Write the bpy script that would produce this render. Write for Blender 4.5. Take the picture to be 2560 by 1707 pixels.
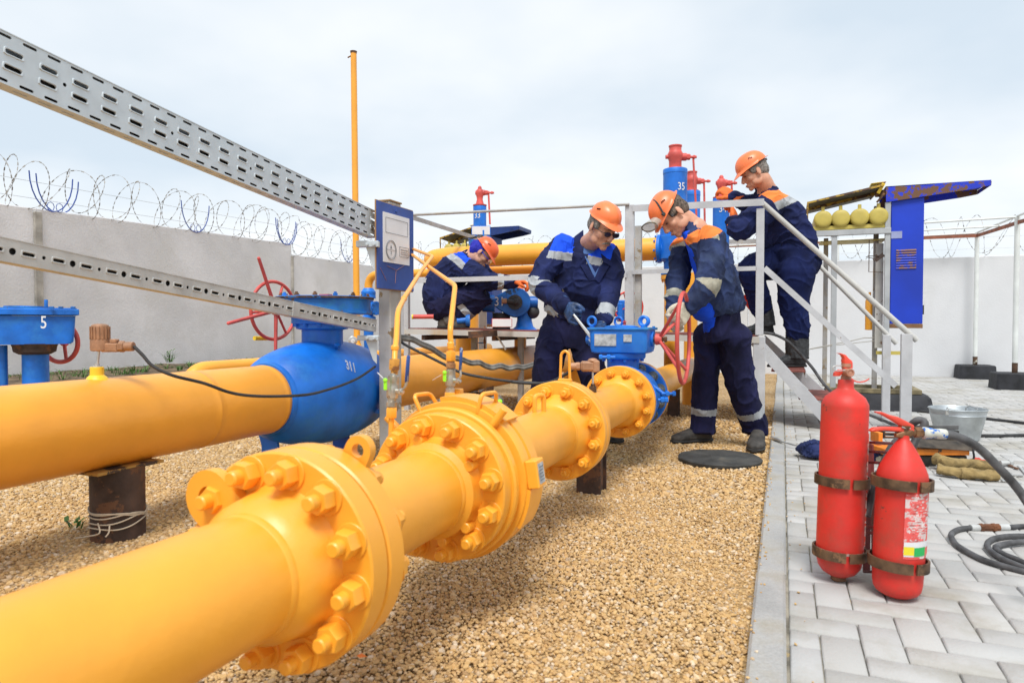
import bpy, math, random
import numpy as np
from mathutils import Vector, Matrix, noise

for _o in list(bpy.data.objects): bpy.data.objects.remove(_o, do_unlink=True)
SC = bpy.context.scene
COL = SC.collection
R = math.radians
random.seed(7); rng = np.random.default_rng(7)

# ---------------------------------------------------------------- camera
CAM_H, FPX, CX, CY = 0.83, 1707.0, 1280.0, 853.5       # photo is 2560x1707
PITCH = 0.024306; YAW = 0.376966
fw = Vector((-math.sin(YAW)*math.cos(PITCH), math.cos(YAW)*math.cos(PITCH), -math.sin(PITCH)))
rt = Vector((math.cos(YAW), math.sin(YAW), 0)); upv = rt.cross(fw)
CAM = Vector((0, 0, CAM_H))
cd = bpy.data.cameras.new('camera'); cam = bpy.data.objects.new('camera', cd); COL.objects.link(cam)
cam.matrix_world = Matrix(((rt.x, upv.x, -fw.x, 0), (rt.y, upv.y, -fw.y, 0), (rt.z, upv.z, -fw.z, CAM_H), (0, 0, 0, 1)))
cd.sensor_width = 36; cd.lens = FPX/2560*36; cd.clip_start = 0.02; cd.clip_end = 2000
cd.dof.use_dof = True; cd.dof.focus_distance = 4.6; cd.dof.aperture_fstop = 5.0
SC.camera = cam
SC.render.resolution_x = 1024; SC.render.resolution_y = 682

# ---------------------------------------------------------------- world and sun
SUN_EL, SUN_AZ = 60, 165       # azimuth: from +Y clockwise; the sun is behind the camera
w = bpy.data.worlds.new('World'); SC.world = w; w.use_nodes = True
nt = w.node_tree; nt.nodes.clear()
def nn(t, **k):
    n = nt.nodes.new(t)
    for a, b in k.items(): setattr(n, a, b)
    return n
out = nn('ShaderNodeOutputWorld'); bg = nn('ShaderNodeBackground'); bg.inputs[1].default_value = 0.1
sky = nn('ShaderNodeTexSky'); sky.sky_type = 'NISHITA'; sky.sun_disc = False
sky.sun_elevation = R(SUN_EL); sky.sun_rotation = R(SUN_AZ)
tc = nn('ShaderNodeTexCoord'); sp = nn('ShaderNodeSeparateXYZ'); nt.links.new(tc.outputs['Generated'], sp.inputs[0])
ad = nn('ShaderNodeMath', operation='ADD'); ad.inputs[1].default_value = 0.22; nt.links.new(sp.outputs[2], ad.inputs[0])
mx_ = nn('ShaderNodeMath', operation='MAXIMUM'); mx_.inputs[1].default_value = 0.1; nt.links.new(ad.outputs[0], mx_.inputs[0])
dx = nn('ShaderNodeMath', operation='DIVIDE'); dy = nn('ShaderNodeMath', operation='DIVIDE')
nt.links.new(sp.outputs[0], dx.inputs[0]); nt.links.new(mx_.outputs[0], dx.inputs[1])
nt.links.new(sp.outputs[1], dy.inputs[0]); nt.links.new(mx_.outputs[0], dy.inputs[1])
cb = nn('ShaderNodeCombineXYZ'); nt.links.new(dx.outputs[0], cb.inputs[0]); nt.links.new(dy.outputs[0], cb.inputs[1])
cb.inputs[2].default_value = 3.3
ns = nn('ShaderNodeTexNoise'); ns.inputs['Scale'].default_value = 0.75; ns.inputs['Detail'].default_value = 5; ns.inputs['Roughness'].default_value = 0.5
nt.links.new(cb.outputs[0], ns.inputs['Vector'])
cr = nn('ShaderNodeValToRGB'); nt.links.new(ns.outputs[0], cr.inputs[0])
cr.color_ramp.elements[0].position = 0.36; cr.color_ramp.elements[0].color = (0.45, 0.515, 0.575, 1)
cr.color_ramp.elements[1].position = 0.60; cr.color_ramp.elements[1].color = (0.635, 0.655, 0.67, 1)
sc_ = nn('ShaderNodeVectorMath', operation='SCALE'); sc_.inputs['Scale'].default_value = 10.0
nt.links.new(cr.outputs[0], sc_.inputs[0])
mix = nn('ShaderNodeMix', data_type='RGBA'); mix.inputs[0].default_value = 0.93
nt.links.new(sky.outputs[0], mix.inputs[6]); nt.links.new(sc_.outputs[0], mix.inputs[7])
nt.links.new(mix.outputs[2], bg.inputs[0]); nt.links.new(bg.outputs[0], out.inputs[0])

sl = bpy.data.lights.new('sun', 'SUN'); sl.energy = 1.95; sl.angle = R(20); sl.color = (1, 0.975, 0.94)
so = bpy.data.objects.new('sun', sl); COL.objects.link(so)
sd = Vector((math.sin(R(SUN_AZ))*math.cos(R(SUN_EL)), math.cos(R(SUN_AZ))*math.cos(R(SUN_EL)), math.sin(R(SUN_EL))))
so.rotation_euler = sd.to_track_quat('Z', 'Y').to_euler(); so.location = (0, -5, 20)
SC.view_settings.view_transform = 'Standard'; SC.view_settings.look = 'None'
SC.view_settings.exposure = 0.70; SC.view_settings.gamma = 1
SC.render.engine = 'CYCLES'; SC.cycles.use_denoising = True; SC.cycles.max_bounces = 8

# ---------------------------------------------------------------- survey: photo pixel -> point at a known plane
def ray(x, y): return fw + rt*((x-CX)/FPX) - upv*((y-CY)/FPX)
def AZ(x, y, z=0.0): d = ray(x, y); return CAM + d*((z-CAM_H)/d.z)
def AX(x, y, X): d = ray(x, y); return CAM + d*(X/d.x)
def AY(x, y, Y): d = ray(x, y); return CAM + d*(Y/d.y)
def AD(x, y, D): return CAM + ray(x, y)*D
V = lambda *a: Vector(a if len(a) == 3 else a[0])
XA, YA, ZA = V(1, 0, 0), V(0, 1, 0), V(0, 0, 1)

# ---------------------------------------------------------------- materials
MATS = {}
def mat(name, col, rough=0.5, metal=0.0, var=0.06, vs=6.0, bump=0.0, bs=40.0, chips=None, chip_t=0.62, cs=5.0,
        spec=0.5, coat=0.0, dirt=None, dirt_t=0.55, ds=2.0, island=None, alpha=None, trans=0.0, fine=0.0):
    if name in MATS: return MATS[name]
    m = bpy.data.materials.new(name); m.use_nodes = True; t = m.node_tree; N = t.nodes; L = t.links
    b = N['Principled BSDF']
    def nd(k, **kw):
        n = N.new(k)
        for a, c in kw.items(): setattr(n, a, c)
        return n
    tcn = nd('ShaderNodeTexCoord'); src = tcn.outputs['Object']
    def noise_(scale, detail=4, rough=0.55):
        n = nd('ShaderNodeTexNoise'); n.inputs['Scale'].default_value = scale; n.inputs['Detail'].default_value = detail
        n.inputs['Roughness'].default_value = rough; L.new(src, n.inputs['Vector']); return n.outputs[0]
    def ramp(fac, p0, c0, p1, c1):
        r_ = nd('ShaderNodeValToRGB'); e = r_.color_ramp.elements
        e[0].position = p0; e[0].color = (*c0, 1); e[1].position = p1; e[1].color = (*c1, 1); L.new(fac, r_.inputs[0]); return r_.outputs[0]
    def mixc(f, a, c):
        x = nd('ShaderNodeMix', data_type='RGBA')
        if isinstance(f, float): x.inputs[0].default_value = f
        else: L.new(f, x.inputs[0])
        L.new(a, x.inputs[6])
        if isinstance(c, tuple): x.inputs[7].default_value = (*c, 1)
        else: L.new(c, x.inputs[7])
        return x.outputs[2]
    lo = tuple(max(0, c*(1-var*2)) for c in col); hi = tuple(min(1, c*(1+var*1.5)) for c in col)
    c = ramp(noise_(vs), 0.32, lo, 0.68, hi)
    if fine:
        lo2 = tuple(x*(1-fine) for x in (1, 1, 1)); f_ = ramp(noise_(160, 3), 0.3, lo2, 0.7, (1, 1, 1))
        x = nd('ShaderNodeMix', data_type='RGBA', blend_type='MULTIPLY'); x.inputs[0].default_value = 1
        L.new(c, x.inputs[6]); L.new(f_, x.inputs[7]); c = x.outputs[2]
    if island:
        g = nd('ShaderNodeNewGeometry'); r_ = nd('ShaderNodeValToRGB'); e = r_.color_ramp.elements
        e[0].position = 0; e[0].color = (*island[0], 1); e[1].position = 1; e[1].color = (*island[-1], 1)
        for i, q in enumerate(island[1:-1]):
            k = e.new((i+1)/(len(island)-1)); k.color = (*q, 1)
        L.new(g.outputs['Random Per Island'], r_.inputs[0])
        c = mixc(0.8, c, r_.outputs[0])
    if dirt:
        f = ramp(noise_(ds, 6, 0.65), dirt_t, (0, 0, 0), dirt_t+0.18, (0.75,)*3); c = mixc(f, c, dirt)
    rgh = rough
    if chips:
        f = ramp(noise_(cs, 8, 0.7), chip_t, (0, 0, 0), chip_t+0.02, (1, 1, 1)); c = mixc(f, c, chips)
    L.new(c, b.inputs['Base Color'])
    b.inputs['Roughness'].default_value = rough; b.inputs['Metallic'].default_value = metal
    b.inputs['Specular IOR Level'].default_value = spec; b.inputs['Coat Weight'].default_value = coat
    b.inputs['Coat Roughness'].default_value = 0.36
    if rough > 0.05 and not trans:
        rr = nd('ShaderNodeMapRange'); rr.inputs[3].default_value = max(0.02, rough-0.1); rr.inputs[4].default_value = min(1, rough+0.15)
        L.new(noise_(vs*2.3), rr.inputs[0]); L.new(rr.outputs[0], b.inputs['Roughness'])
    if bump:
        bn = nd('ShaderNodeBump'); bn.inputs['Strength'].default_value = min(1, bump); bn.inputs['Distance'].default_value = 0.004
        L.new(noise_(bs, 5), bn.inputs['Height']); L.new(bn.outputs[0], b.inputs['Normal'])
    if trans: b.inputs['Transmission Weight'].default_value = trans
    if alpha is not None: b.inputs['Alpha'].default_value = alpha
    MATS[name] = m; return m

YEL = mat('yellow gas paint', (0.90, 0.395, 0.028), 0.42, var=0.05, vs=3, bump=0.45, bs=20, dirt=(0.74, 0.33, 0.02), dirt_t=0.56, ds=2.2, coat=0.4, chips=(0.52, 0.26, 0.04), chip_t=0.745, cs=11)
YELC = mat('chipped yellow paint', (0.88, 0.375, 0.028), 0.42, var=0.05, vs=3, bump=0.5, bs=22, chips=(0.46, 0.32, 0.07), chip_t=0.665, cs=3.2, dirt=(0.70, 0.31, 0.03), dirt_t=0.57, ds=1.2, coat=0.4)
OLI = mat('olive yellow paint', (0.52, 0.42, 0.09), 0.5, var=0.08, bump=0.2)
BLU = mat('blue valve paint', (0.006, 0.16, 0.66), 0.42, var=0.15, vs=5, bump=0.35, bs=30, chips=(0.06, 0.11, 0.12), chip_t=0.71, cs=6, dirt=(0.02, 0.2, 0.6), dirt_t=0.5, ds=9)
BLU2 = mat('worn blue paint', (0.01, 0.16, 0.56), 0.5, var=0.2, vs=8, bump=0.4, bs=30, chips=(0.16, 0.09, 0.05), chip_t=0.63, cs=7, dirt=(0.03, 0.25, 0.42), dirt_t=0.5, ds=5)
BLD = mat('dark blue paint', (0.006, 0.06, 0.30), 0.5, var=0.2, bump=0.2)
CAB = mat('cabinet blue', (0.003, 0.040, 0.50), 0.5, var=0.1, vs=2, bump=0.1, chips=(0.20, 0.09, 0.04), chip_t=0.70, cs=3.2)
CABR = mat('rusty cabinet blue', (0.008, 0.035, 0.55), 0.55, var=0.1, vs=3, bump=0.2, chips=(0.15, 0.07, 0.035), chip_t=0.52, cs=6)
NAVY = mat('navy sheet', (0.008, 0.035, 0.17), 0.45, var=0.2, bump=0.15)
RED = mat('extinguisher red', (0.66, 0.030, 0.020), 0.5, var=0.12, vs=5, bump=0.2, bs=30, chips=(0.10, 0.045, 0.035), chip_t=0.655, cs=20, dirt=(0.40, 0.055, 0.035), dirt_t=0.48, ds=8)
REDC = mat('coral red paint', (0.62, 0.09, 0.075), 0.5, var=0.12, vs=9, bump=0.2, chips=(0.35, 0.22, 0.18), chip_t=0.70, cs=20)
GRY = mat('grey rail paint', (0.50, 0.505, 0.52), 0.55, var=0.07, vs=6, bump=0.5, bs=60, chips=(0.20, 0.12, 0.06), chip_t=0.69, cs=9, dirt=(0.38, 0.35, 0.29), dirt_t=0.6, ds=4)
GRYR = mat('weathered grey post', (0.42, 0.41, 0.39), 0.65, var=0.12, vs=5, bump=0.5, bs=50, chips=(0.26, 0.18, 0.09), chip_t=0.60, cs=7, dirt=(0.36, 0.28, 0.16), dirt_t=0.52, ds=8)
WHT = mat('white pole paint', (0.70, 0.73, 0.71), 0.5, var=0.06, bump=0.1)
WALL = mat('concrete wall', (0.70, 0.70, 0.715), 0.9, var=0.07, vs=1.2, bump=0.9, bs=45, fine=0.06, dirt=(0.60, 0.595, 0.585), dirt_t=0.47, ds=1.6)
WALLB = mat('painted back wall', (0.66, 0.67, 0.685), 0.9, var=0.03, vs=1.2, bump=0.7, bs=45, fine=0.04, dirt=(0.52, 0.52, 0.50), dirt_t=0.60, ds=0.8)
KERB = mat('kerb concrete', (0.42, 0.42, 0.41), 0.85, var=0.10, vs=4, bump=0.8, bs=70, fine=0.2, dirt=(0.29, 0.26, 0.20), dirt_t=0.47, ds=4)
GALV = mat('galvanised steel', (0.56, 0.62, 0.66), 0.45, metal=0.4, var=0.04, vs=14, bump=0.05)
GALV2 = mat('grey cable channel', (0.50, 0.51, 0.50), 0.5, metal=0.3, var=0.08, vs=10, bump=0.05)
STEEL = mat('bright steel', (0.62, 0.62, 0.60), 0.3, metal=0.9, var=0.1)
BRASS = mat('tan transmitter paint', (0.38, 0.20, 0.11), 0.5, metal=0.1, var=0.15, vs=20, bump=0.2)
RUST = mat('rusty steel', (0.16, 0.085, 0.045), 0.75, metal=0.2, var=0.35, vs=14, bump=0.6, bs=60, chips=(0.24, 0.12, 0.05), chip_t=0.55, cs=12)
RSTD = mat('dark rusted steel', (0.060, 0.038, 0.030), 0.7, metal=0.1, var=0.4, vs=7, bump=0.5, bs=50, chips=(0.14, 0.065, 0.032), chip_t=0.54, cs=6, dirt=(0.10, 0.05, 0.03), dirt_t=0.45, ds=3)
RSTR = mat('rust red steel', (0.26, 0.09, 0.05), 0.75, var=0.2, vs=8, bump=0.4)
BLK = mat('black rubber', (0.035, 0.035, 0.037), 0.6, var=0.25, vs=10, bump=0.3, bs=60)
BLKP = mat('black plinth paint', (0.022, 0.023, 0.028), 0.75, var=0.3, vs=6, bump=0.6, bs=40)
HOSE = mat('grey rubber hose', (0.075, 0.075, 0.078), 0.6, var=0.3, vs=18, bump=0.3, bs=60)
CONDU = mat('grey conduit', (0.20, 0.19, 0.17), 0.7, var=0.2, vs=20, bump=0.3)
WSIGN = mat('white plate', (0.74, 0.75, 0.77), 0.5, var=0.03)
PGREY = mat('faded nameplate', (0.42, 0.45, 0.47), 0.6, var=0.2, vs=30)
WPAINT = mat('white stencil paint', (0.75, 0.77, 0.80), 0.6, var=0.05)
INK = mat('printed grey line', (0.16, 0.17, 0.19), 0.7, var=0.05)
SIGNB = mat('sign blue', (0.035, 0.085, 0.33), 0.5, var=0.12, vs=5, bump=0.1, chips=(0.42, 0.22, 0.15), chip_t=0.73, cs=7)
LIME = mat('lime seal plastic', (0.35, 0.95, 0.03), 0.4, var=0.05)
ORNG = mat('orange tool paint', (0.75, 0.22, 0.02), 0.5, var=0.15, chips=(0.05, 0.04, 0.03), chip_t=0.62, cs=14)
CANV = mat('olive canvas', (0.27, 0.19, 0.075), 0.9, var=0.2, vs=20, bump=0.8, bs=120)
SOIL = mat('dark soil', (0.14, 0.10, 0.06), 0.95, var=0.35, vs=9, bump=1.0, bs=30)
GRASS = mat('green grass', (0.07, 0.17, 0.03), 0.7, var=0.3, vs=20)
# people
SKIN = mat('skin', (0.62, 0.32, 0.21), 0.5, var=0.06, vs=25)
LIP = mat('lip', (0.42, 0.16, 0.12), 0.5, var=0.05)
NVY = mat('navy cotton', (0.012, 0.019, 0.080), 0.85, var=0.25, vs=7, bump=0.5, bs=70, spec=0.25)
NVY2 = mat('faded navy cotton', (0.022, 0.036, 0.10), 0.85, var=0.35, vs=6, bump=0.5, bs=70, spec=0.25, dirt=(0.05, 0.075, 0.15), dirt_t=0.5, ds=5)
NVT = mat('navy trousers', (0.013, 0.014, 0.05), 0.88, var=0.3, vs=5, bump=0.5, bs=70, spec=0.2, dirt=(0.045, 0.038, 0.05), dirt_t=0.62, ds=3)
ROY = mat('royal blue cotton', (0.01, 0.085, 0.78), 0.8, var=0.1, bump=0.4, bs=70, spec=0.25)
TEE = mat('slate blue shirt', (0.06, 0.13, 0.33), 0.85, var=0.1, bump=0.3)
ORC = mat('orange cotton', (0.85, 0.22, 0.04), 0.8, var=0.08, bump=0.4, bs=70)
REF = mat('reflective tape', (0.34, 0.36, 0.38), 0.6, var=0.1, vs=18)
REFB = mat('worn reflective tape', (0.36, 0.35, 0.28), 0.75, var=0.2, vs=18)
HELM = mat('orange helmet shell', (0.90, 0.20, 0.055), 0.35, var=0.05, vs=5, coat=0.2, chips=(0.45, 0.14, 0.07), chip_t=0.73, cs=16)
HELM2 = mat('red orange helmet shell', (0.85, 0.13, 0.03), 0.32, var=0.05, vs=5, coat=0.2, chips=(0.25, 0.09, 0.05), chip_t=0.70, cs=16)
GLB = mat('blue rubber glove', (0.022, 0.06, 0.16), 0.45, var=0.4, vs=24, bump=0.4)
GLW = mat('white cotton glove', (0.62, 0.57, 0.45), 0.9, var=0.12, vs=18, bump=0.6, bs=90)
GLO = mat('orange glove', (0.85, 0.17, 0.03), 0.75, var=0.15, vs=20, bump=0.4)
BOOT = mat('black boot leather', (0.028, 0.03, 0.033), 0.55, var=0.3, vs=12, bump=0.4)
SHOE = mat('dusty black shoe', (0.055, 0.05, 0.045), 0.7, var=0.3, vs=12, bump=0.4)
HAIR = mat('grey brown hair', (0.12, 0.09, 0.07), 0.8, var=0.4, vs=60, bump=0.8, bs=200)
HAIRG = mat('grey hair', (0.24, 0.22, 0.20), 0.8, var=0.3, vs=60, bump=0.8, bs=200)
DKG = mat('dark lens', (0.03, 0.02, 0.03), 0.12, var=0.05)
EYE = mat('dark eye', (0.03, 0.02, 0.015), 0.3, var=0.05)
CLR = mat('clear plastic', (0.9, 0.92, 0.9), 0.06, trans=0.9)

# ---------------------------------------------------------------- mesh building
def frame(ax, ref=None):
    ax = V(ax).normalized()
    r_ = V(ref) if ref is not None else (ZA if abs(ax.z) < 0.9 else XA)
    a = (r_ - ax*r_.dot(ax)).normalized(); b = ax.cross(a); return a, b, ax
class MB:
    def __init__(s): s.v = []; s.f = []; s.m = []; s.cur = 0
    def add(s, vs, fs, m=None):
        o = len(s.v); s.v += [tuple(x) for x in vs]; s.f += [tuple(i+o for i in f) for f in fs]; s.m += [s.cur if m is None else m]*len(fs); return s
    def box(s, c, size, ax=None):
        c = V(c); a, b, d = ax if ax else (XA, YA, ZA)
        a, b, d = V(a)*size[0]/2, V(b)*size[1]/2, V(d)*size[2]/2
        vs = [c+a*i+b*j+d*k for k in (-1, 1) for j in (-1, 1) for i in (-1, 1)]
        return s.add(vs, [(0, 2, 3, 1), (4, 5, 7, 6), (0, 1, 5, 4), (2, 6, 7, 3), (0, 4, 6, 2), (1, 3, 7, 5)])
    def bbox(s, c, size, bev=0.004, ax=None):        # box with chamfered edges
        c = V(c); a, b, d = ax if ax else (XA, YA, ZA); a, b, d = V(a), V(b), V(d)
        h = [x/2 for x in size]; vs = []
        idx = {}
        for i in (-1, 1):
            for j in (-1, 1):
                for k in (-1, 1):
                    for q in range(3):
                        e = [h[0]*i, h[1]*j, h[2]*k]
                        for t in range(3):
                            if t != q: e[t] -= bev*(i, j, k)[t]
                        idx[(i, j, k, q)] = len(vs); vs.append(c+a*e[0]+b*e[1]+d*e[2])
        fs = []
        S = (-1, 1)
        for i in S: fs.append([idx[(i, -1, -1, 0)], idx[(i, 1, -1, 0)], idx[(i, 1, 1, 0)], idx[(i, -1, 1, 0)]][::i])
        for j in S: fs.append([idx[(-1, j, -1, 1)], idx[(1, j, -1, 1)], idx[(1, j, 1, 1)], idx[(-1, j, 1, 1)]][::-j])
        for k in S: fs.append([idx[(-1, -1, k, 2)], idx[(1, -1, k, 2)], idx[(1, 1, k, 2)], idx[(-1, 1, k, 2)]][::k])
        for i in S:
            for j in S: fs.append([idx[(i, j, -1, 0)], idx[(i, j, 1, 0)], idx[(i, j, 1, 1)], idx[(i, j, -1, 1)]][::-i*j])
        for i in S:
            for k in S: fs.append([idx[(i, -1, k, 0)], idx[(i, 1, k, 0)], idx[(i, 1, k, 2)], idx[(i, -1, k, 2)]][::i*k])
        for j in S:
            for k in S: fs.append([idx[(-1, j, k, 1)], idx[(1, j, k, 1)], idx[(1, j, k, 2)], idx[(-1, j, k, 2)]][::-j*k])
        for i in S:
            for j in S:
                for k in S: fs.append([idx[(i, j, k, 0)], idx[(i, j, k, 1)], idx[(i, j, k, 2)]][::i*j*k])
        return s.add(vs, fs)
    def bar(s, p0, p1, w, h, ref=None, bev=0):
        p0, p1 = V(p0), V(p1); a, b, ax = frame(p1-p0, ref); L = (p1-p0).length
        f = s.bbox if bev else s.box
        return f((p0+p1)/2, (w, h, L), *([bev] if bev else []), ax=(b, a, ax)) if not bev else s.bbox((p0+p1)/2, (w, h, L), bev, (b, a, ax))
    def angle(s, p0, p1, w, t=0.005, ref=None):       # L-section
        p0, p1 = V(p0), V(p1); a, b, ax = frame(p1-p0, ref); L = (p1-p0).length; c = (p0+p1)/2
        s.box(c+b*(w/2), (w, t, L), (b, a, ax)); return s.box(c+a*(w/2+t/2+.0005), (t, w, L), (b, a, ax))
    def lathe(s, prof, o, ax=ZA, n=32, ref=None, sx=1.0, a0=0.0, a1=None, caps=True):
        o = V(o); a, b, ax = frame(ax, ref); vs = []; full = a1 is None
        m = n if full else n+1
        for r_, t in prof:
            for i in range(m):
                th = a0 + (2*math.pi if full else (a1-a0))*i/n
                vs.append(o+ax*t+(a*math.cos(th)+b*math.sin(th)*sx)*r_)
        fs = []
        for k in range(len(prof)-1):
            for i in range(n):
                j = (i+1) % m; fs.append((k*m+i, k*m+j, (k+1)*m+j, (k+1)*m+i))
        if full and caps:
            if prof[0][0] > 1e-6: fs.append(tuple(range(m))[::-1])
            if prof[-1][0] > 1e-6: fs.append(tuple((len(prof)-1)*m+i for i in range(m)))
        return s.add(vs, fs)
    def cyl(s, p0, p1, r0, r1=None, n=24, ch=0.0, ref=None):
        p0, p1 = V(p0), V(p1); L = (p1-p0).length; r1 = r0 if r1 is None else r1
        pr = [(r0-ch, 0), (r0, ch), (r1, L-ch), (r1-ch, L)] if ch else [(r0, 0), (r1, L)]
        return s.lathe(pr, p0, p1-p0, n, ref)
    def sph(s, c, r_, n=16, m=10, ax=ZA, sc=(1, 1, 1), fr=None):
        c = V(c); a, b, d = fr if fr else frame(ax); vs = [c-d*r_*sc[2]]; 
        for k in range(1, m):
            ph = -math.pi/2+math.pi*k/m
            for i in range(n):
                th = 2*math.pi*i/n; vs.append(c+(a*math.cos(th)*sc[0]+b*math.sin(th)*sc[1])*r_*math.cos(ph)+d*r_*sc[2]*math.sin(ph))
        vs.append(c+d*r_*sc[2]); fs = []; T = len(vs)-1
        for i in range(n):
            j = (i+1) % n; fs.append((0, 1+j, 1+i)); fs.append((T, T-n+i, T-n+j))
            for k in range(m-2): fs.append((1+k*n+i, 1+k*n+j, 1+(k+1)*n+j, 1+(k+1)*n+i))
        return s.add(vs, fs)
    def tube(s, pts, r_, n=10, closed=False, ref=None):
        pts = [V(p) for p in pts]; N = len(pts); rs = r_ if isinstance(r_, (list, tuple)) else [r_]*N
        vs = []; a = None
        for k in range(N):
            if closed: t = pts[(k+1) % N]-pts[k-1]
            else: t = pts[min(k+1, N-1)]-pts[max(k-1, 0)]
            t = t.normalized() if t.length > 1e-9 else ZA
            if a is None: a = frame(t, ref)[0]
            a = a-t*a.dot(t)
            if a.length < 1e-5: a = frame(t)[0]
            a.normalize(); b = t.cross(a)
            for i in range(n):
                th = 2*math.pi*i/n; vs.append(pts[k]+(a*math.cos(th)+b*math.sin(th))*rs[k])
        fs = []
        for k in range(N if closed else N-1):
            k2 = (k+1) % N
            for i in range(n): j = (i+1) % n; fs.append((k*n+i, k*n+j, k2*n+j, k2*n+i))
        if not closed: fs += [tuple(range(n))[::-1], tuple((N-1)*n+i for i in range(n))]
        return s.add(vs, fs)
    def torus(s, c, ax, R_, r_, n=40, m=10, ref=None):
        c = V(c); a, b, d = frame(ax, ref)
        return s.tube([c+(a*math.cos(2*math.pi*i/n)+b*math.sin(2*math.pi*i/n))*R_ for i in range(n)], r_, m, True)
    def prism(s, poly, th, o=(0, 0, 0), fr=(XA, ZA, YA)):     # polygon in (u,v), extruded along w
        o = V(o); a, b, d = fr; n = len(poly); a, b, d = V(a), V(b), V(d)
        vs = [o+a*p[0]+b*p[1]+d*k for k in (0, th) for p in poly]
        return s.add(vs, [tuple(range(n))[::-1], tuple(range(n, 2*n))]+[(i, (i+1) % n, n+(i+1) % n, n+i) for i in range(n)])
    def poly3(s, pts, thv):                            # 3D polygon extruded by a vector
        n = len(pts); thv = V(thv); vs = [V(p) for p in pts]+[V(p)+thv for p in pts]
        return s.add(vs, [tuple(range(n))[::-1], tuple(range(n, 2*n))]+[(i, (i+1) % n, n+(i+1) % n, n+i) for i in range(n)])
    def ringplate(s, outer, inner, th, o, fr):         # plate with a hole; outlines of equal count
        o = V(o); a, b, d = [V(x) for x in fr]; n = len(outer)
        vs = [o+a*p[0]+b*p[1]+d*k for k in (0, th) for q in (outer, inner) for p in q]; fs = []
        for i in range(n):
            j = (i+1) % n
            fs += [(j, i, n+i, n+j), (2*n+i, 2*n+j, 3*n+j, 3*n+i), (i, j, 2*n+j, 2*n+i), (n+j, n+i, 3*n+i, 3*n+j)]
        return s.add(vs, fs)
    def hexnut(s, c, ax, r_, h, ref=None, rot=0.0):
        return s.lathe([(r_*0.93, 0), (r_, h*0.08), (r_, h*0.85), (r_*0.9, h)], V(c), ax, 6, ref, a0=rot)
    def loft(s, secs, n=20, p=2.0):
        vs = []
        for c, u, v_ in secs:
            c, u, v_ = V(c), V(u), V(v_)
            for i in range(n):
                th = 2*math.pi*i/n; ct, st = math.cos(th), math.sin(th)
                e = 2.0/p; vs.append(c+u*(abs(ct)**e*(1 if ct >= 0 else -1))+v_*(abs(st)**e*(1 if st >= 0 else -1)))
        K = len(secs); fs = [(k*n+i, k*n+(i+1) % n, (k+1)*n+(i+1) % n, (k+1)*n+i) for k in range(K-1) for i in range(n)]
        fs += [tuple(range(n))[::-1], tuple((K-1)*n+i for i in range(n))]
        return s.add(vs, fs)
    def mesh(s, name):
        me = bpy.data.meshes.new(name); me.from_pydata([tuple(x) for x in s.v], [], s.f)
        me.update(); return me
    def build(s, name, mats, parent=None, ang=35, origin=None):
        me = s.mesh(name); mats = mats if isinstance(mats, (list, tuple)) else [mats]
        for m in mats: me.materials.append(m)
        if len(mats) > 1: me.polygons.foreach_set('material_index', s.m)
        return link(name, me, parent, ang, origin)
def link(name, me, parent=None, ang=35, origin=None):
    if origin is not None: me.transform(Matrix.Translation(-V(origin)))
    me.shade_smooth(); me.set_sharp_from_angle(angle=R(ang))
    o = bpy.data.objects.new(name, me); COL.objects.link(o)
    if origin is not None: o.location = V(origin)
    if parent is not None:
        o.parent = parent; o.matrix_parent_inverse = Matrix.Identity(4)
        if origin is None: o.location = -pw(parent)
        else: o.location = V(origin)-pw(parent)
    return o
def pw(o):
    l = V(o.location)
    while o.parent: o = o.parent; l += V(o.location)
    return l
def tag(o, label=None, cat=None, group=None, kind=None):
    if label: o['label'] = label
    if cat: o['category'] = cat
    if group: o['group'] = group
    if kind: o['kind'] = kind
    return o
def thing(name, label, cat, loc=(0, 0, 0), group=None):
    o = bpy.data.objects.new(name, None); COL.objects.link(o); o.location = V(loc); o.empty_display_size = 0.1
    return tag(o, label, cat, group)
def structure(o): o['kind'] = 'structure'; return o
def kids(o): return [c for c in bpy.data.objects if c.parent == o]
def evalmesh(me, mods):
    o = bpy.data.objects.new('tmp', me); COL.objects.link(o)
    for typ, kw in mods:
        m = o.modifiers.new('m', typ)
        for a, b in kw.items(): setattr(m, a, b)
    dg = bpy.context.evaluated_depsgraph_get(); dg.update()
    r_ = bpy.data.meshes.new_from_object(o.evaluated_get(dg)); bpy.data.objects.remove(o); return r_
def text_mesh(txt, size, bold=0.0, sx=0.75, ext=0.0008):
    cu = bpy.data.curves.new('t', 'FONT'); cu.body = txt; cu.size = size; cu.align_x = 'CENTER'; cu.align_y = 'CENTER'
    cu.offset = bold; cu.extrude = ext; cu.resolution_u = 3
    o = bpy.data.objects.new('t', cu); COL.objects.link(o)
    dg = bpy.context.evaluated_depsgraph_get(); dg.update()
    me = bpy.data.meshes.new_from_object(o.evaluated_get(dg)); bpy.data.objects.remove(o)
    for v_ in me.vertices: v_.co.x *= sx
    return me
def decal(txt, size, c, right, up, m, parent, name='number', bold=0.004, sx=0.75, wrapR=None, gaps=True):
    """raised painted digits; wrapR bends them round a cylinder of that radius"""
    me = text_mesh(txt, size, bold*size, sx); right, up = V(right).normalized(), V(up).normalized(); nrm = right.cross(up)
    for v_ in me.vertices:
        x, y, z = v_.co
        if wrapR:
            an = x/wrapR; v_.co = V(c)+up*y+right*math.sin(an)*(wrapR+z)+nrm*((math.cos(an)-1)*wrapR+z*math.cos(an))
        else: v_.co = V(c)+right*x+up*y+nrm*z
    me.materials.clear(); me.materials.append(m); return link(name, me, parent)
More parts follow.
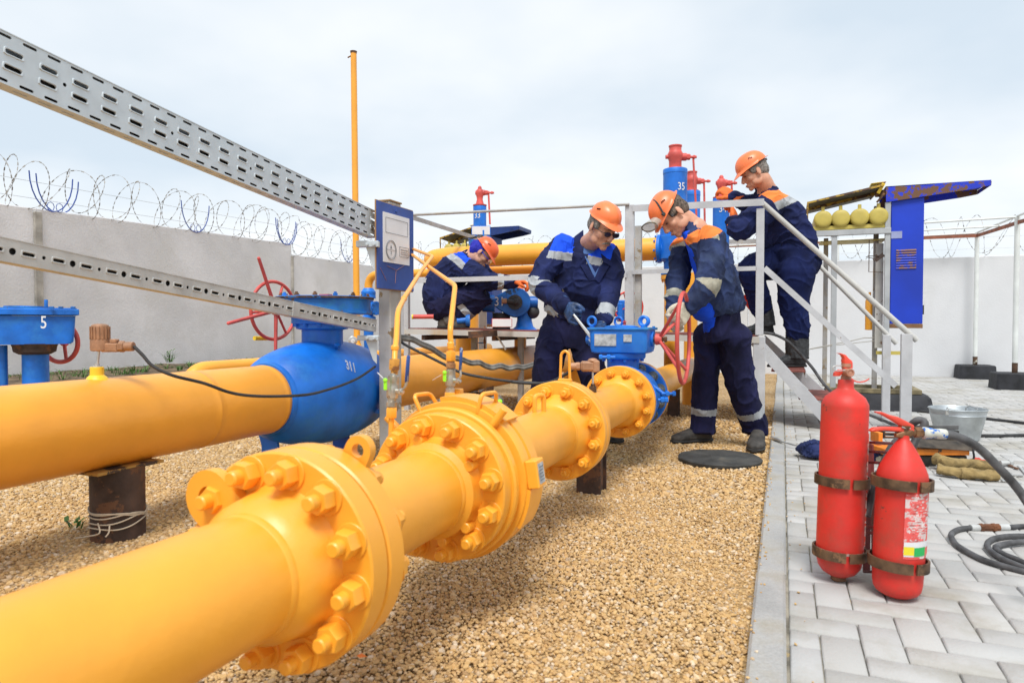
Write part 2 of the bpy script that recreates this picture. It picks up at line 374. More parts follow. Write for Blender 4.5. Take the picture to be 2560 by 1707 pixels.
def smooth_path(pts, k=6, closed=False):
    pts = [V(p) for p in pts]; N = len(pts); o = []
    for i in range(N if closed else N-1):
        g = (lambda j: pts[j % N]) if closed else (lambda j: pts[max(0, min(N-1, j))])
        p0, p1, p2, p3 = g(i-1), g(i), g(i+1), g(i+2)
        for q in range(k):
            t = q/k; o.append(0.5*((2*p1)+(p2-p0)*t+(2*p0-5*p1+4*p2-p3)*t*t+(3*p1-p0-3*p2+p3)*t**3))
    if not closed: o.append(pts[-1])
    return o
def bend_path(pts, r_, k=5):      # straight runs with rounded corners
    pts = [V(p) for p in pts]; o = [pts[0]]
    for i in range(1, len(pts)-1):
        a, b, c = pts[i-1], pts[i], pts[i+1]; u = (a-b); v_ = (c-b); d = min(r_, u.length*.45, v_.length*.45)
        p, q = b+u.normalized()*d, b+v_.normalized()*d
        for j in range(k+1):
            t = j/k; o.append(p*(1-t)**2+b*2*t*(1-t)+q*t*t)
    return o+[pts[-1]]
# ================================================================ THE SETTING
KX0, KX1 = -0.072, 0.018                   # kerb between gravel and paving
WX, WY = -7.5, 12.66                       # left wall plane, back wall plane
# ground sheet under everything
g = MB(); S = 600
def gravel_material():
    m = bpy.data.materials.new('gravel'); m.use_nodes = True; t = m.node_tree; N = t.nodes; L = t.links; b = N['Principled BSDF']
    tcn = N.new('ShaderNodeTexCoord'); vo = N.new('ShaderNodeTexVoronoi'); vo.inputs['Scale'].default_value = 72; L.new(tcn.outputs['Object'], vo.inputs['Vector'])
    sep = N.new('ShaderNodeSeparateColor'); L.new(vo.outputs['Color'], sep.inputs[0])
    r1 = N.new('ShaderNodeValToRGB'); e = r1.color_ramp.elements
    cols = [(0.0, (0.24, 0.14, 0.055)), (0.25, (0.42, 0.27, 0.11)), (0.5, (0.50, 0.34, 0.16)), (0.75, (0.46, 0.28, 0.10)), (0.93, (0.62, 0.50, 0.34)), (1.0, (0.30, 0.22, 0.16))]
    e[0].color = (*cols[0][1], 1); e[1].color = (*cols[-1][1], 1)
    for p, c in cols[1:-1]: k = e.new(p); k.color = (*c, 1)
    L.new(sep.outputs[0], r1.inputs[0])
    no = N.new('ShaderNodeTexNoise'); no.inputs['Scale'].default_value = 2.2; no.inputs['Detail'].default_value = 6; L.new(tcn.outputs['Object'], no.inputs['Vector'])
    r2 = N.new('ShaderNodeValToRGB'); r2.color_ramp.elements[0].position = .35; r2.color_ramp.elements[0].color = (.78, .74, .66, 1); r2.color_ramp.elements[1].position = .62; L.new(no.outputs[0], r2.inputs[0])
    mx = N.new('ShaderNodeMix'); mx.data_type = 'RGBA'; mx.blend_type = 'MULTIPLY'; mx.inputs[0].default_value = 1
    L.new(r1.outputs[0], mx.inputs[6]); L.new(r2.outputs[0], mx.inputs[7]); L.new(mx.outputs[2], b.inputs['Base Color'])
    b.inputs['Roughness'].default_value = 0.85
    bu = N.new('ShaderNodeBump'); bu.invert = True; bu.inputs['Strength'].default_value = 1; bu.inputs['Distance'].default_value = 0.012
    L.new(vo.outputs['Distance'], bu.inputs['Height']); L.new(bu.outputs[0], b.inputs['Normal'])
    return m
g.add([(-S, -S, -0.02), (S, -S, -0.02), (S, S, -0.02), (-S, S, -0.02)], [(0, 1, 2, 3)])
structure(g.build('ground', gravel_material()))
# loose pebbles over the gravel bed
def pebbles():
    ico_v = []; ph = (1+5**.5)/2
    for a_, b_ in ((-1, ph), (1, ph), (-1, -ph), (1, -ph)): ico_v += [(a_, b_, 0), (0, a_, b_), (b_, 0, a_)]
    iv = np.array(ico_v)/math.hypot(1, ph)
    F = []
    E2 = 4/(1+ph*ph)*1.01
    for i in range(12):
        for j in range(i+1, 12):
            for k in range(j+1, 12):
                if all(((iv[p]-iv[q])**2).sum() < E2*1.05 for p, q in ((i, j), (j, k), (i, k))):
                    n_ = np.cross(iv[j]-iv[i], iv[k]-iv[i]); F.append((i, j, k) if n_.dot(iv[i]) > 0 else (i, k, j))
    F = np.array(F); P = []; Sz = []
    def region(x0, x1, y0, y1, sp, s0, s1):
        xs, ys = np.meshgrid(np.arange(x0, x1, sp), np.arange(y0, y1, sp)); xs = xs.ravel(); ys = ys.ravel()
        xs = xs+rng.uniform(-.5, .5, xs.size)*sp; ys = ys+rng.uniform(-.5, .5, xs.size)*sp
        D = -xs*math.sin(YAW)+ys*math.cos(YAW); u = (xs*math.cos(YAW)+ys*math.sin(YAW))/np.maximum(D, .01)
        ok = (D > .3) & (abs(u) < .82) & (ys > .2); xs, ys = xs[ok], ys[ok]
        P.append(np.stack([xs, ys], 1)); Sz.append(rng.uniform(s0, s1, xs.size)*rng.choice([.8, 1, 1, 1.2, 1.6], xs.size))
    region(-1.9, KX0-.01, 0.9, 3.4, .0098, .0038, .0072)
    region(-4.2, -1.9, 0.9, 3.4, .0125, .005, .009)
    region(-4.2, KX0-.01, 3.4, 5.4, .0165, .006, .011)
    region(-5.8, KX0-.01, 5.4, 7.6, .028, .008, .014)
    P.append(np.stack([rng.uniform(KX0-.0, KX0+.03, 160), rng.uniform(1.2, 7, 160)], 1)); Sz.append(rng.uniform(.003, .006, 160)); nk_ = 160+90
    P.append(np.stack([KX1+np.abs(rng.normal(0, .05, 90)), rng.uniform(1.5, 8, 90)], 1)); Sz.append(rng.uniform(.002, .005, 90))
    P = np.concatenate(P); Sz = np.concatenate(Sz); n = len(P)
    q = rng.normal(size=(n, 4)); q /= np.linalg.norm(q, axis=1)[:, None]; w_, x, y, z = q.T
    Rm = np.stack([1-2*(y*y+z*z), 2*(x*y-z*w_), 2*(x*z+y*w_), 2*(x*y+z*w_), 1-2*(x*x+z*z), 2*(y*z-x*w_), 2*(x*z-y*w_), 2*(y*z+x*w_), 1-2*(x*x+y*y)], 1).reshape(n, 3, 3)
    base = iv[None]*(1+rng.uniform(-.22, .22, (n, 12, 1)))*rng.uniform(.65, 1.15, (n, 1, 3))
    vv = np.einsum('nij,nkj->nki', Rm, base); vv[:, :, 2] *= .75; vv *= Sz[:, None, None]
    vv[:, :, 0] += P[:, 0, None]; vv[:, :, 1] += P[:, 1, None]
    un = 0.006*np.sin(P[:, 0]*2.1+1)*np.cos(P[:, 1]*1.7)+0.004*np.sin(P[:, 0]*7+P[:, 1]*5)
    off = -0.016+un+rng.uniform(-.002, .005, n); off[-250:-90] = .017; off[-90:] = .002; vv[:, :, 2] += off[:, None]
    me = bpy.data.meshes.new('gravel'); nf = n*len(F)
    me.vertices.add(n*12); me.vertices.foreach_set('co', vv.reshape(-1).astype(np.float32))
    fi = (F[None]+(np.arange(n)*12)[:, None, None]).reshape(-1)
    me.loops.add(nf*3); me.loops.foreach_set('vertex_index', fi.astype(np.int32))
    me.polygons.add(nf); me.polygons.foreach_set('loop_start', np.arange(0, nf*3, 3, dtype=np.int32)); me.update(calc_edges=True)
    me.shade_flat()
    me.materials.append(mat('pebbles', (0.47, 0.31, 0.14), 0.8, var=0.15, vs=60, bump=0.3, bs=250,
        island=[(0.33, 0.20, 0.09), (0.50, 0.31, 0.12), (0.62, 0.41, 0.17), (0.55, 0.33, 0.12), (0.66, 0.47, 0.25), (0.42, 0.25, 0.10), (0.66, 0.45, 0.20), (0.72, 0.62, 0.48), (0.48, 0.30, 0.13), (0.61, 0.41, 0.18), (0.40, 0.33, 0.26)]))
    o = bpy.data.objects.new('gravel', me); COL.objects.link(o)
    tag(o, 'golden brown gravel bed under the yellow pipes', 'gravel', kind='stuff')
pebbles()
# paving: 90 degree herringbone of chamfered concrete blocks
def paving():
    L_, W_, gp, bv = .2, .1, .0038, .0045; vs = []; fs = []
    x0, x1, y0, y1 = KX1+.006, 8.2, .25, WY-.01
    def block(ax, ay, bx, by):
        ax, bx = max(ax, x0), min(bx, x1); ay, by = max(ay, y0), min(by, y1)
        if bx-ax < .02 or by-ay < .02: return
        cxm, cym = (ax+bx)/2, (ay+by)/2; D = -cxm*math.sin(YAW)+cym*math.cos(YAW); u = (cxm*math.cos(YAW)+cym*math.sin(YAW))/max(D, .01)
        if D < .2 or u > 1.2: return
        h = random.uniform(-.0022, .0016); o = len(vs); tl = [random.uniform(-.0013, .0013) for _ in range(4)]
        for k, (dx_, z) in enumerate(((0, -.03), (0, -.004+h), (bv, h))):
            for q, (x, y) in enumerate(((ax+dx_, ay+dx_), (bx-dx_, ay+dx_), (bx-dx_, by-dx_), (ax+dx_, by-dx_))):
                vs.append((x+(gp/2 if q in (0, 3) else -gp/2), y+(gp/2 if q < 2 else -gp/2), z+(tl[q] if k else 0)))
        fs.append((o+8, o+9, o+10, o+11))
        for k in (0, 4):
            for i in range(4): j = (i+1) % 4; fs.append((o+k+i, o+k+j, o+k+4+j, o+k+4+i))
    # herringbone: horizontal blocks at (i+j) offsets
    n = 150
    for j in range(-5, n):
        for k in range(-60, 60):
            X0 = W_*j+2*L_*k; Y0 = W_*j          # step diagonally
            # one horizontal and one vertical per cell of the diagonal lattice
            if -.3 < X0 < 8.4 and -.1 < Y0 < 13: block(X0, Y0, X0+L_, Y0+W_)
            X1, Y1 = X0+L_, Y0
            if -.3 < X1 < 8.4 and -.3 < Y1 < 13: block(X1, Y1-W_, X1+W_, Y1-W_+L_)
    me = bpy.data.meshes.new('paving'); me.from_pydata(vs, [], fs); me.update()
    me.materials.append(mat('paving blocks', (0.44, 0.435, 0.42), 0.85, var=0.08, vs=5, bump=0.5, bs=120, fine=0.10,
        island=[(0.38, 0.375, 0.355), (0.46, 0.46, 0.45), (0.43, 0.42, 0.405), (0.48, 0.47, 0.45), (0.40, 0.395, 0.38), (0.465, 0.465, 0.46)], dirt=(0.29, 0.265, 0.21), dirt_t=0.48, ds=2.3))
    structure(link('paving', me, ang=80))
paving()
b = MB(); b.box((4.1, WY/2+.1, -.0135), (8.2, WY-.3, .003)); structure(b.build('paving_bed', mat('joint sand', (0.30, 0.275, 0.22), 0.95, var=0.3, vs=8, bump=0.6, chips=(0.42, 0.32, 0.16), chip_t=0.60, cs=5)))
# kerb stones along the paving
b = MB(); y = .2; 
while y < WY-.05:
    L_ = min(1.0, WY-.02-y) if y > 1 else .6
    b.bbox(((KX0+KX1)/2+random.uniform(-.003, .003), y+L_/2, -.05+.014+random.uniform(-.003, .003)), (KX1-KX0, L_-.009, .10), .008); y += L_
structure(b.build('kerb', KERB))
# raised strip below the left wall and its kerb
b = MB(); N_ = 60; vs = []; fs = []
for i in range(N_+1):
    yy = -2+i*(WY+2)/N_
    for x, z in ((-6.62, .255), (-6.8, .27), (-7.1, .285), (-7.5, .31)): vs.append((x, yy, z+random.uniform(-.012, .02)*(0 if x == -6.62 else 1)))
for i in range(N_):
    for k in range(3): a_ = i*4+k; fs.append((a_, a_+4, a_+5, a_+1))
b.add(vs, fs); structure(b.build('soil', SOIL, ang=60))
b = MB(); y = -2
while y < WY-.3: b.bbox((-6.58, y+.5, .11), (.08, .994, .31), .008); y += 1
structure(b.build('kerb', mat('dark kerb', (.30, .30, .30), .9, var=.1, bump=.5)))
# ---------------------------------------------------------------- perimeter walls: panel by panel
def wall_run(pts, nm, label, m, thick=.14, base=-.05):
    """pts: list of (p0,p1,top0,top1) panels"""
    t_ = thing(nm, label, 'wall', pts[0][0])
    for i, (p0, p1, t0, t1) in enumerate(pts):
        p0, p1 = V(p0), V(p1); d = (p1-p0).normalized(); nv = V(-d.y, d.x, 0)
        w_ = MB(); q0, q1 = p0+d*.006, p1-d*.006; nseg = 12; L0 = len(w_.v)
        vs = []; fs = []
        for k in range(nseg+1):
            q = q0.lerp(q1, k/nseg); zt = t0+(t1-t0)*k/nseg+random.uniform(-.004, .004)
            for off, z in ((0, base), (0, zt-.012), (.012, zt), (thick-.01, zt), (thick, zt-.01), (thick, base)): vs.append((q.x+nv.x*off, q.y+nv.y*off, z))
        for k in range(nseg):
            for j in range(5): a_ = k*6+j; fs.append((a_, a_+6, a_+7, a_+1))
        fs += [tuple(range(6)), tuple(nseg*6+j for j in range(6))[::-1]]
        w_.add(vs, fs); w_.build('panel', m, t_, 30)
    return t_
lp = [(( WX, y0, 0), (WX, y1, 0), a_, b_) for y0, y1, a_, b_ in ((-4.0, .55, 1.98, 2.0), (.55, 5.0, 2.02, 2.085), (5.0, 9.12, 2.09, 2.16), (9.12, 12.8, 1.99, 2.0))]
wl = wall_run(lp, 'perimeter_wall', 'rough grey concrete panel wall on the left behind the blue valves, razor wire on top', WALL)
b = MB()                                   # mortar joints
for yj, top in ((5.0, 2.09), (9.12, 2.0)):
    b.bbox((WX+.012, yj, top/2+.06), (.03, .085 if yj < 6 else .045, top-.2), .006)
b.build('mortar_joint', mat('mortar', (.40, .38, .34), .9, var=.2, vs=6, bump=.8), wl)
bp = []; x = -7.36
while x < 12: bp.append(((x, WY, 0), (min(x+3.4, 12), WY, 0), 1.905, 1.905)); x += 3.4
wb = wall_run(bp, 'perimeter_wall', 'smooth white painted wall across the back behind the platform and the blue cabinet', WALLB)
# ---------------------------------------------------------------- razor wire
def razor(nm, label, p0, p1, z0f, rad, pitch, brackets, sl=1.0):
    p0, p1 = V(p0), V(p1); d = (p1-p0); L_ = d.length; d.normalize(); sd_ = V(-d.y, d.x, 0)
    t_ = thing(nm, label, 'razor wire', p0)
    for s_, ph in ((1, 0), (-1, 1.3)):
        w_ = MB(); pts = []; n = int(L_/pitch*26)
        for i in range(n):
            s = L_*i/n; th = s_*2*math.pi*s/pitch+ph
            rr = rad*(1+.22*noise.noise(V(s*1.3, ph, 0))+.10*noise.noise(V(s*6, ph, 3))); wob = .16*noise.noise(V(s*2.1, ph, 7))+.06*math.sin(s*5.3+ph)
            pts.append(p0+d*(s+wob+.05*math.sin(th))+sd_*rr*.8*math.cos(th)+ZA*(z0f(s)+rad*.98+rr*math.sin(th)))
        w_.tube(pts, .0018, 4)
        for i in range(0, n-2, 1):
            p, q = pts[i], pts[i+1]; a, b_, ax = frame(q-p)
            if random.random() < .93: w_.box(p.lerp(q, random.uniform(.3, .6)), (.012, .003, .034), (a if i % 2 else b_, b_ if i % 2 else a, ax))
        w_.build('coil', mat('razor wire steel', (.30, .285, .26), .6, metal=.4, var=.3), t_)
    w_ = MB()
    for zz in (.12, .3): w_.tube([p0+d*(L_*i/20)+ZA*(z0f(L_*i/20)+zz) for i in range(21)], .0022, 4)
    w_.build('straight_wire', STEEL, t_)
    for s, ang in brackets:
        w_ = MB(); c = p0+d*s+ZA*z0f(s)
        for o_ in (-.12, .12) if ang else (0,):
            pts = []
            for i in range(13):
                th = R(180+180*i/12); pts.append(c+d*(math.cos(th)*(.24 if not ang else .24)+o_*.5)+sd_*o_*.3+ZA*(.40+.40*math.sin(th)))
            w_.tube(pts, .0065, 6)
        for q in (-.05, .05): w_.tube([c+d*(q+.04*math.cos(i/8*6.28))+ZA*(.06+.05*math.sin(i/8*6.28)) for i in range(9)], .004, 5)
        w_.build('bracket', mat('blue bracket', (.02, .07, .35), .5), t_)
    return t_
zl = lambda s: (2.03+.014*(s-3) if s < 9.12+3 else 1.99)
razor('razor_wire', 'coiled razor wire along the top of the left wall with blue holders', (WX+.0, -3, 0), (WX+.0, 12.6, 0), lambda s: (2.0+.0135*(s+3-6) if s < 12.1 else 1.99), .27, .46,
      [(5.2+3, 1), (7.15+3, 0), (9.0+3, 1), (10.7+3, 0)])
razor('razor_wire', 'coiled razor wire along the top of the white back wall', (-7.3, WY+.05, 0), (11, WY+.05, 0), lambda s: 1.905, .33, .62, [(.6, 1)])
# grass and weeds along the strip
b = MB()
def tuft(b, c, n, h, sp=.05):
    for _ in range(n):
        a_ = random.uniform(0, 6.28); r_ = random.uniform(0, sp); p = V(c)+V(math.cos(a_)*r_, math.sin(a_)*r_, 0); L_ = h*random.uniform(.5, 1.1)
        d = V(math.cos(a_)*.5+random.uniform(-.2, .2), math.sin(a_)*.5, 1).normalized(); w_ = random.uniform(.0025, .005); sv = d.cross(V(math.cos(a_), math.sin(a_), 0)).normalized()*w_
        q = p+d*L_*.55; tip = p+d*L_+V(math.cos(a_), math.sin(a_), -.4)*L_*.35
        b.add([p-sv, p+sv, q+sv*.8, q-sv*.8, tip], [(0, 1, 2, 3), (3, 2, 4)])
for i in range(420):
    yy = random.uniform(1, 12); b_ = noise.noise(V(yy*1.1, 0, 0))
    if b_ > -.15: tuft(b, (random.uniform(-7.45, -6.75), yy, .28), random.randint(5, 14), random.uniform(.04, .13))
tag(b.build('grass', GRASS), 'sparse green grass on the soil strip below the left wall', 'grass', kind='stuff')
for (px, py, z, n, h, lab) in ((425, 905, .29, 26, .2, 'tallest green weed below the left wall, above the end of the yellow bypass pipe'), (335, 1200, -.01, 12, .09, 'small green weed in gravel right of the dark support post'),
                        (188, 1318, -.01, 9, .06, 'tiny green weed in gravel at left foot of the dark support post')):
    p = AX(px, py, -7.15) if z > .1 else AZ(px, py, z); q = MB(); tuft(q, p, n, h, .05)
    for _ in range(n//2):
        a_ = random.uniform(0, 6.28); c = p+V(math.cos(a_)*.04, math.sin(a_)*.04, random.uniform(.02, h*.8)); q.add([p, c, c+V(.02, .005, .01), c+V(.03, 0, .0), c+V(.015, -.01, -.004)], [(1, 2, 3, 4), (0, 1, 4)])
    tag(q.build('weed', GRASS, origin=p), lab, 'weed')
# ================================================================ survey notes are kept in close-up coordinates: origin and scale of each
ZM = dict(A=(0, 0, 2.613), B=(0, 550, 2.613), C=(0, 1107, 2.613), D=(800, 450, 3.92), E=(800, 800, 3.92), F=(1250, 450, 4.704), G=(1250, 750, 3.357),
          H=(1600, 340, 4.704), I=(1850, 600, 4.704), J=(1980, 400, 4.052), K=(1900, 850, 3.564), L=(1900, 1267, 3.564), M=(1020, 570, 5.873), N=(1550, 640, 5.873),
          O=(450, 1050, 3.92), P=(1050, 1000, 3.92), Q=(1900, 900, 4.48), R=(2150, 1000, 5.227))
def q(k, x, y): a, b_, s = ZM[k]; return a+x/s, b_+y/s
def qD(k, x, y, D): return AD(*q(k, x, y), D)
def qY(k, x, y, Y): return AY(*q(k, x, y), Y)
def qX(k, x, y, X): return AX(*q(k, x, y), X)
def qZ(k, x, y, z=0.0): return AZ(*q(k, x, y), z)
def depth(p): return (V(p)-CAM).dot(fw)
def circ(n, r_, sy=1.0, ph=0.0): return [(r_*math.cos(2*math.pi*i/n+ph), r_*sy*math.sin(2*math.pi*i/n+ph)) for i in range(n)]
def lug_outline(wd, h, n=24, r_=None):      # U-shaped lug, base at y=0, rounded top
    r_ = wd/2; o = []
    for i in range(n):
        th = 2*math.pi*i/n; x, y = math.cos(th), math.sin(th)
        if y >= 0: o.append((x*r_, h-r_+y*r_))
        else: o.append((max(-1, min(1, x*1.5))*r_, (h-r_)*(1+y) if abs(x) < .75 else (h-r_)*(1+y)))
    return o
def add_lug(b, base, out, nrm, wd, h, th, hr):      # a plate with an eye: base point, outward direction, plate normal
    out = V(out).normalized(); nrm = V(nrm).normalized(); a = out.cross(nrm)
    n = 24; oc = []; ic = []
    for i in range(n):
        ang = 2*math.pi*i/n-math.pi/2; x, y = math.cos(ang), math.sin(ang)
        if y > -.0: oc.append((x*wd/2, h-wd/2+y*wd/2))
        else:
            k = 1/max(abs(x), abs(y)); oc.append((x*k*wd/2, (h-wd/2)+y*k*(h-wd/2)))
        ic.append((x*hr, h-wd/2+y*hr))
    b.ringplate(oc, ic, th, V(base)-nrm*th/2, (a, out, nrm))

PX, PZ, PR = -0.885, 0.38, 0.1115            # near pipeline axis
P1 = thing('gas_pipeline', 'nearest yellow gas pipe with several bolted flanges, running up from the lower left corner', 'pipeline', (PX, 1.1, 0))
def ycyl(b, X, Z, pr, y0=0.0, n=56): return b.lathe([(r_, y-y0) for r_, y in pr], (X, y0, Z), YA, n, ZA)
def seam(y, w_=.006, h=.0022): return [(PR, y-.03), (PR, y-w_), (PR+h, y-w_*.4), (PR+h, y+w_*.4), (PR, y+w_), (PR, y+.03)]
for y0, y1 in ((-1.6, .965), (1.205, 1.60), (1.95, 2.68), (2.915, 3.855), ):
    b = MB(); ycyl(b, PX, PZ, [(PR, y0)]+(seam((y0+y1)/2) if y1 < 1 else [])+[(PR, y1)]); b.build('pipe_barrel', YEL, P1, 50)
b = MB(); ycyl(b, PX, PZ, [(PR, 4.49), (PR, 7.15)]); b.tube([V(PX, 7.15, PZ)]+bend_path([V(PX, 7.14, PZ), V(PX, 7.5, PZ), V(PX, 7.5, -.2)], .22, 9), PR, 40); b.build('pipe_barrel', YEL, P1, 50)

def bolt(b, c, ax, nr=.0235, nh=.027, sr=.0125, st=.020, wr=.031, dimple=False):
    c = V(c); ax = V(ax); b.lathe([(wr, 0), (wr, .003), (wr-.001, .004)], c, ax, 20)
    b.hexnut(c+ax*.004, ax, nr, nh, rot=random.uniform(0, 1))
    pr = [(sr, 0), (sr, st-.003), (sr-.003, st)]
    if dimple: pr += [(.003, st), (.002, st-.003)]
    b.lathe(pr, c+ax*(.004+nh), ax, 16)
def flange(name, Y0, Y1, hub_dir, Rf=.21, nb=12, bc=.172, ph=15.0, bolts=-1, m=YEL, bm=None, parent=P1, hubL=.072, hubR=.148, dimple=False, miss=(), boltsc=1.0):
    b = MB(); c = .004; pr = [(PR*.9, Y0), (Rf-c, Y0), (Rf, Y0+c), (Rf, Y1-c), (Rf-c, Y1), (PR*.9, Y1)]
    ycyl(b, PX, PZ, pr, Y0, 72)
    s = hub_dir; yb = Y0 if s < 0 else Y1
    if s: ycyl(b, PX, PZ, sorted([(hubR+.008, yb-s*.001), (hubR, yb+s*.012), (PR+.02, yb+s*hubL*.75), (PR+.0035, yb+s*hubL*.95), (PR+.0035, yb+s*(hubL+.006)), (PR-.001, yb+s*(hubL+.012))], key=lambda t: t[1]), 0, 56)
    f = b.build(name, m, parent, 40)
    yb = Y0 if bolts < 0 else Y1
    for i in range(nb):
        a_ = R(ph+i*360/nb)
        if i in miss: continue
        bb = MB(); bolt(bb, V(PX+bc*math.cos(a_), yb, PZ+bc*math.sin(a_)), V(0, bolts, 0), .0235*boltsc, .027*boltsc, .0125*boltsc, .020*boltsc, .030*boltsc, dimple); bb.build('bolt', bm or m, f, 30)
    return f
# flange pair nearest the camera, with two lifting lugs
f = flange('flange', 1.030, 1.084, -1, ph=20, bc=.176, boltsc=1.14, hubL=.085, hubR=.140)
b = MB(); lc = AY(532, 1238, 1.02)-V(PX, 1.02, PZ); od = lc.normalized(); add_lug(b, V(PX, 1.016, PZ)+od*.10, od, YA, .112, lc.length-.10+.052, .024, .024); b.build('lifting_lug', YEL, f, 50)
b = MB(); ycyl(b, PX, PZ, [(.20, 1.082), (.20, 1.092)]); b.build('gasket', mat('gasket yellow', (.60, .27, .02), .6), P1)
f = flange('flange', 1.090, 1.144, 1, ph=20, bolts=1, bc=.176, boltsc=1.14)
b = MB(); lc = AY(901, 1124, 1.158)-V(PX, 1.158, PZ); od = lc.normalized(); add_lug(b, V(PX, 1.158, PZ)+od*.16, od, YA, .060, lc.length-.16+.030, .020, .014); b.build('lifting_lug', YEL, f, 50)
# second joint: orifice chamber
f = flange('flange', 1.665, 1.718, -1, Rf=.205, ph=12, boltsc=1.12, hubL=.05, hubR=.135)
for a_ in (105, 33, -40, -75):
    bb = MB(); c = V(PX+.139*math.cos(R(a_)), 1.662, PZ+.139*math.sin(R(a_))); d = V(math.cos(R(a_))*.45, -.9, math.sin(R(a_))*.45)
    bb.cyl(c+V(0, .01, 0), c+V(0, -.036, 0), .0145, .0145, 16, .002); bb.build('jack_screw', YEL, f, 30)
b = MB(); ycyl(b, PX, PZ, [(.212, 1.716), (.217, 1.722), (.217, 1.742), (.205, 1.744), (.205, 1.760), (.228, 1.762), (.230, 1.767), (.230, 1.812), (.222, 1.814), (.222, 1.828), (.230, 1.830), (.230, 1.880), (.226, 1.884), (.11, 1.884)], 1.7, 80)
ch = b.build('orifice_chamber', YEL, P1, 30)
for a0_, a1_, ro in ((48, 100, .243), (-30, -2, .240)):
    b = MB()
    n_ = 10
    vs = []
    for k in range(n_+1):
        a_ = R(a0_+(a1_-a0_)*k/n_); 
        for rr, yy in ((.2, 1.770), (ro, 1.770), (ro, 1.876), (.2, 1.876)): vs.append((PX+rr*math.cos(a_), yy, PZ+rr*math.sin(a_)))
    b.add(vs, [(k*4+j, k*4+(j+1) % 4, (k+1)*4+(j+1) % 4, (k+1)*4+j) for k in range(n_) for j in range(4)]+[(0, 1, 2, 3), tuple(n_*4+j for j in (3, 2, 1, 0))]); b.build('clamp_plate', YEL, ch, 30)
for a_, dy in ((118, 0), (68, .0)):
    od = V(math.cos(R(a_)), 0, math.sin(R(a_))); base = V(PX, 1.765, PZ)+od*.225; t1 = od*.036+V(-.004, 0, .012)
    b = MB(); b.tube(bend_path([base-od*.01, base+t1, base+t1+V(.010, .085, -.002), base-od*.01+V(.012, .1, -.004)], .018, 6), .0062, 10); b.build('handle', YEL, ch)
for a_, yy, m in ((140, 1.75, YEL), (52, 1.755, YEL)):
    od = V(math.cos(R(a_)), 0, math.sin(R(a_))); b = MB(); c = V(PX, yy, PZ)+od*.215; b.cyl(c, c+od*.058, .0115, .0115, 14, .001); b.build('peg', YEL, ch)
od = V(math.cos(R(8)), 0, math.sin(R(8))); tn = V(-od.z, 0, od.x)
b = MB(); b.bbox(V(PX, 1.80, PZ)+od*.246, (.034, .062, .078), .003, (od, YA, tn)); bx = b.build('tag_box', YEL, ch)
b = MB(); b.box(V(PX, 1.80, PZ)+od*.2635, (.002, .042, .056), (od, YA, tn)); b.build('faded_label', PGREY, bx)
b = MB(); 
for k in range(5): b.box(V(PX, 1.80+random.uniform(-.004, .004), PZ)+od*.2650+tn*(-.018+.009*k), (.001, .028, .0025), (od, YA, tn))
b.build('printed_lines', INK, bx)
f = flange('flange', 1.886, 1.925, 1, Rf=.205, ph=12, bolts=1)
# third joint
f = flange('flange', 2.748, 2.796, -1, ph=15, dimple=True)
b = MB(); b.tube(bend_path([V(PX-.01, 2.50, PZ+PR), V(PX-.01, 2.50, PZ+PR+.062), V(PX+.014, 2.54, PZ+PR+.064), V(PX+.014, 2.54, PZ+PR-.005)], .018, 5), .0095, 10); b.build('handle', YEL, P1)
b = MB(); ycyl(b, PX, PZ, [(.198, 2.794), (.198, 2.803)]); b.build('gasket', mat('gasket yellow', (.6, .27, .02)), P1)
f = flange('flange', 2.801, 2.850, 1, ph=15, bolts=1)
b = MB(); c = V(PX+.015, 2.82, PZ+.205); b.tube(bend_path([c+V(-.022, 0, 0), c+V(-.018, 0, .12), c+V(0, 0, .135), c+V(.018, 0, .12), c+V(.022, 0, 0)], .03, 6), .0062, 10); b.bbox(c+V(0, 0, .006), (.06, .022, .014), .003); b.build('handle', YEL, f)
# fourth joint against the gate valve
f = flange('flange', 3.925, 3.975, -1, ph=15, dimple=True)
f = flange('flange', 4.425, 4.475, 1, ph=15, bolts=1)

# ---------------------------------------------------------------- impulse pipes with small ball valves
def ball_valve(name_p, parent, pts, lev0, lev1, D, s=1.0, rusty=True):
    """pts: pixel centres from bottom union to top union"""
    lo, hi = V(pts[0]), V(pts[1]); ax = (hi-lo).normalized(); L_ = (hi-lo).length
    b = MB(); b.lathe([(.011*s, 0), (.0165*s, .004), (.0165*s, L_*.18), (.013*s, L_*.2), (.013*s, L_*.26), (.0175*s, L_*.3), (.0185*s, L_*.42), (.0185*s, L_*.62), (.0165*s, L_*.7), (.0175*s, L_*.74), (.0175*s, L_*.92), (.012*s, L_*.94), (.011*s, L_)], lo, ax, 16)
    v_ = b.build('ball_valve', mat('nickel plated brass', (.50, .48, .42), .35, metal=.75, var=.2, vs=30, chips=(.30, .16, .07), chip_t=.60, cs=30), parent, 30)
    st = lo+ax*L_*.5; od = (V(lev0)-st); od = od-ax*od.dot(ax); od.normalize()
    b = MB(); b.cyl(st, st+od*.040*s, .0085*s, .0085*s, 12); b.hexnut(st+od*.030*s, od, .0105*s, .010*s); b.cyl(st+od*.040*s, st+od*.046*s, .005*s); b.build('stem', STEEL, v_, 30)
    b = MB(); l0 = st+od*.032*s; b.tube(bend_path([l0, V(lev0)*.5+l0*.5+od*.008, V(lev0), V(lev0).lerp(V(lev1), .25)], .01), .004*s, 8); b.build('lever', mat('galv lever', (.45, .44, .40), .5, metal=.6), v_)
    b = MB(); a, b_, a3 = frame(V(lev1)-V(lev0), od); b.bbox((V(lev0)+V(lev1))/2, (.016*s, .007*s, (V(lev1)-V(lev0)).length), .003, (b_, a, a3)); b.build('lever_grip', mat('blue vinyl grip', (.02, .07, .28), .45, chips=(.35, .38, .42), chip_t=.62, cs=30), v_, 50)
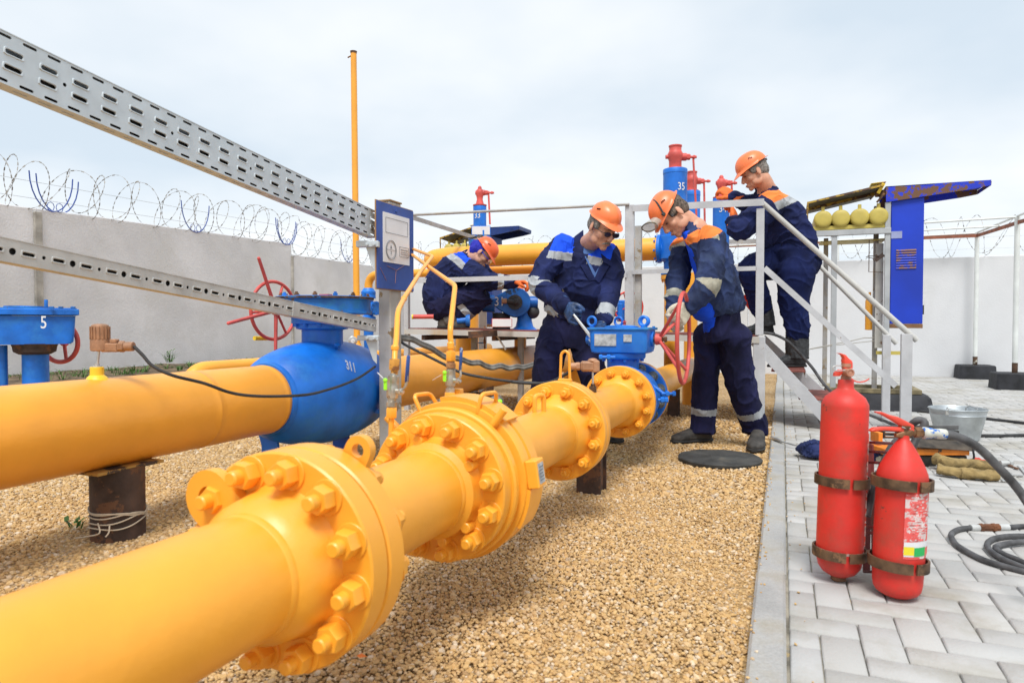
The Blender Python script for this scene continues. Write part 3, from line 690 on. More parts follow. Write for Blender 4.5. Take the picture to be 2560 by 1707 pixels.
D1 = 1.93
IP = thing('impulse_pipe', 'left one of two thin yellow tubes with small ball valves, starting beside the bolted chamber', 'pipe', qD('E', 720, 1300, D1))
b = MB(); fl = V(PX-.165, 1.715, PZ+.09)
b.tube(bend_path([fl, qD('E', 735, 1330, D1), qD('E', 692, 1240, D1), qD('E', 700, 950, D1)], .03, 6), .0078, 12); b.build('lower_tube', YEL, IP)
b = MB(); b.hexnut(qD('E', 700, 958, D1), qD('E', 702, 880, D1)-qD('E', 700, 958, D1), .0165, .03); b.cyl(qD('E', 701, 900, D1), qD('E', 703, 850, D1), .0105); b.build('union_nut', YEL, IP, 30)
ball_valve('v', IP, (qD('E', 700, 860, D1), qD('E', 725, 520, D1)), qD('E', 848, 610, D1-.03), qD('E', 868, 345, D1-.03), D1, .92)
b = MB(); b.cyl(qD('E', 724, 560, D1), qD('E', 730, 490, D1), .010); b.hexnut(qD('E', 727, 490, D1), qD('E', 731, 390, D1)-qD('E', 727, 490, D1), .0165, .032); b.build('union_nut', mat('rusty yellow nut', (.62, .30, .05), .6, chips=(.25, .11, .04), chip_t=.5, cs=30), IP, 30)
b = MB(); up = [qD('E', 731, 400, D1), qD('E', 735, 290, D1+.02), qD('D', 748, 1568, D1+.06), qD('D', 762, 1285, D1+.16), qD('D', 832, 1145, 2.3), qD('D', 985, 900, 2.85), qD('D', 1103, 748, 3.3), qD('D', 920, 680, 4.15), qD('D', 870, 665, 4.45)]
b.tube(bend_path(up, .04, 6), .0083, 12); b.sph(qD('D', 822, 1165, 2.27), .0105); b.lathe([(.0083, 0), (.0115, .004), (.0115, .012), (.0083, .016)], qD('E', 735, 300, D1+.02), ZA, 12); b.build('upper_tube', YEL, IP)
D2 = 2.07
IP2 = thing('impulse_pipe', 'right one of two thin yellow tubes with ball valves, rising from the bolted chamber top', 'pipe', qD('E', 1275, 830, D2))
b = MB(); b.cyl(V(PX-.02, 1.815, PZ+.225), qD('E', 1272, 770, D2), .0125, .0105, 14); b.hexnut(qD('E', 1272, 790, D2), ZA, .0175, .026); b.bbox(qD('E', 1350, 770, D2+.02), (.028, .028, .062), .003); b.build('lower_tube', YEL, IP2, 35)
ball_valve('v', IP2, (qD('E', 1275, 720, D2), qD('E', 1282, 460, D2)), qD('E', 1375, 495, D2-.02), qD('E', 1385, 270, D2-.02), D2, .85)
b = MB(); b.hexnut(qD('E', 1282, 470, D2), ZA, .0165, .016); b.lathe([(.009, 0), (.012, .01), (.010, .02), (.009, .04)], qD('E', 1282, 440, D2), ZA, 12); b.build('rusty_nipple', mat('rusty nipple', (.35, .17, .07), .8, var=.3, vs=40, bump=.6), IP2, 30)
b = MB(); b.hexnut(qD('E', 1282, 400, D2), ZA, .0160, .030); b.lathe([(.0083, 0), (.0112, .004), (.0112, .02), (.0083, .024)], qD('E', 1282, 290, D2), ZA, 14)
b.tube(bend_path([qD('E', 1283, 390, D2), qD('E', 1284, 200, D2), qD('D', 1277, 1560, D2), qD('D', 1278, 1450, D2), qD('D', 1325, 1035, 2.35), qD('D', 1050, 840, 3.1), qD('D', 920, 745, 4.0), qD('D', 875, 712, 4.45)], .035, 6), .0085, 12); b.build('upper_tube', YEL, IP2)
# seals
for k, x, y, x1, y1, D, lab in (('E', 640, 590, 560, 510, D1-.03, 'lime green seal with a paper tag on the left small ball valve'), ('E', 1222, 515, 1100, 590, D2-.02, 'lime green seal with a paper tag on the right small ball valve')):
    c = qD(k, x, y, D); t_ = thing('seal', lab, 'seal', c); b = MB(); b.sph(c, .0065); b.bbox(c+V(0, 0, -.016), (.010, .005, .022), .001); b.build('seal_body', LIME, t_)
    p, e = c, qD(k, x1, y1, D); b = MB(); a, b_, a3 = frame(e-p); b.box(p.lerp(e, .62), (.010, .0008, (e-p).length*.7), (b_, a, a3)); b.build('paper_tag', WSIGN, t_)
c = qD('E', 1762, 800, 2.12); t_ = thing('seal', 'lime green seal hanging from the handle on top of the bolted chamber', 'seal', c); b = MB(); b.sph(c, .008); b.bbox(c+V(0, 0, -.024), (.012, .006, .04), .001); b.build('seal_body', LIME, t_)

# ---------------------------------------------------------------- blue gate valve on the near line
GV = thing('gate_valve', 'blue gate valve with squat gearbox, four lifting eyes and red handwheel between standing workers', 'valve', (PX, 4.2, 0))
fb = flange('flange', 3.978, 4.022, 1, ph=15, m=BLU, parent=GV, nb=0, hubR=.165, hubL=.03)
b = MB(); ycyl(b, PX, PZ, [(.13, 4.015), (.168, 4.05), (.182, 4.10), (.185, 4.2), (.182, 4.28), (.168, 4.33), (.14, 4.37)], 4); b.build('body', BLU, GV, 60)
fb2 = flange('flange', 4.365, 4.418, -1, ph=15, m=BLU, bm=mat('zinc nut', (.30, .31, .28), .35, metal=.8, var=.2), parent=GV, hubR=.15, hubL=.04, boltsc=1.12)
gx, gy = -.925, 4.22
b = MB(); b.lathe([(.098, .50-PZ), (.098, .615-PZ), (.135, .622-PZ), (.14, .632-PZ), (.14, .655-PZ), (.12, .66-PZ)], (gx, gy, PZ), ZA, 36)
for i in range(8): a_ = i*math.pi/4+.3; b.hexnut((gx+.118*math.cos(a_), gy+.118*math.sin(a_), .604), ZA, .012, .018)
b.build('neck', BLU, GV, 35)
b = MB(); b.loft([((gx, gy, z), (w_, 0, 0), (0, w_*.86, 0)) for z, w_ in ((.655, .155), (.664, .170), (.69, .176), (.79, .179), (.797, .179))], 48, 14)
b.cyl((gx-.17, gy, .735), (gx-.215, gy, .735), .042, .042, 20, .004); b.cyl((gx-.205, gy, .735), (gx-.235, gy, .735), .028, .028, 16, .003)
for k in range(6): a_ = k*1.047; b.hexnut((gx-.21, gy+.033*math.cos(a_), .735+.033*math.sin(a_)), (-1, 0, 0), .007, .008)
b.cyl((gx+.17, gy, .742), (gx+.192, gy, .742), .046, .046, 20, .004); gb = b.build('gearbox', BLU, GV, 40)
b = MB(); b.bbox((gx, gy, .806), (.375, .325, .016), .003); b.lathe([(.105, .814), (.105, .820), (.08, .826), (.03, .829)], (gx-.01, gy, 0), ZA, 32)
for i, j in ((-1, -1), (-1, 1), (1, -1), (1, 1), (0, -1), (0, 1)): b.hexnut((gx+i*.165, gy+j*.145, .814), ZA, .009, .008)
b.build('lid', BLU2, gb, 30)
for i, j in ((-.168, -.12), (-.055, .12), (.15, -.12), (.115, .12)):
    b = MB(); c = V(gx+i, gy+j, .852); b.torus(c, (.25, 1, 0), .027, .0085, 26, 10); b.cyl(c-ZA*.040, c-ZA*.026, .015); b.build('lifting_eye', BLU, gb)
b = MB(); yf = gy-.1555; b.bbox((gx-.075, yf, .738), (.135, .006, .072), .001); b.build('nameplate', PGREY, gb)
b = MB(); b.bbox((gx+.062, yf, .750), (.050, .006, .044), .001); b.build('nameplate', PGREY, gb)
b = MB(); b.cyl((gx+.01, gy, .829), (gx+.01, gy, .846), .009); b.lathe([(.004, .846), (.018, .848), (.004, .852), (.008, .858)], (gx+.01, gy, 0), ZA, 8); b.build('position_pointer', REDC, gb)
def fitting(b, k, x0, y0, x1, y1, D, s=1): 
    p0, p1 = qD(k, x0, y0, D), qD(k, x1, y1, D); d = (p1-p0).normalized(); b.cyl(p0, p1, .009*s); b.hexnut(p0.lerp(p1, .3), d, .016*s, .02*s); b.hexnut(p0.lerp(p1, .8), d, .015*s, .018*s)
b = MB(); fitting(b, 'G', 965, 480, 830, 478, 4.05); fitting(b, 'G', 1355, 785, 1470, 785, 4.05); fitting(b, 'G', 1325, 838, 1395, 838, 3.95, 1.1); b.cyl(V(PX+.12, 4.15, PZ+.11), qD('G', 1370, 785, 4.08), .012); b.build('drain_fitting', BLU, GV, 30)
def handwheel(parent, hub, c, ax, R_, r_, nsp, ph, m, ref=ZA, hubr=.03, sp_r=.009):
    hub, c = V(hub), V(c); a, b_, ax = frame(ax, ref); w_ = thing('x', '', '') if False else None
    t_ = MB(); t_.torus(c, ax, R_, r_, 56, 12, ref); rim = t_.build('handwheel', m, parent)
    t_ = MB(); t_.cyl(hub-ax*.02, hub+ax*.022, hubr, hubr*.85, 20, .004)
    for i in range(nsp): th = R(ph+i*360/nsp); t_.cyl(hub, c+(a*math.cos(th)+b_*math.sin(th))*R_, sp_r, sp_r*.9, 10)
    t_.build('spokes', m, rim); return rim
hb = V(-.705, gy, .742); rim = handwheel(GV, hb, (-.555, gy, .750), XA, .272, .0125, 4, 40, REDC, hubr=.036, sp_r=.0105)
b = MB(); b.cyl((-.76, gy, .742), (-.66, gy, .742), .014); b.hexnut((-.672, gy, .742), XA, .017, .018); b.build('stem', RUST, GV)

# ---------------------------------------------------------------- second, larger pipeline with the big ball valve
QX, QZ, QR = -2.52, .44, .178
P2 = thing('gas_pipeline', 'larger yellow gas pipe passing through the big round blue ball valve on the left', 'pipeline', (QX, 2, 0))
b = MB(); b.lathe([(QR, -1.5)]+[(QR, -.5), (QR, 2.33), (QR, 2.362), (QR+.002, 2.366), (QR+.002, 2.374), (QR, 2.378), (QR, 2.41), (QR, 2.79), (QR, 2.816), (QR+.0025, 2.82), (QR+.0025, 2.830), (QR, 2.834), (QR, 2.85), (QR, 3.0)], (QX, 0, QZ), YA, 64, ZA); b.build('pipe_barrel', YELC, P2, 60)
b = MB(); b.lathe([(QR, 3.6), (QR, 8.2)], (QX, 0, QZ-.01), YA, 64, ZA); b.build('pipe_barrel', YELC, P2, 60)
b = MB(); b.tube(bend_path([V(QX, 8.1, QZ-.01), V(QX, 8.7, QZ-.01), V(QX, 8.7, -.3)], .35, 9), QR, 48); b.build('elbow', YEL, P2)
b = MB(); c = qX('B', 634, 1010, QX); ty = c.y; b.lathe([(.042, 0), (.034, .012), (.025, .02), (.025, .05), (.023, .052)], (QX, ty, QZ+QR-.006), ZA, 24); b.build('nozzle', mat('bright yellow nozzle', (.86, .55, .03), .4), P2, 40)
b = MB(); yy = 7.0; px_ = qY('E', 2010, 200, 6.6); b.cyl((QX, px_.y, QZ+.1), (QX, px_.y, .76), .062, n=32); b.build('branch_stub', YELC, P2)
# big ball valve
BV = thing('ball_valve', 'large round blue ball valve numbered 311 with a flat drum on top', 'valve', (QX, 3.33, 0))
BY, BR = 3.33, .300
b = MB()
def ball_r(y): return QR+.018+(BR-QR-.018)*math.cos(min(1, abs(y)/.46)*math.pi/2)**.6
pr = [(QR-.004, -.487), (QR+.010, -.485), (QR+.018, -.468)]+[(ball_r(-.46+.92*i/26), -.46+.92*i/26) for i in range(27)]+[(QR+.018, .468), (QR+.010, .485), (QR-.004, .487)]
b.lathe(pr, (QX, BY, QZ), YA, 64, ZA); body = b.build('body', BLU, BV, 30)
b = MB(); b.lathe([(.125, .62), (.118, .74), (.118, .80), (.145, .805), (.15, .81), (.15, .835), (.172, .837), (.175, .842), (.175, .885), (.17, .89), (.15, .892)], (QX, BY, 0), ZA, 40)
for i in range(12): a_ = i*math.pi/6; b.hexnut((QX+.158*math.cos(a_), BY+.158*math.sin(a_), .818), ZA, .012, .020)
b.build('neck', BLU, BV, 35)
b = MB(); b.lathe([(.15, .888), (.268, .892), (.272, .897), (.272, .91), (.262, .912), (.262, .972), (.277, .975), (.28, .979), (.28, .99), (.276, .993), (.1, .994)], (QX+.02, BY, 0), ZA, 56); dr = b.build('gear_drum', BLU2, BV, 30)
b = MB(); b.lathe([(.2815, .978), (.2825, .9795), (.2825, .988), (.281, .990)], (QX+.02, BY, 0), ZA, 56, caps=False); b.build('rusty_rim', mat('rust rim', (.10, .055, .03), .85, var=.4, vs=20, bump=.8, chips=(.02, .15, .4), chip_t=.58, cs=14), dr)
for i in range(14):
    a_ = i*2*math.pi/14+.2; b = MB(); c = V(QX+.02+.245*math.cos(a_), BY+.245*math.sin(a_), .993); b.hexnut(c, ZA, .014, .014); b.cyl(c, c+ZA*.022, .008, n=10); b.build('bolt', RUST if i % 3 else BLU2, dr, 30)
b = MB(); b.lathe([(.09, .993), (.09, 1.0), (.06, 1.003), (.0, 1.003)], (QX-.04, BY-.02, 0), ZA, 24); b.build('cap', BLU2, dr)
b = MB(); b.box((QX+.10, BY-.1, 1.0), (.06, .04, .008)); b.build('red_plate', REDC, dr)
for px, py in (q('B', 2190, 1170), q('E', 470, 720)):
    d = ray(px, py); c0 = V(QX, BY, QZ); oc = CAM-c0; tt = -(oc.dot(d))/d.dot(d)
    pt = CAM+d*tt; od = (pt-c0); od.z *= .4; od.normalize(); b = MB(); nr = V(od.y, -od.x, .0).normalized(); add_lug(b, c0+od*.26, od+V(0, 0, .0), V(0, 0, 1).cross(od).normalized()*1.0, .10, .12, .02, .026); b.build('lifting_lug', BLU, BV, 40)
def on_ball(px, py):
    d = ray(px, py).normalized(); c0 = V(QX, BY, QZ); oc = CAM-c0; bb_ = oc.dot(d); cc = oc.dot(oc)-(BR+.004)**2; disc = bb_*bb_-cc
    t_ = -bb_-math.sqrt(max(0, disc)); p = CAM+d*t_; return p, (p-c0).normalized()
p, nr = on_ball(*q('B', 2285, 962)); rr = V(0, 0, 1).cross(nr).normalized(); rr = (rr+V(0, 0, -.28)).normalized(); uu = nr.cross(rr)
me = text_mesh('311', .085, .0035, .62)
for v_ in me.vertices:
    x, y, z = v_.co; pp = p+rr*x+uu*y; dd = (pp-V(QX, BY, QZ)); v_.co = V(QX, BY, QZ)+dd.normalized()*(BR+.003+.0008)*(1.0)+V(0, dd.y*.0, 0)
for v_ in me.vertices:
    dd = V(v_.co)-V(QX, BY, QZ); yb = dd.y; rad = ball_r(yb)+.0035; h = math.hypot(dd.x, dd.z); v_.co = V(QX+dd.x/h*rad, BY+yb, QZ+dd.z/h*rad)
me.materials.clear(); me.materials.append(WPAINT); link('number', me, BV)
p, nr = on_ball(*q('B', 2050, 1180)); b = MB(); b.cyl(p-nr*.02, p+nr*.03, .014); b.hexnut(p+nr*.01, nr, .02, .02); b.build('drain_fitting', BLU, BV); b = MB(); b.cyl(p+nr*.03, p+nr*.045, .013); b.build('drain_plug', STEEL, BV)
p, nr = on_ball(*q('B', 2195, 845)); b = MB(); b.cyl(p-nr*.02, p+nr*.035, .012); b.hexnut(p+nr*.015, nr, .018, .022); b.build('grease_fitting', BLU, BV)
for yy, fx in ((2.98, AY(676, 1115, 2.98).x), (3.72, AY(853, 1100, 3.72).x)):
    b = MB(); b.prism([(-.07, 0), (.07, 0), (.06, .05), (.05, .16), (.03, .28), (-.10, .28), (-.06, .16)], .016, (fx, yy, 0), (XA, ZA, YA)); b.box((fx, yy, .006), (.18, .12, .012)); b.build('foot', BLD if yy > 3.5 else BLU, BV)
hub = AD(690, 776, 4.38); ax = V(.995, -.10, 0).normalized()
wh = handwheel(BV, hub, hub-ax*.02, ax, .185, .011, 3, 95, REDC, hubr=.03)
b = MB()
for px, py in ((647, 646), (571, 808), (689, 873)): e = AX(px, py, hub.x+.02); b.cyl(hub, e, .0125, .0105, 10); b.sph(e, .0105, 8, 6)
b.build('turning_bars', REDC, wh)
b = MB(); b.cyl(hub, V(QX+.02, BY, .94), .025); b.build('shaft', BLU2, BV)
b = MB(); b.cyl(qD('B', 1745, 772, 4.4), qD('B', 1662, 772, 4.3), .014); tag(b.build('limit_rod', mat('bright yellow rod', (.86, .60, .03), .4), BV))

# supports
def support(lab, c, size, h, m=RSTD, round_=False):
    t_ = thing('pipe_support', lab, 'pipe support', (c[0], c[1], 0)); b = MB()
    if round_: b.cyl((c[0], c[1], -.05), (c[0], c[1], h), size, n=40)
    else:
        w_ = size; tk = .012
        b.box((c[0], c[1]-w_/2+tk/2, h/2-.03), (w_, tk, h)); b.box((c[0], c[1]+w_/2-tk/2, h/2-.03), (w_, tk, h)); b.box((c[0]+w_/2-.02, c[1], h/2-.03), (tk, w_-2*tk-.002, h))
    b.build('post', m, t_); b = MB()
    return t_, b
t_, b = support('dark round steel post with string wound round it under the larger yellow pipe', (QX+.035, 1.96), .099, .262, RSTD, True)
b.bbox((QX, 1.96, .262), (.24, .30, .012), .002, (XA, YA, ZA)); b.build('saddle', mat('saddle plate', (.45, .26, .06), .7, chips=(.06, .04, .03), chip_t=.5, cs=14), t_)
b = MB(); c = V(QX+.035, 1.96, 0); ns_ = 5
for k in range(ns_):
    z0 = .045+.012*k; pts = [c+V(.1025*math.cos(a_), .1025*math.sin(a_), z0+.014*math.sin(a_+k*1.1)+.006*math.sin(3*a_+k)) for a_ in [2*math.pi*i/36 for i in range(36)]]; b.tube(pts, .0028, 6, True)
b.tube(smooth_path([c+V(.02, -.103, .06), c+V(.05, -.12, .03), c+V(-.01, -.125, .012), c+V(-.07, -.13, .0)], 5), .003, 6); b.tube(smooth_path([c+V(.06, -.085, .05), c+V(.075, -.10, .03), c+V(.07, -.11, .015)], 5), .003, 6)
tag(b.build('string', mat('pale string', (.58, .50, .38), .9, var=.1), origin=c), 'pale string wound round the dark post under the larger pipe', 'string')
t_, b = support('rusty dark channel post under the third flange joint of the near pipe', (-.90, 3.40-.02), .125, .262); b.box((-.90, 3.38, .262), (.14, .14, .008)); b.build('saddle', RSTD, t_)
t_, b = support('rusty square post under the near pipe behind the blue gate valve', (-.93, 6.42), .10, .262); b.box((-.93, 6.42, .266), (.14, .14, .008)); b.build('saddle', RSTD, t_)
t_ = thing('pipe_support', 'rough concrete block carrying the larger yellow pipe behind the sign post', 'pipe support', (QX-.02, 5.3, 0))
b = MB(); b.loft([((QX+.02, 5.35, z), (w_, 0, 0), (0, .17, 0)) for z, w_ in ((-.03, .30), (.08, .29), (.19, .26), (.215, .24))], 24, 6)
for i, v_ in enumerate(b.v): n_ = noise.noise(V(v_)*9)*.03; b.v[i] = (v_[0]+n_, v_[1]+n_, v_[2]+n_*.6)
b.build('concrete_block', mat('rough concrete', (.27, .25, .22), .95, var=.3, vs=14, bump=1, bs=30), t_)
b = MB(); b.prism([(-.2, .0), (.2, .0), (.2, .09), (.12, .03), (-.12, .03), (-.2, .09)], .16, (QX, 5.27, .212), (XA, ZA, YA)); b.build('saddle', RUST, t_)
# bypass pipe lying behind
BP = thing('bypass_pipe', 'thin yellow pipe lying behind the larger pipe, curving down at its left end', 'pipe', (-4.1, 6, 0))
pts = [V(-4.1, AX(471, 935, -4.1).y, .1), V(-4.1, AX(471, 935, -4.1).y, .49), V(-4.1, 9.4, .49)]; b = MB(); b.tube([pts[0]+V(0, 0, -.2)]+bend_path(pts, .24, 9), .062, 28); b.build('pipe_barrel', YEL, BP)
# tall vent pole
pv = AX(893, 880, -4.1); zt = AX(883, 134, -4.1).z
VP = thing('vent_pole', 'tall thin yellow vent pole standing behind the cable trays', 'pole', (pv.x, pv.y, 0))
b = MB(); b.lathe([(.062, .50), (.072, .53), (.072, .565), (.045, .62), (.036, .64), (.034, .66), (.031, zt-.3), (.030, zt)], (0, 0, 0), ZA, 24)
b = MB(); top = AX(884, 134, pv.x); ax = V(top.x, top.y, zt)-V(pv.x, pv.y, .5); b.lathe([(.062, 0), (.072, .03), (.072, .065), (.045, .12), (.036, .14), (.033, .16), (.031, ax.length-.3), (.030, ax.length)], (pv.x, pv.y, .5), ax, 24, caps=True); b.build('pole', YEL, VP, 40)
b = MB(); b.lathe([(.031, 0), (.033, .01), (.036, .022), (.0, .03)], V(pv.x, pv.y, .5)+ax, ax, 16); b.cyl(V(pv.x, pv.y, .49)+ax, V(pv.x-.07, pv.y, .47)+ax, .007); b.build('rusty_cap', RUST, VP)
c = AD(882, 852, 6.3); t_ = thing('pressure_gauge', 'round white pressure gauge beside the foot of the tall yellow pole', 'gauge', c); vd = (CAM-c).normalized()
b = MB(); b.lathe([(.036, -.02), (.042, -.015), (.042, .012), (.038, .014)], c, vd, 28); b.build('case', STEEL, t_); b = MB(); b.lathe([(.0375, .0138), (.0, .0142)], c, vd, 28, caps=False); b.build('dial', WSIGN, t_)
b = MB(); b.bar(c+vd*.016-rt*.012, c+vd*.016+rt*.03, .003, .001); b.build('needle', INK, t_); b = MB(); b.cyl(c-V(0, 0, .03), V(c.x+.03, c.y, .5), .008); b.build('stem', YEL, t_)

# ---------------------------------------------------------------- transmitters and cables
def transmitter(lab, D, cx, cy, s, base, side, cat='sensor', stemtop=None):
    c = AD(cx, cy, D); t_ = thing('transmitter', lab, 'sensor', base); up = ZA; b = MB()
    pr = [(.030*s, 0), (.036*s, .004*s), (.036*s, .042*s), (.035*s, .046*s)]; b.lathe(pr, c, ZA, 28)
    for i in range(16): a_ = i*math.pi/8; p = c+V(math.cos(a_)*.0345*s, math.sin(a_)*.0345*s, .073*s); b.bbox(p, (.005*s, .007*s, .052*s), .001, (V(math.cos(a_), math.sin(a_), 0), V(-math.sin(a_), math.cos(a_), 0), ZA))
    b.lathe([(.033*s, .046*s), (.033*s, .098*s), (.030*s, .104*s), (.02*s, .109*s), (.0, .110*s)], c, ZA, 28); b.build('housing', BRASS, t_, 30)
    b = MB(); d = V(side); b.bbox(c+d*.045*s+V(0, 0, .014*s), (.07*s, .04*s, .036*s), .005, (d, d.cross(ZA), ZA)); b.hexnut(c+d*.078*s+V(0, 0, .018*s), d, .023*s, .022*s); b.cyl(c+d*.10*s+V(0, 0, .018*s), c+d*.135*s+V(0, 0, .018*s), .019*s, .019*s, 16, .002); b.bbox(c+d*.058*s+V(0, 0, .040*s), (.026*s, .03*s, .016*s), .003, (d, d.cross(ZA), ZA)); b.build('cable_gland', BRASS, t_, 30)
    b = MB(); b.cyl(base, c+V(-.008*s, 0, 0), .0055*s, n=12); b.lathe([(.012*s, 0), (.019*s, .002), (.019*s, .008), (.011*s, .010), (.011*s, .016)], base, ZA, 16); b.build('stem', STEEL, t_, 30); return c
Dt = depth(V(QX, ty, .7)); sd_ = (rt*1.0+V(0, 0, 0)).normalized()
tcn_ = transmitter('brown ribbed transmitter standing on the larger yellow pipe at the far left', Dt, *q('B', 655, 855), .98, V(QX, ty, QZ+QR+.042), sd_)
y2 = AX(1482, 965, PX).y; b = MB(); 
t2 = thing('transmitter', 'small brown transmitter on a stem in front of the blue gate valve', 'sensor', (PX, y2, PZ+PR))
c = AD(*q('G', 745, 555), depth(V(PX, y2, .5))); sx_ = -rt
b.bbox(c+V(.0, 0, .0), (.085, .05, .052), .010, (rt, rt.cross(ZA), ZA)); b.sph(c+rt*.02+ZA*.028, .026, sc=(1, 1, .5)); b.hexnut(c-rt*.045, -rt, .020, .02); b.cyl(c-rt*.06, c-rt*.095, .018, n=16); b.bbox(c+rt*.035-ZA*.0, (.035, .056, .06), .006, (rt, rt.cross(ZA), ZA)); b.build('housing', BRASS, t2, 30)
b = MB(); b.cyl(V(PX, y2, PZ+PR), c+rt*.02, .005); b.build('stem', STEEL, t2); b = MB(); b.hexnut(V(PX, y2, PZ+PR-.004), ZA, .019, .035); b.cyl(V(PX, y2, PZ+PR+.03), V(PX, y2, PZ+PR+.042), .011); b.build('nipple', RUST, t2)
def cable(name, lab, cat, pts, r_, m, k=6, group=None):
    b = MB(); b.tube(smooth_path(pts, k), r_, 10); return tag(b.build(name, m, origin=pts[0]), lab, cat, group)
e0 = tcn_+sd_*.133+V(0, 0, .018)
cable('cable', 'black cable sagging from the brown transmitter across the big blue ball valve', 'cable', [e0, qD('B', 930, 880, Dt+.0), qD('B', 1000, 955, Dt), qD('B', 1130, 1015, Dt+.02), qD('B', 1330, 1065, Dt+.1), qD('B', 1500, 1125, Dt+.2), qD('B', 1650, 1148, Dt+.3), qD('B', 1850, 1150, Dt+.45), qD('B', 2020, 1138, Dt+.6), qD('B', 2150, 1105, Dt+.75), qD('B', 2250, 1072, Dt+.9), qD('B', 2352, 1025, Dt+1.05), qD('E', 540, 455, Dt+1.15)], .0068, BLK, 7)
cable('cable', 'black cable hanging from the sign post to the small brown transmitter on the near pipe', 'cable', [qD('E', 780, 200, 4.2), qD('E', 850, 250, 4.15), qD('E', 1050, 350, 4.1), qD('E', 1230, 440, 4.05), qD('E', 1400, 520, 4.0), qD('E', 1650, 570, 3.95), qD('E', 1850, 598, 3.9), qD('E', 2150, 620, 3.85), qD('G', 100, 686, 3.82), qD('G', 300, 700, 3.8), qD('G', 430, 685, 3.78), qD('G', 530, 635, 3.75), qD('G', 618, 578, 3.72)], .0085, mat('scuffed black cable', (.03, .03, .03), .6, chips=(.4, .32, .15), chip_t=.64, cs=40), 6)
for dy, dd, n_ in ((0, 0, 'upper'), (24, -.03, 'lower')):
    cable('conduit', '%s of the two grey corrugated conduits draped in waves over the larger pipe' % n_, 'conduit', [qD('E', x, y+dy, D+dd) for x, y, D in ((770, 160, 4.25), (900, 175, 4.3), (1000, 225, 4.4), (1090, 262, 4.5), (1160, 310, 4.6), (1240, 355, 4.7), (1330, 360, 4.8), (1400, 378, 4.9), (1480, 408, 5.0), (1560, 405, 5.05), (1620, 435, 5.1), (1690, 452, 5.15), (1770, 436, 5.2), (1850, 460, 5.25), (1930, 445, 5.3), (2000, 450, 5.35), (2120, 415, 5.4))], .0125, CONDU, 5)

# ---------------------------------------------------------------- sign post, sign and cable trays
SP = thing('sign_post', 'grey rust-speckled square steel post carrying the blue sign and both cable trays', 'post', (-2.16, 3.47, 0))
zt = AY(975, 505, 3.47).z; b = MB(); b.bbox((-2.163, 3.50, zt/2-.03), (.082, .125, zt+.06), .006); b.build('post', GRYR, SP, 30)
b = MB(); b.bbox((-2.163, 3.50, zt+.004), (.09, .135, .01), .002); b.build('top_cap', mat('rusty cap', (.30, .19, .09), .8, bump=.5), SP)
SGX = -2.100
tl, tr, br_, bl = [AX(*q('D', x, y), SGX) for x, y in ((555, 205), (915, 302), (918, 1085), (570, 1066))]
S_ = thing('sign', 'blue rectangular sign with a white panel, circle and boxes on the grey post', 'sign', (tl+br_)/2)
y0, y1 = min(tl.y, bl.y), max(tr.y, br_.y)
y0, y1 = (tl.y+bl.y)/2, (tr.y+br_.y)/2; z1, z0 = (tl.z+tr.z)/2, (bl.z+br_.z)/2; z1 = tl.z*.5+tr.z*.5
b = MB(); b.prism([(y0, z0), (y1, z0), (y1, z1-.004), (y1-.012, z1), (y0+.18, z1), (y0+.175, z1-.006), (y0+.15, z1), (y0, z1)], .006, (SGX-.006, 0, 0), (YA, ZA, XA)); b.build('board', SIGNB, S_)
b = MB(); b.box((SGX-.010, (y0+y1)/2, (z0+z1)/2), (.006, y1-y0+.012, z1-z0+.012)); b.build('plywood_back', mat('plywood edge', (.40, .24, .13), .8), S_)
corn = [AX(*q('D', x, y), SGX) for x, y in ((610, 310), (868, 378), (877, 838), (620, 803))]
py0, py1 = (corn[0].y+corn[3].y)/2, (corn[1].y+corn[2].y)/2; pz1, pz0 = (corn[0].z+corn[1].z)/2, (corn[2].z+corn[3].z)/2
b = MB(); b.box((SGX+.0015, (py0+py1)/2, (pz0+pz1)/2), (.003, py1-py0, pz1-pz0)); b.build('white_panel', WSIGN, S_)
W_, H_ = py1-py0, pz1-pz0
def pt(u, v_, o=.0045): return V(SGX+o, py0+W_*u, pz0+H_*v_)
def frame_rect(b, u0, v0, u1, v1, t=.002):
    for a_, c_ in (((u0, v0), (u1, v0)), ((u0, v1), (u1, v1)), ((u0, v0), (u0, v1)), ((u1, v0), (u1, v1))):
        p, r_ = pt(*a_), pt(*c_); b.box((p+r_)/2, (.001, abs(r_.y-p.y)+t, abs(r_.z-p.z)+t))
b = MB(); frame_rect(b, .09, .60, .92, .90); frame_rect(b, .60, .16, .95, .36)
for k in range(24):
    a0_, a1_ = 2*math.pi*k/24, 2*math.pi*(k+1)/24; ru = .19*W_
    for rr, tt in ((ru, .004), (ru*.85, .0015)):
        p = pt(.28, .26)+V(0, ru*0+rr*math.cos(a0_), rr*math.sin(a0_)); r_ = pt(.28, .26)+V(0, rr*math.cos(a1_), rr*math.sin(a1_)); b.bar(p, r_, .001, tt, XA)
p = pt(.28, .26); b.box(p, (.001, ru*2, .002))
for kk, v_ in enumerate((.30, .25, .21)): 
    for u in np.arange(.65, .90, .04): b.box(pt(u+.01, v_), (.001, W_*.025, .004 if kk else .006))
b.build('printed_frames', INK, S_)
decal('A', .030, pt(.28, .315), YA, ZA, INK, S_, 'letter', .01, .8); decal('2', .026, pt(.28, .20), YA, ZA, INK, S_, 'letter', .01, .8)
b = MB(); b.cyl(V(SGX, (y0+y1)/2, z1-.03), V(SGX+.006, (y0+y1)/2, z1-.03), .008); b.build('screw', SIGNB, S_)
b = MB()
for l in (((590, 860), (650, 985)), ((655, 840), (750, 885)), ((750, 885), (825, 838)), ((745, 885), (738, 1010))):
    p, r_ = [AX(*q('D', *t), SGX+.0012) for t in l]; b.bar(p, r_, .0008, .003, XA)
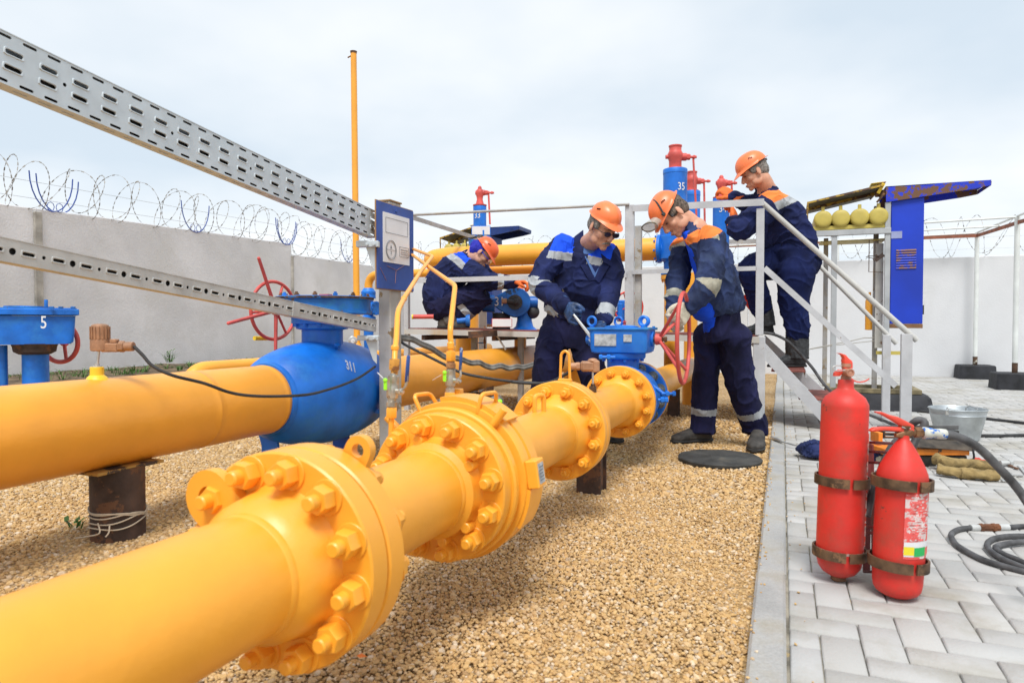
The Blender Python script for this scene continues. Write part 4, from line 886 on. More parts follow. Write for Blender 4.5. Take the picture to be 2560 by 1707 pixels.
b.build('scratches', mat('bare scratch', (.40, .20, .16), .8), S_)
# perforated channel built from cells with real slots
def slot(cu, cv, L_, W_, n=6):
    o = []; h = max(0, L_/2-W_/2)
    for i in range(n+1): a_ = -math.pi/2+math.pi*i/n; o.append((cu+h+math.cos(a_)*W_/2, cv+math.sin(a_)*W_/2))
    for i in range(n+1): a_ = math.pi/2+math.pi*i/n; o.append((cu-h+math.cos(a_)*W_/2, cv+math.sin(a_)*W_/2))
    return o
def cell(b, o, a, c, nrm, u0, u1, v0, v1, sl, emb=0.0):
    """rectangle with one slot hole; emb = height of the pressed rim"""
    n = len(sl); h = n//2; ou = [(u1, v0+(v1-v0)*i/(h-1)) for i in range(h)]+[(u0, v1-(v1-v0)*i/(h-1)) for i in range(h)]
    cu, cv = sum(p[0] for p in sl)/n, sum(p[1] for p in sl)/n
    P = lambda u, v_, w_=0: tuple(V(o)+a*u+c*v_+nrm*w_)
    rings = [[P(*p) for p in ou]]
    if emb:
        def grow(k): return [(u+math.copysign(k, u-cu)*(abs(u-cu) > .001), v_+math.copysign(k, v_-cv)*(abs(v_-cv) > .0004)) for u, v_ in sl]
        rings += [[P(u, v_) for u, v_ in grow(.0055)], [P(u, v_, emb) for u, v_ in grow(.0038)], [P(u, v_, emb*.9) for u, v_ in grow(.001)], [P(u, v_, emb*.3) for u, v_ in sl]]
    else: rings += [[P(u, v_) for u, v_ in sl]]
    rings += [[P(u, v_, -.003) for u, v_ in sl]]
    b.add([p for r_ in rings for p in r_], [(k*n+i, k*n+(i+1) % n, (k+1)*n+(i+1) % n, (k+1)*n+i) for k in range(len(rings)-1) for i in range(n)])
DT = 3.86
def tray(nm, lab, pix_end, pix_vp, Dstart, height, deep, kind):
    Pe = AD(*pix_end, DT); d = -ray(*pix_vp).normalized(); a = d; L_ = 0
    c = (ZA-a*ZA.dot(a)).normalized(); nrm = a.cross(c).normalized()
    if nrm.dot(CAM-Pe) < 0: nrm = -nrm
    L_ = (3.86-1.55)/(-(d.dot(fw))); o = Pe-c*height/2; t_ = thing(nm, lab, 'cable tray', Pe); b = MB()
    if kind == 'wide':
        rows = [(0, .017), (.017, .068), (.068, .129), (.129, .151)]; rows = [(0, .12*height), (.12*height, .16*height), (.16*height, .50*height), (.50*height, .84*height), (.84*height, .88*height), (.88*height, height)]
        u = 0; k = 0; pit = .104; n = int(L_/pit); pl = pit*.715
        for i in range(n):
            u0 = i*pit
            cell(b, o, a, c, nrm, u0, u0+pit*.72, .16*height, .50*height, slot(u0+pit*.36, .35*height, .050, .0125), .0032)
            cell(b, o, a, c, nrm, u0, u0+pit*.72, .50*height, .84*height, slot(u0+pit*.36, .65*height, .050, .0125), .0032)
            if i % 4 == 1: cell(b, o, a, c, nrm, u0+pit*.72, u0+pit, .16*height, .84*height, slot(u0+pit*.86, .5*height, .0125, .0125))
            else: b.add([o+a*(u0+pit*.72)+c*.16*height, o+a*(u0+pit)+c*.16*height, o+a*(u0+pit)+c*.84*height, o+a*(u0+pit*.72)+c*.84*height], [(0, 1, 2, 3)])
        L_ = n*pit
        for i in range(int(L_/pl)): u0 = i*pl; cell(b, o, a, c, nrm, u0, u0+pl, 0, .16*height, slot(u0+pl/2, .075*height, .042, .0085)); cell(b, o, a, c, nrm, u0, u0+pl, .84*height, height, slot(u0+pl/2, .93*height, .042, .0085))
    else:
        pit = .0925; n = int(L_/pit)
        for i in range(n):
            u0 = i*pit; cell(b, o, a, c, nrm, u0, u0+pit*.62, .12*height, .88*height, slot(u0+pit*.31, .5*height, .037, .0095), .0025)
            rr = .021 if i % 2 else .012; cell(b, o, a, c, nrm, u0+pit*.62, u0+pit, .12*height, .88*height, slot(u0+pit*.81, .5*height, rr, rr))
        L_ = n*pit
        b.add([o, o+a*L_, o+a*L_+c*.12*height, o+c*.12*height], [(0, 1, 2, 3)]); b.add([o+c*.88*height, o+a*L_+c*.88*height, o+a*L_+c*height, o+c*height], [(0, 1, 2, 3)])
    b.build('perforated_side', GALV if kind == 'wide' else GALV2, t_, 25)
    # underside with slots, top cover, back
    b = MB(); bk = -nrm; pit2 = .0744
    if kind == 'wide':
        for i in range(int(L_/pit2)): cell(b, o, a, bk, -c, i*pit2, (i+1)*pit2, 0, deep, slot((i+.5)*pit2, deep/2, .042, .006))
    else: b.add([o, o+a*L_, o+a*L_+bk*deep, o+bk*deep], [(0, 1, 2, 3)])
    b.build('underside', GALV if kind == 'wide' else GALV2, t_, 25)
    b = MB(); oo = o+c*height; b.box(oo+a*L_/2+bk*deep/2+c*.0015, (L_, deep+.004, .003), (a, bk, c)); b.box(o+a*L_/2+bk*(deep-.001)+c*height/2, (L_, .002, height-.002), (a, bk, c)); b.build('cover', GALV if kind == 'wide' else GALV2, t_)
    b = MB(); b.box(o+a*L_/2+bk*deep*.55+c*height*.42, (L_-.02, deep*.5, height*.5), (a, bk, c)); b.build('cables', mat('cables inside', (.02, .022, .025), .7), t_)
    return o, a, c, nrm, bk, t_
o, a, c, nrm, bk, TR = tray('cable_tray', 'wide perforated galvanised cable tray rising to the upper left from the blue sign', (941, 563), (1884, 987), 0, .148, .052, 'wide')
b = MB(); b.bbox(o+a*.045+c*.045+nrm*.003, (.035, .003, .018), .001, (a, nrm, c)); b.build('coupling', STEEL, TR)
o, a, c, nrm, bk, TR2 = tray('cable_tray', 'narrow grey perforated cable channel sloping across the big blue valve to the sign post', (941, 815), (1884, 1008), 0, .066, .045, 'narrow')
b = MB(); uu = .725; b.bbox(o+a*uu+c*.033-nrm*.020, (.05, .050, .070), .002, (a, nrm, c)); 
b.v = b.v; b.build('coupling_sleeve', GALV2, TR2)
# tray brackets on the post
for (k, x0, y0_, x1, y1_, yl) in (('D', 360, 600, 560, 660, 900), ('E', 372, 150, 560, 200, 430)):
    p0, p1 = qD(k, x0, (y0_+y1_)/2, 3.80), qD(k, x1+20, (y0_+y1_)/2, 3.80); w_ = (y1_-y0_)/3.92/FPX*3.8
    b = MB(); b.bbox((p0+p1)/2, ((p1-p0).length, .045, w_), .003, (rt, rt.cross(ZA), ZA)); ax_ = rt; 
    pl = [qD(k, 450, y1_, 3.81), qD(k, 556, y1_, 3.81), qD(k, 556, yl, 3.81), qD(k, 520, yl-40, 3.81)]; b.poly3(pl, fw*.006)
    for xx in (460, 530): pb = qD(k, xx, (y0_+y1_)/2+2, 3.775); b.hexnut(pb, -fw, .011, .009); b.cyl(pb, pb-fw*.016, .006)
    b.build('bracket', GALV, SP, 30)
# ================================================================ PLANT IN THE BACKGROUND
# blue gearbox valve number 5 on the far left
D5 = 5.0; s5 = D5/FPX
c5 = AD(85, 812, D5); V5 = thing('gate_valve', 'blue boxy valve numbered 5 on a blue column at the left edge of the photo', 'valve', (c5.x, c5.y, 0))
def L5(x, y, dd=0): return AD(*q('B', x, y), D5+dd)
r5 = V(c5.x, c5.y, 0).normalized(); p5 = V(r5.y, -r5.x, 0); fr5 = (p5, r5, ZA)
cc = L5(250, 700); cc = V(cc.x, cc.y, cc.z); bd = -rt.cross(ZA)
b = MB(); hw = .27; 
b.loft([(L5(205, y)+r5*.2, p5*w_, r5*.2) for y, w_ in ((812, .245), (800, .262), (740, .268), (625, .275))], 48, 18); b.bbox(L5(205, 600)+r5*.2, (.59, .45, .045), .004, fr5)
bx5 = b.build('gearbox', BLU, V5, 35)
b = MB(); b.bbox(L5(205, 577)+r5*.2, (.56, .42, .012), .002, fr5); b.cyl(L5(180, 577)+r5*.2, L5(180, 562)+r5*.2, .15, n=30); b.cyl(L5(240, 565)+fw*.1, L5(240, 515)+fw*.1, .012)
for x in (60, 130, 320, 380, 460): b.hexnut(L5(x, 578)+fw*.03, ZA, .016, .016)
b.build('lid', BLU2, bx5, 30)
b = MB(); b.lathe([(.10, -.02), (.135, 0), (.14, .035), (.15, .06)], L5(228, 845)+r5*.15-V(0, 0, .02), ZA, 32); b.build('dark_flange', RSTD, V5)
b = MB(); p = L5(232, 900)+r5*.15; b.cyl((p.x, p.y, -.02), (p.x, p.y, L5(0, 830).z), .086, n=36); b.build('column', BLU, V5)
p = L5(3, 900)+fw*.05; b = MB(); b.cyl((p.x-.03, p.y, -.02), (p.x-.03, p.y, L5(0, 820).z), .03, n=20); b.build('side_pipe', BLU, V5)
b = MB(); b.cyl(L5(-40, 775, -.02), L5(80, 775, -.02), .028, n=18); b.cyl(L5(70, 775, -.02), L5(95, 777, -.02), .022); b.bbox(L5(15, 675, -.02), (.18, .05, .09), .006, fr5); b.cyl(L5(-30, 610, -.02), L5(60, 608, -.02), .03, n=18); b.build('fittings', BLU, V5, 35)
b = MB(); b.cyl(L5(85, 777, -.02), L5(138, 778, -.02), .014); b.sph(L5(136, 778, -.02), .018); b.build('red_lever', REDC, V5)
decal('5', .13, L5(285, 672, -.01), rt, ZA, WPAINT, V5, 'number', .004, .8)
cw = L5(392, 800, .45); handwheel(V5, cw+fw*.05, cw, V(.25, -.95, 0), .155, .018, 3, 200, REDC, hubr=.03, sp_r=.014)

# horizontal yellow pipes crossing behind the platform
def band(yt, yb, x, Y): p, r_ = AY(x, yt, Y), AY(x, yb, Y); return (p.z+r_.z)/2, abs(p.z-r_.z)/2
zb, rb = band(610, 663, 1300, 7.2); BPX = thing('gas_pipeline', 'big yellow pipe crossing behind the men at head height', 'pipeline', (-2, 7.2, 0))
xl, xr = AY(1108, 640, 7.2).x, AY(1650, 630, 7.2).x
b = MB(); b.tube([V(xr, 7.2, zb), V(xl+.12, 7.2, zb)]+bend_path([V(xl+.1, 7.2, zb), V(xl-.16, 7.2, zb-.02), V(xl-.25, 7.8, zb-.06)], .2, 9), rb, 40); b.build('pipe_barrel', YEL, BPX)
zs, rs_ = band(664, 686, 1300, 7.45); SP_ = thing('gas_pipeline', 'thinner yellow pipe running below the big one and bending down into blue valve 4', 'pipeline', (-3, 7.45, 0))
xe = AY(921, 700, 7.45).x; xr2 = AY(1530, 675, 7.45).x
b = MB(); b.tube([V(xr2, 7.45, zs)]+bend_path([V(xr2-.02, 7.45, zs), V(xe, 7.45, zs), V(xe, 7.45, zs-.35)], .17, 9), rs_, 28); b.build('pipe_barrel', YEL, SP_)
# blue valve 4
D4 = depth((xe, 7.45, 1)); s4 = D4/FPX; V4 = thing('gate_valve', 'small blue valve numbered 4 under the yellow elbow left of the blue sign', 'valve', (xe, 7.45, 0))
z_ = lambda yy: AD(921, 450+yy/3.92, D4).z
b = MB(); b.lathe([(.05, z_(2100)), (.062, z_(1500)), (.062, z_(1390)), (.092, z_(1370)), (.092, z_(1340)), (.06, z_(1325)), (.075, z_(1260)), (.06, z_(1170)), (.06, z_(1162)), (.092, z_(1160)), (.092, z_(1130)), (.088, z_(1125)), (.088, z_(1122)), (.092, z_(1120)), (.092, z_(1095)), (.086, z_(1090)), (.06, z_(1060)), (.03, z_(1060))], (xe, 7.45, 0), ZA, 32)
b.build('body', BLU, V4, 35); b = MB(); sdv = (rt*.8-fw*.6).normalized(); b.cyl(V(xe, 7.45, z_(1260))+sdv*.05, V(xe, 7.45, z_(1260))+sdv*.13, .082, n=28); b.cyl(V(xe, 7.45, z_(1260))+sdv*.13, V(xe, 7.45, z_(1260))+sdv*.15, .088, n=28)
for i in range(8): a_ = i*math.pi/4; u_ = V(-sdv.y, sdv.x, 0); b.hexnut(V(xe, 7.45, z_(1260))+sdv*.15+u_*.07*math.cos(a_)+ZA*.07*math.sin(a_), sdv, .010, .012)
b.build('side_flange', BLU, V4, 35); p = qD('D', 470, 1262, D4-.105); decal('4', .085, p, rt, ZA, WPAINT, V4, 'number', .004, .7)

# relief valves: blue cylinders with coral red tops and levers
def relief(lab, num, xc, Y, rpx, ytop, bon, zbot, numpos, lever, small, ysize=None):
    c0 = AY(xc, ytop, Y); D = depth(c0); s = D/FPX; X0, Y0 = c0.x, c0.y
    r_ = rpx*s; t_ = thing('relief_valve', lab, 'valve', (X0, Y0, 0))
    zt = c0.z; b = MB(); hh = 12*s
    b.lathe([(r_*.85, zbot), (r_*.98, zbot+.002), (r_*.98, zt-hh), (r_*1.0, zt-hh+.002), (r_, zt-.006), (r_*.97, zt), (r_*.3, zt+.002)], (X0, Y0, 0), ZA, 44); cyl = b.build('spring_housing', BLU, t_, 35)
    z = lambda yy: zt+(ytop-yy)*s
    b = MB(); b.lathe([(a_*s, z(yy)) for a_, yy in bon['prof']], (X0+bon.get('dx', 0)*s, Y0, 0), ZA, 32)
    ay = bon['arm']; p0 = V(X0, Y0, z(ay[0])); b.cyl(p0, p0+rt*ay[1]*s, ay[2]*s, n=20); b.hexnut(p0+rt*ay[1]*s, rt, ay[2]*s*.82, ay[3]*s); b.cyl(p0+rt*(ay[1]+ay[3])*s, p0+rt*(ay[1]+ay[3]+16)*s, ay[2]*s*.35, n=12)
    b.hexnut(p0+rt*(ay[1]+ay[3]+8)*s, rt, ay[2]*s*.5, 5*s); b.cyl(p0, p0-rt*ay[4]*s, 5*s, n=14); b.build('bonnet', REDC, t_, 35)
    (lx0, ly0, lx1, ly1) = lever; a0, a1 = AD(lx0, ly0, D), AD(lx1, ly1, D); b = MB(); b.bar(a0, a1, 4.6*s, 2.5*s, fw); b.build('lever', REDC, t_)
    if num:
        nx, ny, nsz = numpos; off = (nx-xc)*s; an = math.asin(max(-1, min(1, off/r_))); nv = -V(fw.x, fw.y, 0).normalized(); dirn = nv*math.cos(an)+rt*math.sin(an)
        decal(num, nsz*s*1.38, V(X0, Y0, z(ny))+dirn*(r_*.985+.002), ZA.cross(dirn), ZA, WPAINT, t_, 'number', .006, .8, wrapR=r_)
    return t_, V(X0, Y0, 0), s, z
big = lambda k: dict(prof=[(17*k, 0), (17*k, 0)], arm=0)
def bonnet(y0, k=1.0, small=False):
    if not small: pr = [(21, y0), (21, y0-3), (15.5, y0-5), (15.5, y0-20), (18.5, y0-30), (19, y0-38), (16, y0-44), (15, y0-46), (15, y0-55), (16.5, y0-56), (16.5, y0-59), (10, y0-60), (4, y0-61)]; return dict(prof=[(a_*k, y0+(yy-y0)*k) for a_, yy in pr], arm=(y0-31*k, 27*k, 9.5*k, 10*k, 24*k))
    pr = [(20, y0), (20, y0-3), (12, y0-5), (8.5, y0-18), (9.5, y0-26), (12, y0-34), (12, y0-42), (8, y0-48), (5.5, y0-49), (5.5, y0-53), (3, y0-57), (1, y0-57)]; return dict(prof=[(a_*k, y0+(yy-y0)*k) for a_, yy in pr], arm=(y0-38*k, 14*k, 8.5*k, 9*k, 13*k))
zf = AY(1665, 688, 7.2).z
rv, c, s, z = relief('tallest blue relief valve numbered 35 with coral red top', '35', 1688, 7.2, 30, 424, bonnet(424, 1.0), AY(1688, 575, 7.2).z, (1697, 472, 19), (1733, 393, 1741, 540), False)
b = MB(); b.lathe([(.075, zf+.02), (.08, zf+.05), (.082, zb-.14), (.135, zb-.11), (.135, zb+.12), (.12, AY(1688, 590, 7.2).z), (.12, AY(1688, 570, 7.2).z)], c-V(.03, 0, 0), ZA, 36); b.lathe([(rb*1.25, 0), (rb*1.25, .03), (rb*.9, .05), (rb*.9, .12)], V(xr-.02, 7.2, zb), XA, 32)
for i in range(8): a_ = i*math.pi/4+.2; b.hexnut(V(xr-.035, 7.2+rb*1.08*math.cos(a_), zb+rb*1.08*math.sin(a_)), (-1, 0, 0), .013, .015)
b.build('body', BLU, rv, 35)
cl = AY(1672, 688, 7.2)
b = MB(); b.lathe([(.11, zf-.045), (.11, zf-.004), (.10, zf-.001)], (c.x-.03, 7.2, 0), ZA, 32); b.cyl((c.x-.03, 7.2, PZ), (c.x-.03, 7.2, zf-.04), .075, n=32)
for i in range(8): a_ = i*math.pi/4; b.hexnut((c.x-.03+.092*math.cos(a_), 7.2+.092*math.sin(a_), zf-.065), ZA, .013, .018); b.cyl((c.x-.03+.092*math.cos(a_), 7.2+.092*math.sin(a_), zf-.078), (c.x-.03+.092*math.cos(a_), 7.2+.092*math.sin(a_), zf-.06), .006)
b.build('yellow_riser', YEL, rv, 35); b = MB(); b.lathe([(.11, zf+.004), (.11, zf+.03), (.08, zf+.032)], (c.x-.03, 7.2, 0), ZA, 32); b.build('lower_flange', BLU2, rv, 35)
rv, c, s, z = relief('blue relief valve standing behind number 35, partly hidden by it', '', 1729, 8.9, 21.5, 479, bonnet(479, .83), AY(1729, 640, 8.9).z, None, (1760, 450, 1763, 620), False)
b = MB(); b.cyl((c.x, c.y, 0), (c.x, c.y, AY(1729, 650, 8.9).z), .085, n=28); b.build('yellow_riser', YEL, rv)
rv34, c34, s34, z34 = relief('short blue relief valve numbered 34 held by the man in orange gloves', '34', 1803, 6.95, 20.5, 497, bonnet(496, 1.0, True), AY(1803, 640, 6.95).z, (1801, 526, 17), (1829, 452, 1830, 493), True)
b = MB(); b.lathe([(.05, .5), (.05, AY(1803, 665, 6.95).z), (.11, AY(1803, 660, 6.95).z), (.11, AY(1803, 650, 6.95).z), (.07, AY(1803, 640, 6.95).z), (.07, AY(1803, 620, 6.95).z)], (c34.x, c34.y, 0), ZA, 32); b.cyl((c34.x, c34.y, AY(1803, 625, 6.95).z), (c34.x-.22, c34.y, AY(1803, 625, 6.95).z), .05); b.build('body', BLU, rv34, 35)
rv, c33, s, z = relief('blue relief valve numbered 33 above the crouching man', '33', 1199.5, 8.1, 16.5, 516, bonnet(515, .86, True), AY(1200, 600, 8.1).z, (1194, 541, 15), (1221, 478, 1225, 561), True)
b = MB(); zz = lambda yy: AY(1200, yy, 8.1).z; b.lathe([(.06, zz(760)), (.06, zz(680)), (.13, zz(676)), (.13, zz(664)), (.08, zz(660)), (.12, zz(640)), (.14, zz(615)), (.15, zz(600)), (.15, zz(592)), (.09, zz(588)), (.08, zz(585))], c33, ZA, 32); b.build('body', BLU, rv, 35)
b = MB(); b.cyl((c33.x, c33.y, 0), (c33.x, c33.y, zz(700)), .07, n=24); b.build('yellow_riser', YEL, rv)
b = MB(); b.tube(smooth_path([qD('D', x, y, 7.9) for x, y in ((1400, 575), (1500, 562), (1560, 545), (1600, 552), (1500, 572), (1440, 600), (1435, 650))], 5), .006, 6); tag(b.build('cable', BLK), 'black cable tied round blue relief valve 33', 'cable')
# plates hung on valves
for k, x0, y0_, x1, y1_, D, m, lab in (('D', 1485, 450, 1670, 540, 7.9, BLU, 'white plate with blue border on relief valve 33'), ('M', 1230, 1330, 1530, 1455, 6.25, REDC, 'white plate with red border hanging on the platform edge below the number 31 gearbox')):
    p = qD(k, (x0+x1)/2, (y0_+y1_)/2, D); sc_k = ZM[k][2]; w_, h = (x1-x0)/sc_k*D/FPX, (y1_-y0_)/sc_k*D/FPX; t_ = thing('plate', lab, 'sign', p); nf = V(fw.x, fw.y, 0).normalized()
    b = MB(); b.bbox(p+nf*.006, (w_, .008, h), .001, (rt, nf, ZA)); b.build('border', m, t_); b = MB(); b.bbox(p+nf*.0005, (w_*.94, .004, h*.90), .001, (rt, nf, ZA)); b.build('white_face', WSIGN, t_)
    if k == 'D': b = MB(); b.box(p-nf*.003+rt*.028-ZA*h*.3, (.018, .004, .07), (rt, nf, ZA)); b.build('clip', BLU, t_)
# thick yellow riser under the crouching man
b = MB(); p = AY(1168, 800, 7.2); b.cyl((p.x, p.y, 0), (p.x, p.y, 1.15), .135, n=36); tag(b.build('riser', YEL, origin=(p.x, p.y, 0)), 'thick yellow vertical riser behind the crouching man', 'pipe')
# small blue-handled drain behind it
b = MB(); p = qY('E', 1615, 250, 7.0); t_ = thing('drain_valve', 'tiny blue-levered drain valve under the left platform', 'valve', p); b.lathe([(.010, -.10), (.010, .02), (.016, .03), (.016, .06), (.010, .07), (.010, .22)], p, ZA, 12); b.build('body', BRASS, t_); b = MB(); b.bar(p+V(-.14, 0, .03), p+V(0, 0, .03), .012, .012); b.build('lever', BLU, t_)

# number 31 gearbox on the platform
D31 = 6.75; s31 = D31/FPX; c = qD('M', 1585, 1090, D31); nf = V(fw.x, fw.y, 0).normalized(); G31 = thing('gearbox', 'pear-shaped blue gearbox numbered 31 standing on the platform', 'gearbox', (c.x, c.y, .76))
def L31(x, y, dd=0.0): return qD('M', x, y, D31+dd)
ol = []
for i in range(40):
    th = 2*math.pi*i/40; x, y = 218*math.cos(th), 218*math.sin(th)
    if x < -60: x = -60-(abs(x)-60)*1.75; y *= (1-.28*min(1, (abs(x)-60)/270))
    ol.append((x/5.873*s31, y/5.873*s31))
b = MB(); o1 = [(x*.95, y*.95) for x, y in ol]
vs = []
for pl, d_ in ((o1, -.012), (ol, 0), (ol, .09), (o1, .10)): vs += [c+rt*x+ZA*y+nf*d_ for x, y in pl]
n = 40; b.add(vs, [tuple(range(n))[::-1], tuple(range(3*n, 4*n))]+[(k*n+i, k*n+(i+1) % n, (k+1)*n+(i+1) % n, (k+1)*n+i) for k in range(3) for i in range(n)])
b.lathe([(.145, .10), (.15, .12), (.15, .17), (.12, .20), (.09, .26)], c, nf, 32); b.cyl(L31(1750, 1090, .1), L31(1905, 1090, .1), .062, n=24); b.cyl(L31(1090, 1110, .05), L31(1275, 1110, .05), .082, .085, 24, .006); b.cyl(L31(1060, 1110, .05), L31(1110, 1110, .05), .06, n=20)
G = b.build('housing', mat('greasy blue', (.006, .11, .42), .4, var=.2, vs=6, bump=.2, chips=(.012, .03, .07), chip_t=.60, cs=5), G31, 40)
b = MB(); b.lathe([(.075, 0), (.075, .02)], c-nf*.03+rt*-.01, nf, 14); b.build('dirty_hub', BLK, G31)
b = MB(); b.cyl(c-nf*.05, L31(1440, 1072, -.06), .022, n=14); b.sph(c-nf*.05, .035); b.build('crank', BLK, G31); b = MB(); b.hexnut(L31(1450, 1072, -.06), -rt, .026, .05); b.build('crank_nut', BRASS, G31)
decal('31', .125, L31(1342, 1085, -.03), rt, ZA, WPAINT, G31, 'number', .002, .85)
b = MB(); p = L31(1710, 1390, .15); b.lathe([(.16, 0), (.16, .02), (.13, .025), (.09, .06), (.075, .12), (.075, .2)], V(p.x, p.y, .755), ZA, 28); b.build('pedestal', BLU, G31, 35)
b = MB(); p = L31(1370, 1280, .12); b.cyl(V(p.x, p.y, .76), V(p.x, p.y, .95), .09); p = L31(1830, 1230, .12); b.sph(p, .07); b.build('dark_motor', BLK, G31)
b = MB(); b.cyl(L31(375, 1300, -.3), L31(70, 1303, -.3), .021); lv = b.build('lever', REDC); tag(lv, 'red lever with a yellow tip sticking out left below the crouching man', 'lever'); b = MB(); b.cyl(L31(78, 1303, -.3), L31(58, 1303, -.3), .0225); b.build('yellow_tip', mat('bright yellow rod', (.86, .6, .03)), lv)
b = MB(); b.cyl(L31(720, 1365, -.15), L31(860, 1350, -.15), .03, n=16); b.lathe([(.05, 0), (.06, .02), (.06, .04)], L31(850, 1355, -.15), rt, 20); tag(b.build('stub_flange', BLU), 'small blue flanged stub at the feet of the crouching man', 'flange')
# red wheel with blue gearbox seen behind the central post
p = AD(1571, 768, 6.9); wb_ = thing('gate_valve', 'red handwheel on a blue gearbox, half hidden behind the central platform post', 'valve', (p.x, p.y, .76))
handwheel(wb_, p+fw*.06, p, -V(fw.x, fw.y, 0)+rt*.25, .155, .010, 4, 20, mat('signal red paint', (.72, .06, .035), .45), hubr=.025, sp_r=.006)
b = MB(); b.bbox(p+fw*.18-ZA*.03, (.16, .14, .22), .01, (rt, nf, ZA)); b.cyl(p+fw*.02, p+fw*.15, .02); b.bbox(AD(1549, 778, 6.9), (.05, .10, .16), .008, (rt, nf, ZA)); b.bbox(AD(1537, 785, 6.9), (.05, .05, .05), .01, (rt, nf, ZA)); b.cyl(V(p.x, p.y+.2, .75), V(p.x, p.y+.2, .95), .06); b.build('gearbox', BLU, wb_, 35)

# ---------------------------------------------------------------- service platform with railings and stairs
PYF = 5.88; DZ = .745
PL = thing('platform', 'grey painted steel service platform with railings and stairs behind the valves', 'platform', (-1.7, 6.4, 0))
def flat(b, p0, p1, h, t=.006, ang=True):     # angle-iron rail: upright leg towards the camera, flat leg on top
    p0, p1 = V(p0), V(p1); d = (p1-p0).normalized(); sv = V(-d.y, d.x, 0).normalized(); up = d.cross(sv)*(-1 if d.cross(sv).z < 0 else 1)
    b.bar(p0, p1, h, t, sv) if False else b.box((p0+p1)/2, ((p1-p0).length, t, h), (d, sv, up))
    if ang: b.box((p0+p1)/2+up*(h/2-t/2)+sv*(.02+t/2+.0005), ((p1-p0).length, .04, t), (d, sv, up))
XL, XM, XC = AY(1010, 540, PYF).x, AY(1573, 520, PYF).x, AY(1901, 500, PYF).x
ztop = lambda x: 1.885 if x < XM else 1.835
b = MB(); b.cyl((XL, PYF, AY(1035, 537, PYF).z), (XM, PYF, AY(1555, 512, PYF).z), .0125, n=8); b.build('top_rail', GRYR, PL)
b = MB(); flat(b, (XL, PYF, 1.262), (XM-.02, PYF, 1.262), .045); b.build('mid_rail', GRY, PL)
b = MB(); flat(b, (XL, PYF, .766), (XC, PYF, .708), .052, ang=False); b.build('edge_beam', mat('streaked grey paint', (.50, .49, .46), .6, var=.08, bump=.3, dirt=(.50, .30, .06), dirt_t=.50, ds=3, chips=(.25, .17, .1), chip_t=.66, cs=8), PL)
b = MB(); zr = AY(1750, 502, PYF).z; flat(b, (XM+.03, PYF, AY(1600, 520, PYF).z), (XC+.028, PYF, AY(1900, 506, PYF).z), .056); b.build('top_rail', GRY, PL)
b = MB(); flat(b, (XM+.03, PYF, AY(1600, 680, PYF).z), (XC-.03, PYF, AY(1885, 671, PYF).z), .036); b.build('mid_rail', GRY, PL)
def post(x, y, z0, z1, w_, d_, m=GRY, nm='post'): b = MB(); b.bbox((x, y, (z0+z1)/2), (w_, d_, z1-z0), .004); return b.build(nm, m, PL, 30)
post(XM, PYF+.03, -.03, AY(1573, 511, PYF).z, .078, .04); b = MB(); xx = AY(1592, 600, PYF).x; b.bbox((xx, PYF+.045, AY(1592, 557, PYF).z/2-.02), (.052, .006, AY(1592, 557, PYF).z), .001); b.bbox((xx+.026, PYF+.07, AY(1592, 557, PYF).z/2-.02), (.006, .05, AY(1592, 557, PYF).z), .001); b.build('post', GRYR, PL)
post(XC, PYF+.035, DZ, AY(1901, 520, PYF).z, .062, .05); post(XC+.0, PYF+.045, -.03, DZ-.01, .092, .08)
post(XL+.012, PYF+.03, -.03, AY(1010, 539, PYF).z, .05, .05); post((XL+XM)/2, PYF+.3, -.03, DZ-.03, .05, .05, GRYR); post(XL+.3, PYF+1.0, -.03, DZ-.03, .06, .06, GRYR); post(XC-.2, 6.95, -.03, DZ-.03, .06, .06, GRYR)
b = MB(); b.poly3([(XL+.02, PYF+.015, .80), (XC-.02, PYF+.015, .745), (XC-.02, 7.05, .745), (XL+.02, 7.05, .80)], (0, 0, -.012)); b.build('deck', mat('rust red deck', (.20, .055, .04), .75, var=.3, vs=6, bump=.4, chips=(.09, .05, .04), chip_t=.6, cs=8), PL)
for k in range(5): b = MB(); b.box((XL+.2+k*.75, 6.45, DZ-.04), (.04, 1.1, .05)); b.build('joist', RSTD, PL)
# left end rail going back, with its post
pA, pB = AY(1034, 545, 6.0), AY(1122, 574, 7.9); b = MB(); 
pB = V(pA.x-.02, 7.7, pA.z-.02); flat(b, pA, pB, .045); b.build('end_rail', GRYR, PL)
pp = AD(1122, 700, depth(pB)); post(pB.x+.02, 7.7, 0, AD(1122, 577, depth(pB)).z, .095, .02, mat('pale steel post', (.42, .44, .45), .5, var=.08)); post(pB.x-.05, 7.74, 0, AD(1122, 568, depth(pB)).z, .012, .08)
b = MB(); b.cyl(qD('E', 1720, 130, 6.4), qD('E', 1820, 290, 6.4), .009); b.build('brace', GRYR, PL)
b = MB(); p0, p1 = qD('E', 1455, 145, 6.3), qD('E', 1735, 125, 6.35); b.bar(p0, p1, .04, .06); b.build('bracket', RSTD, PL)
b = MB(); flat(b, AY(1700, 607, 8.0), AY(1892, 603, 8.0), .05); b.build('back_rail', GRYR, PL)
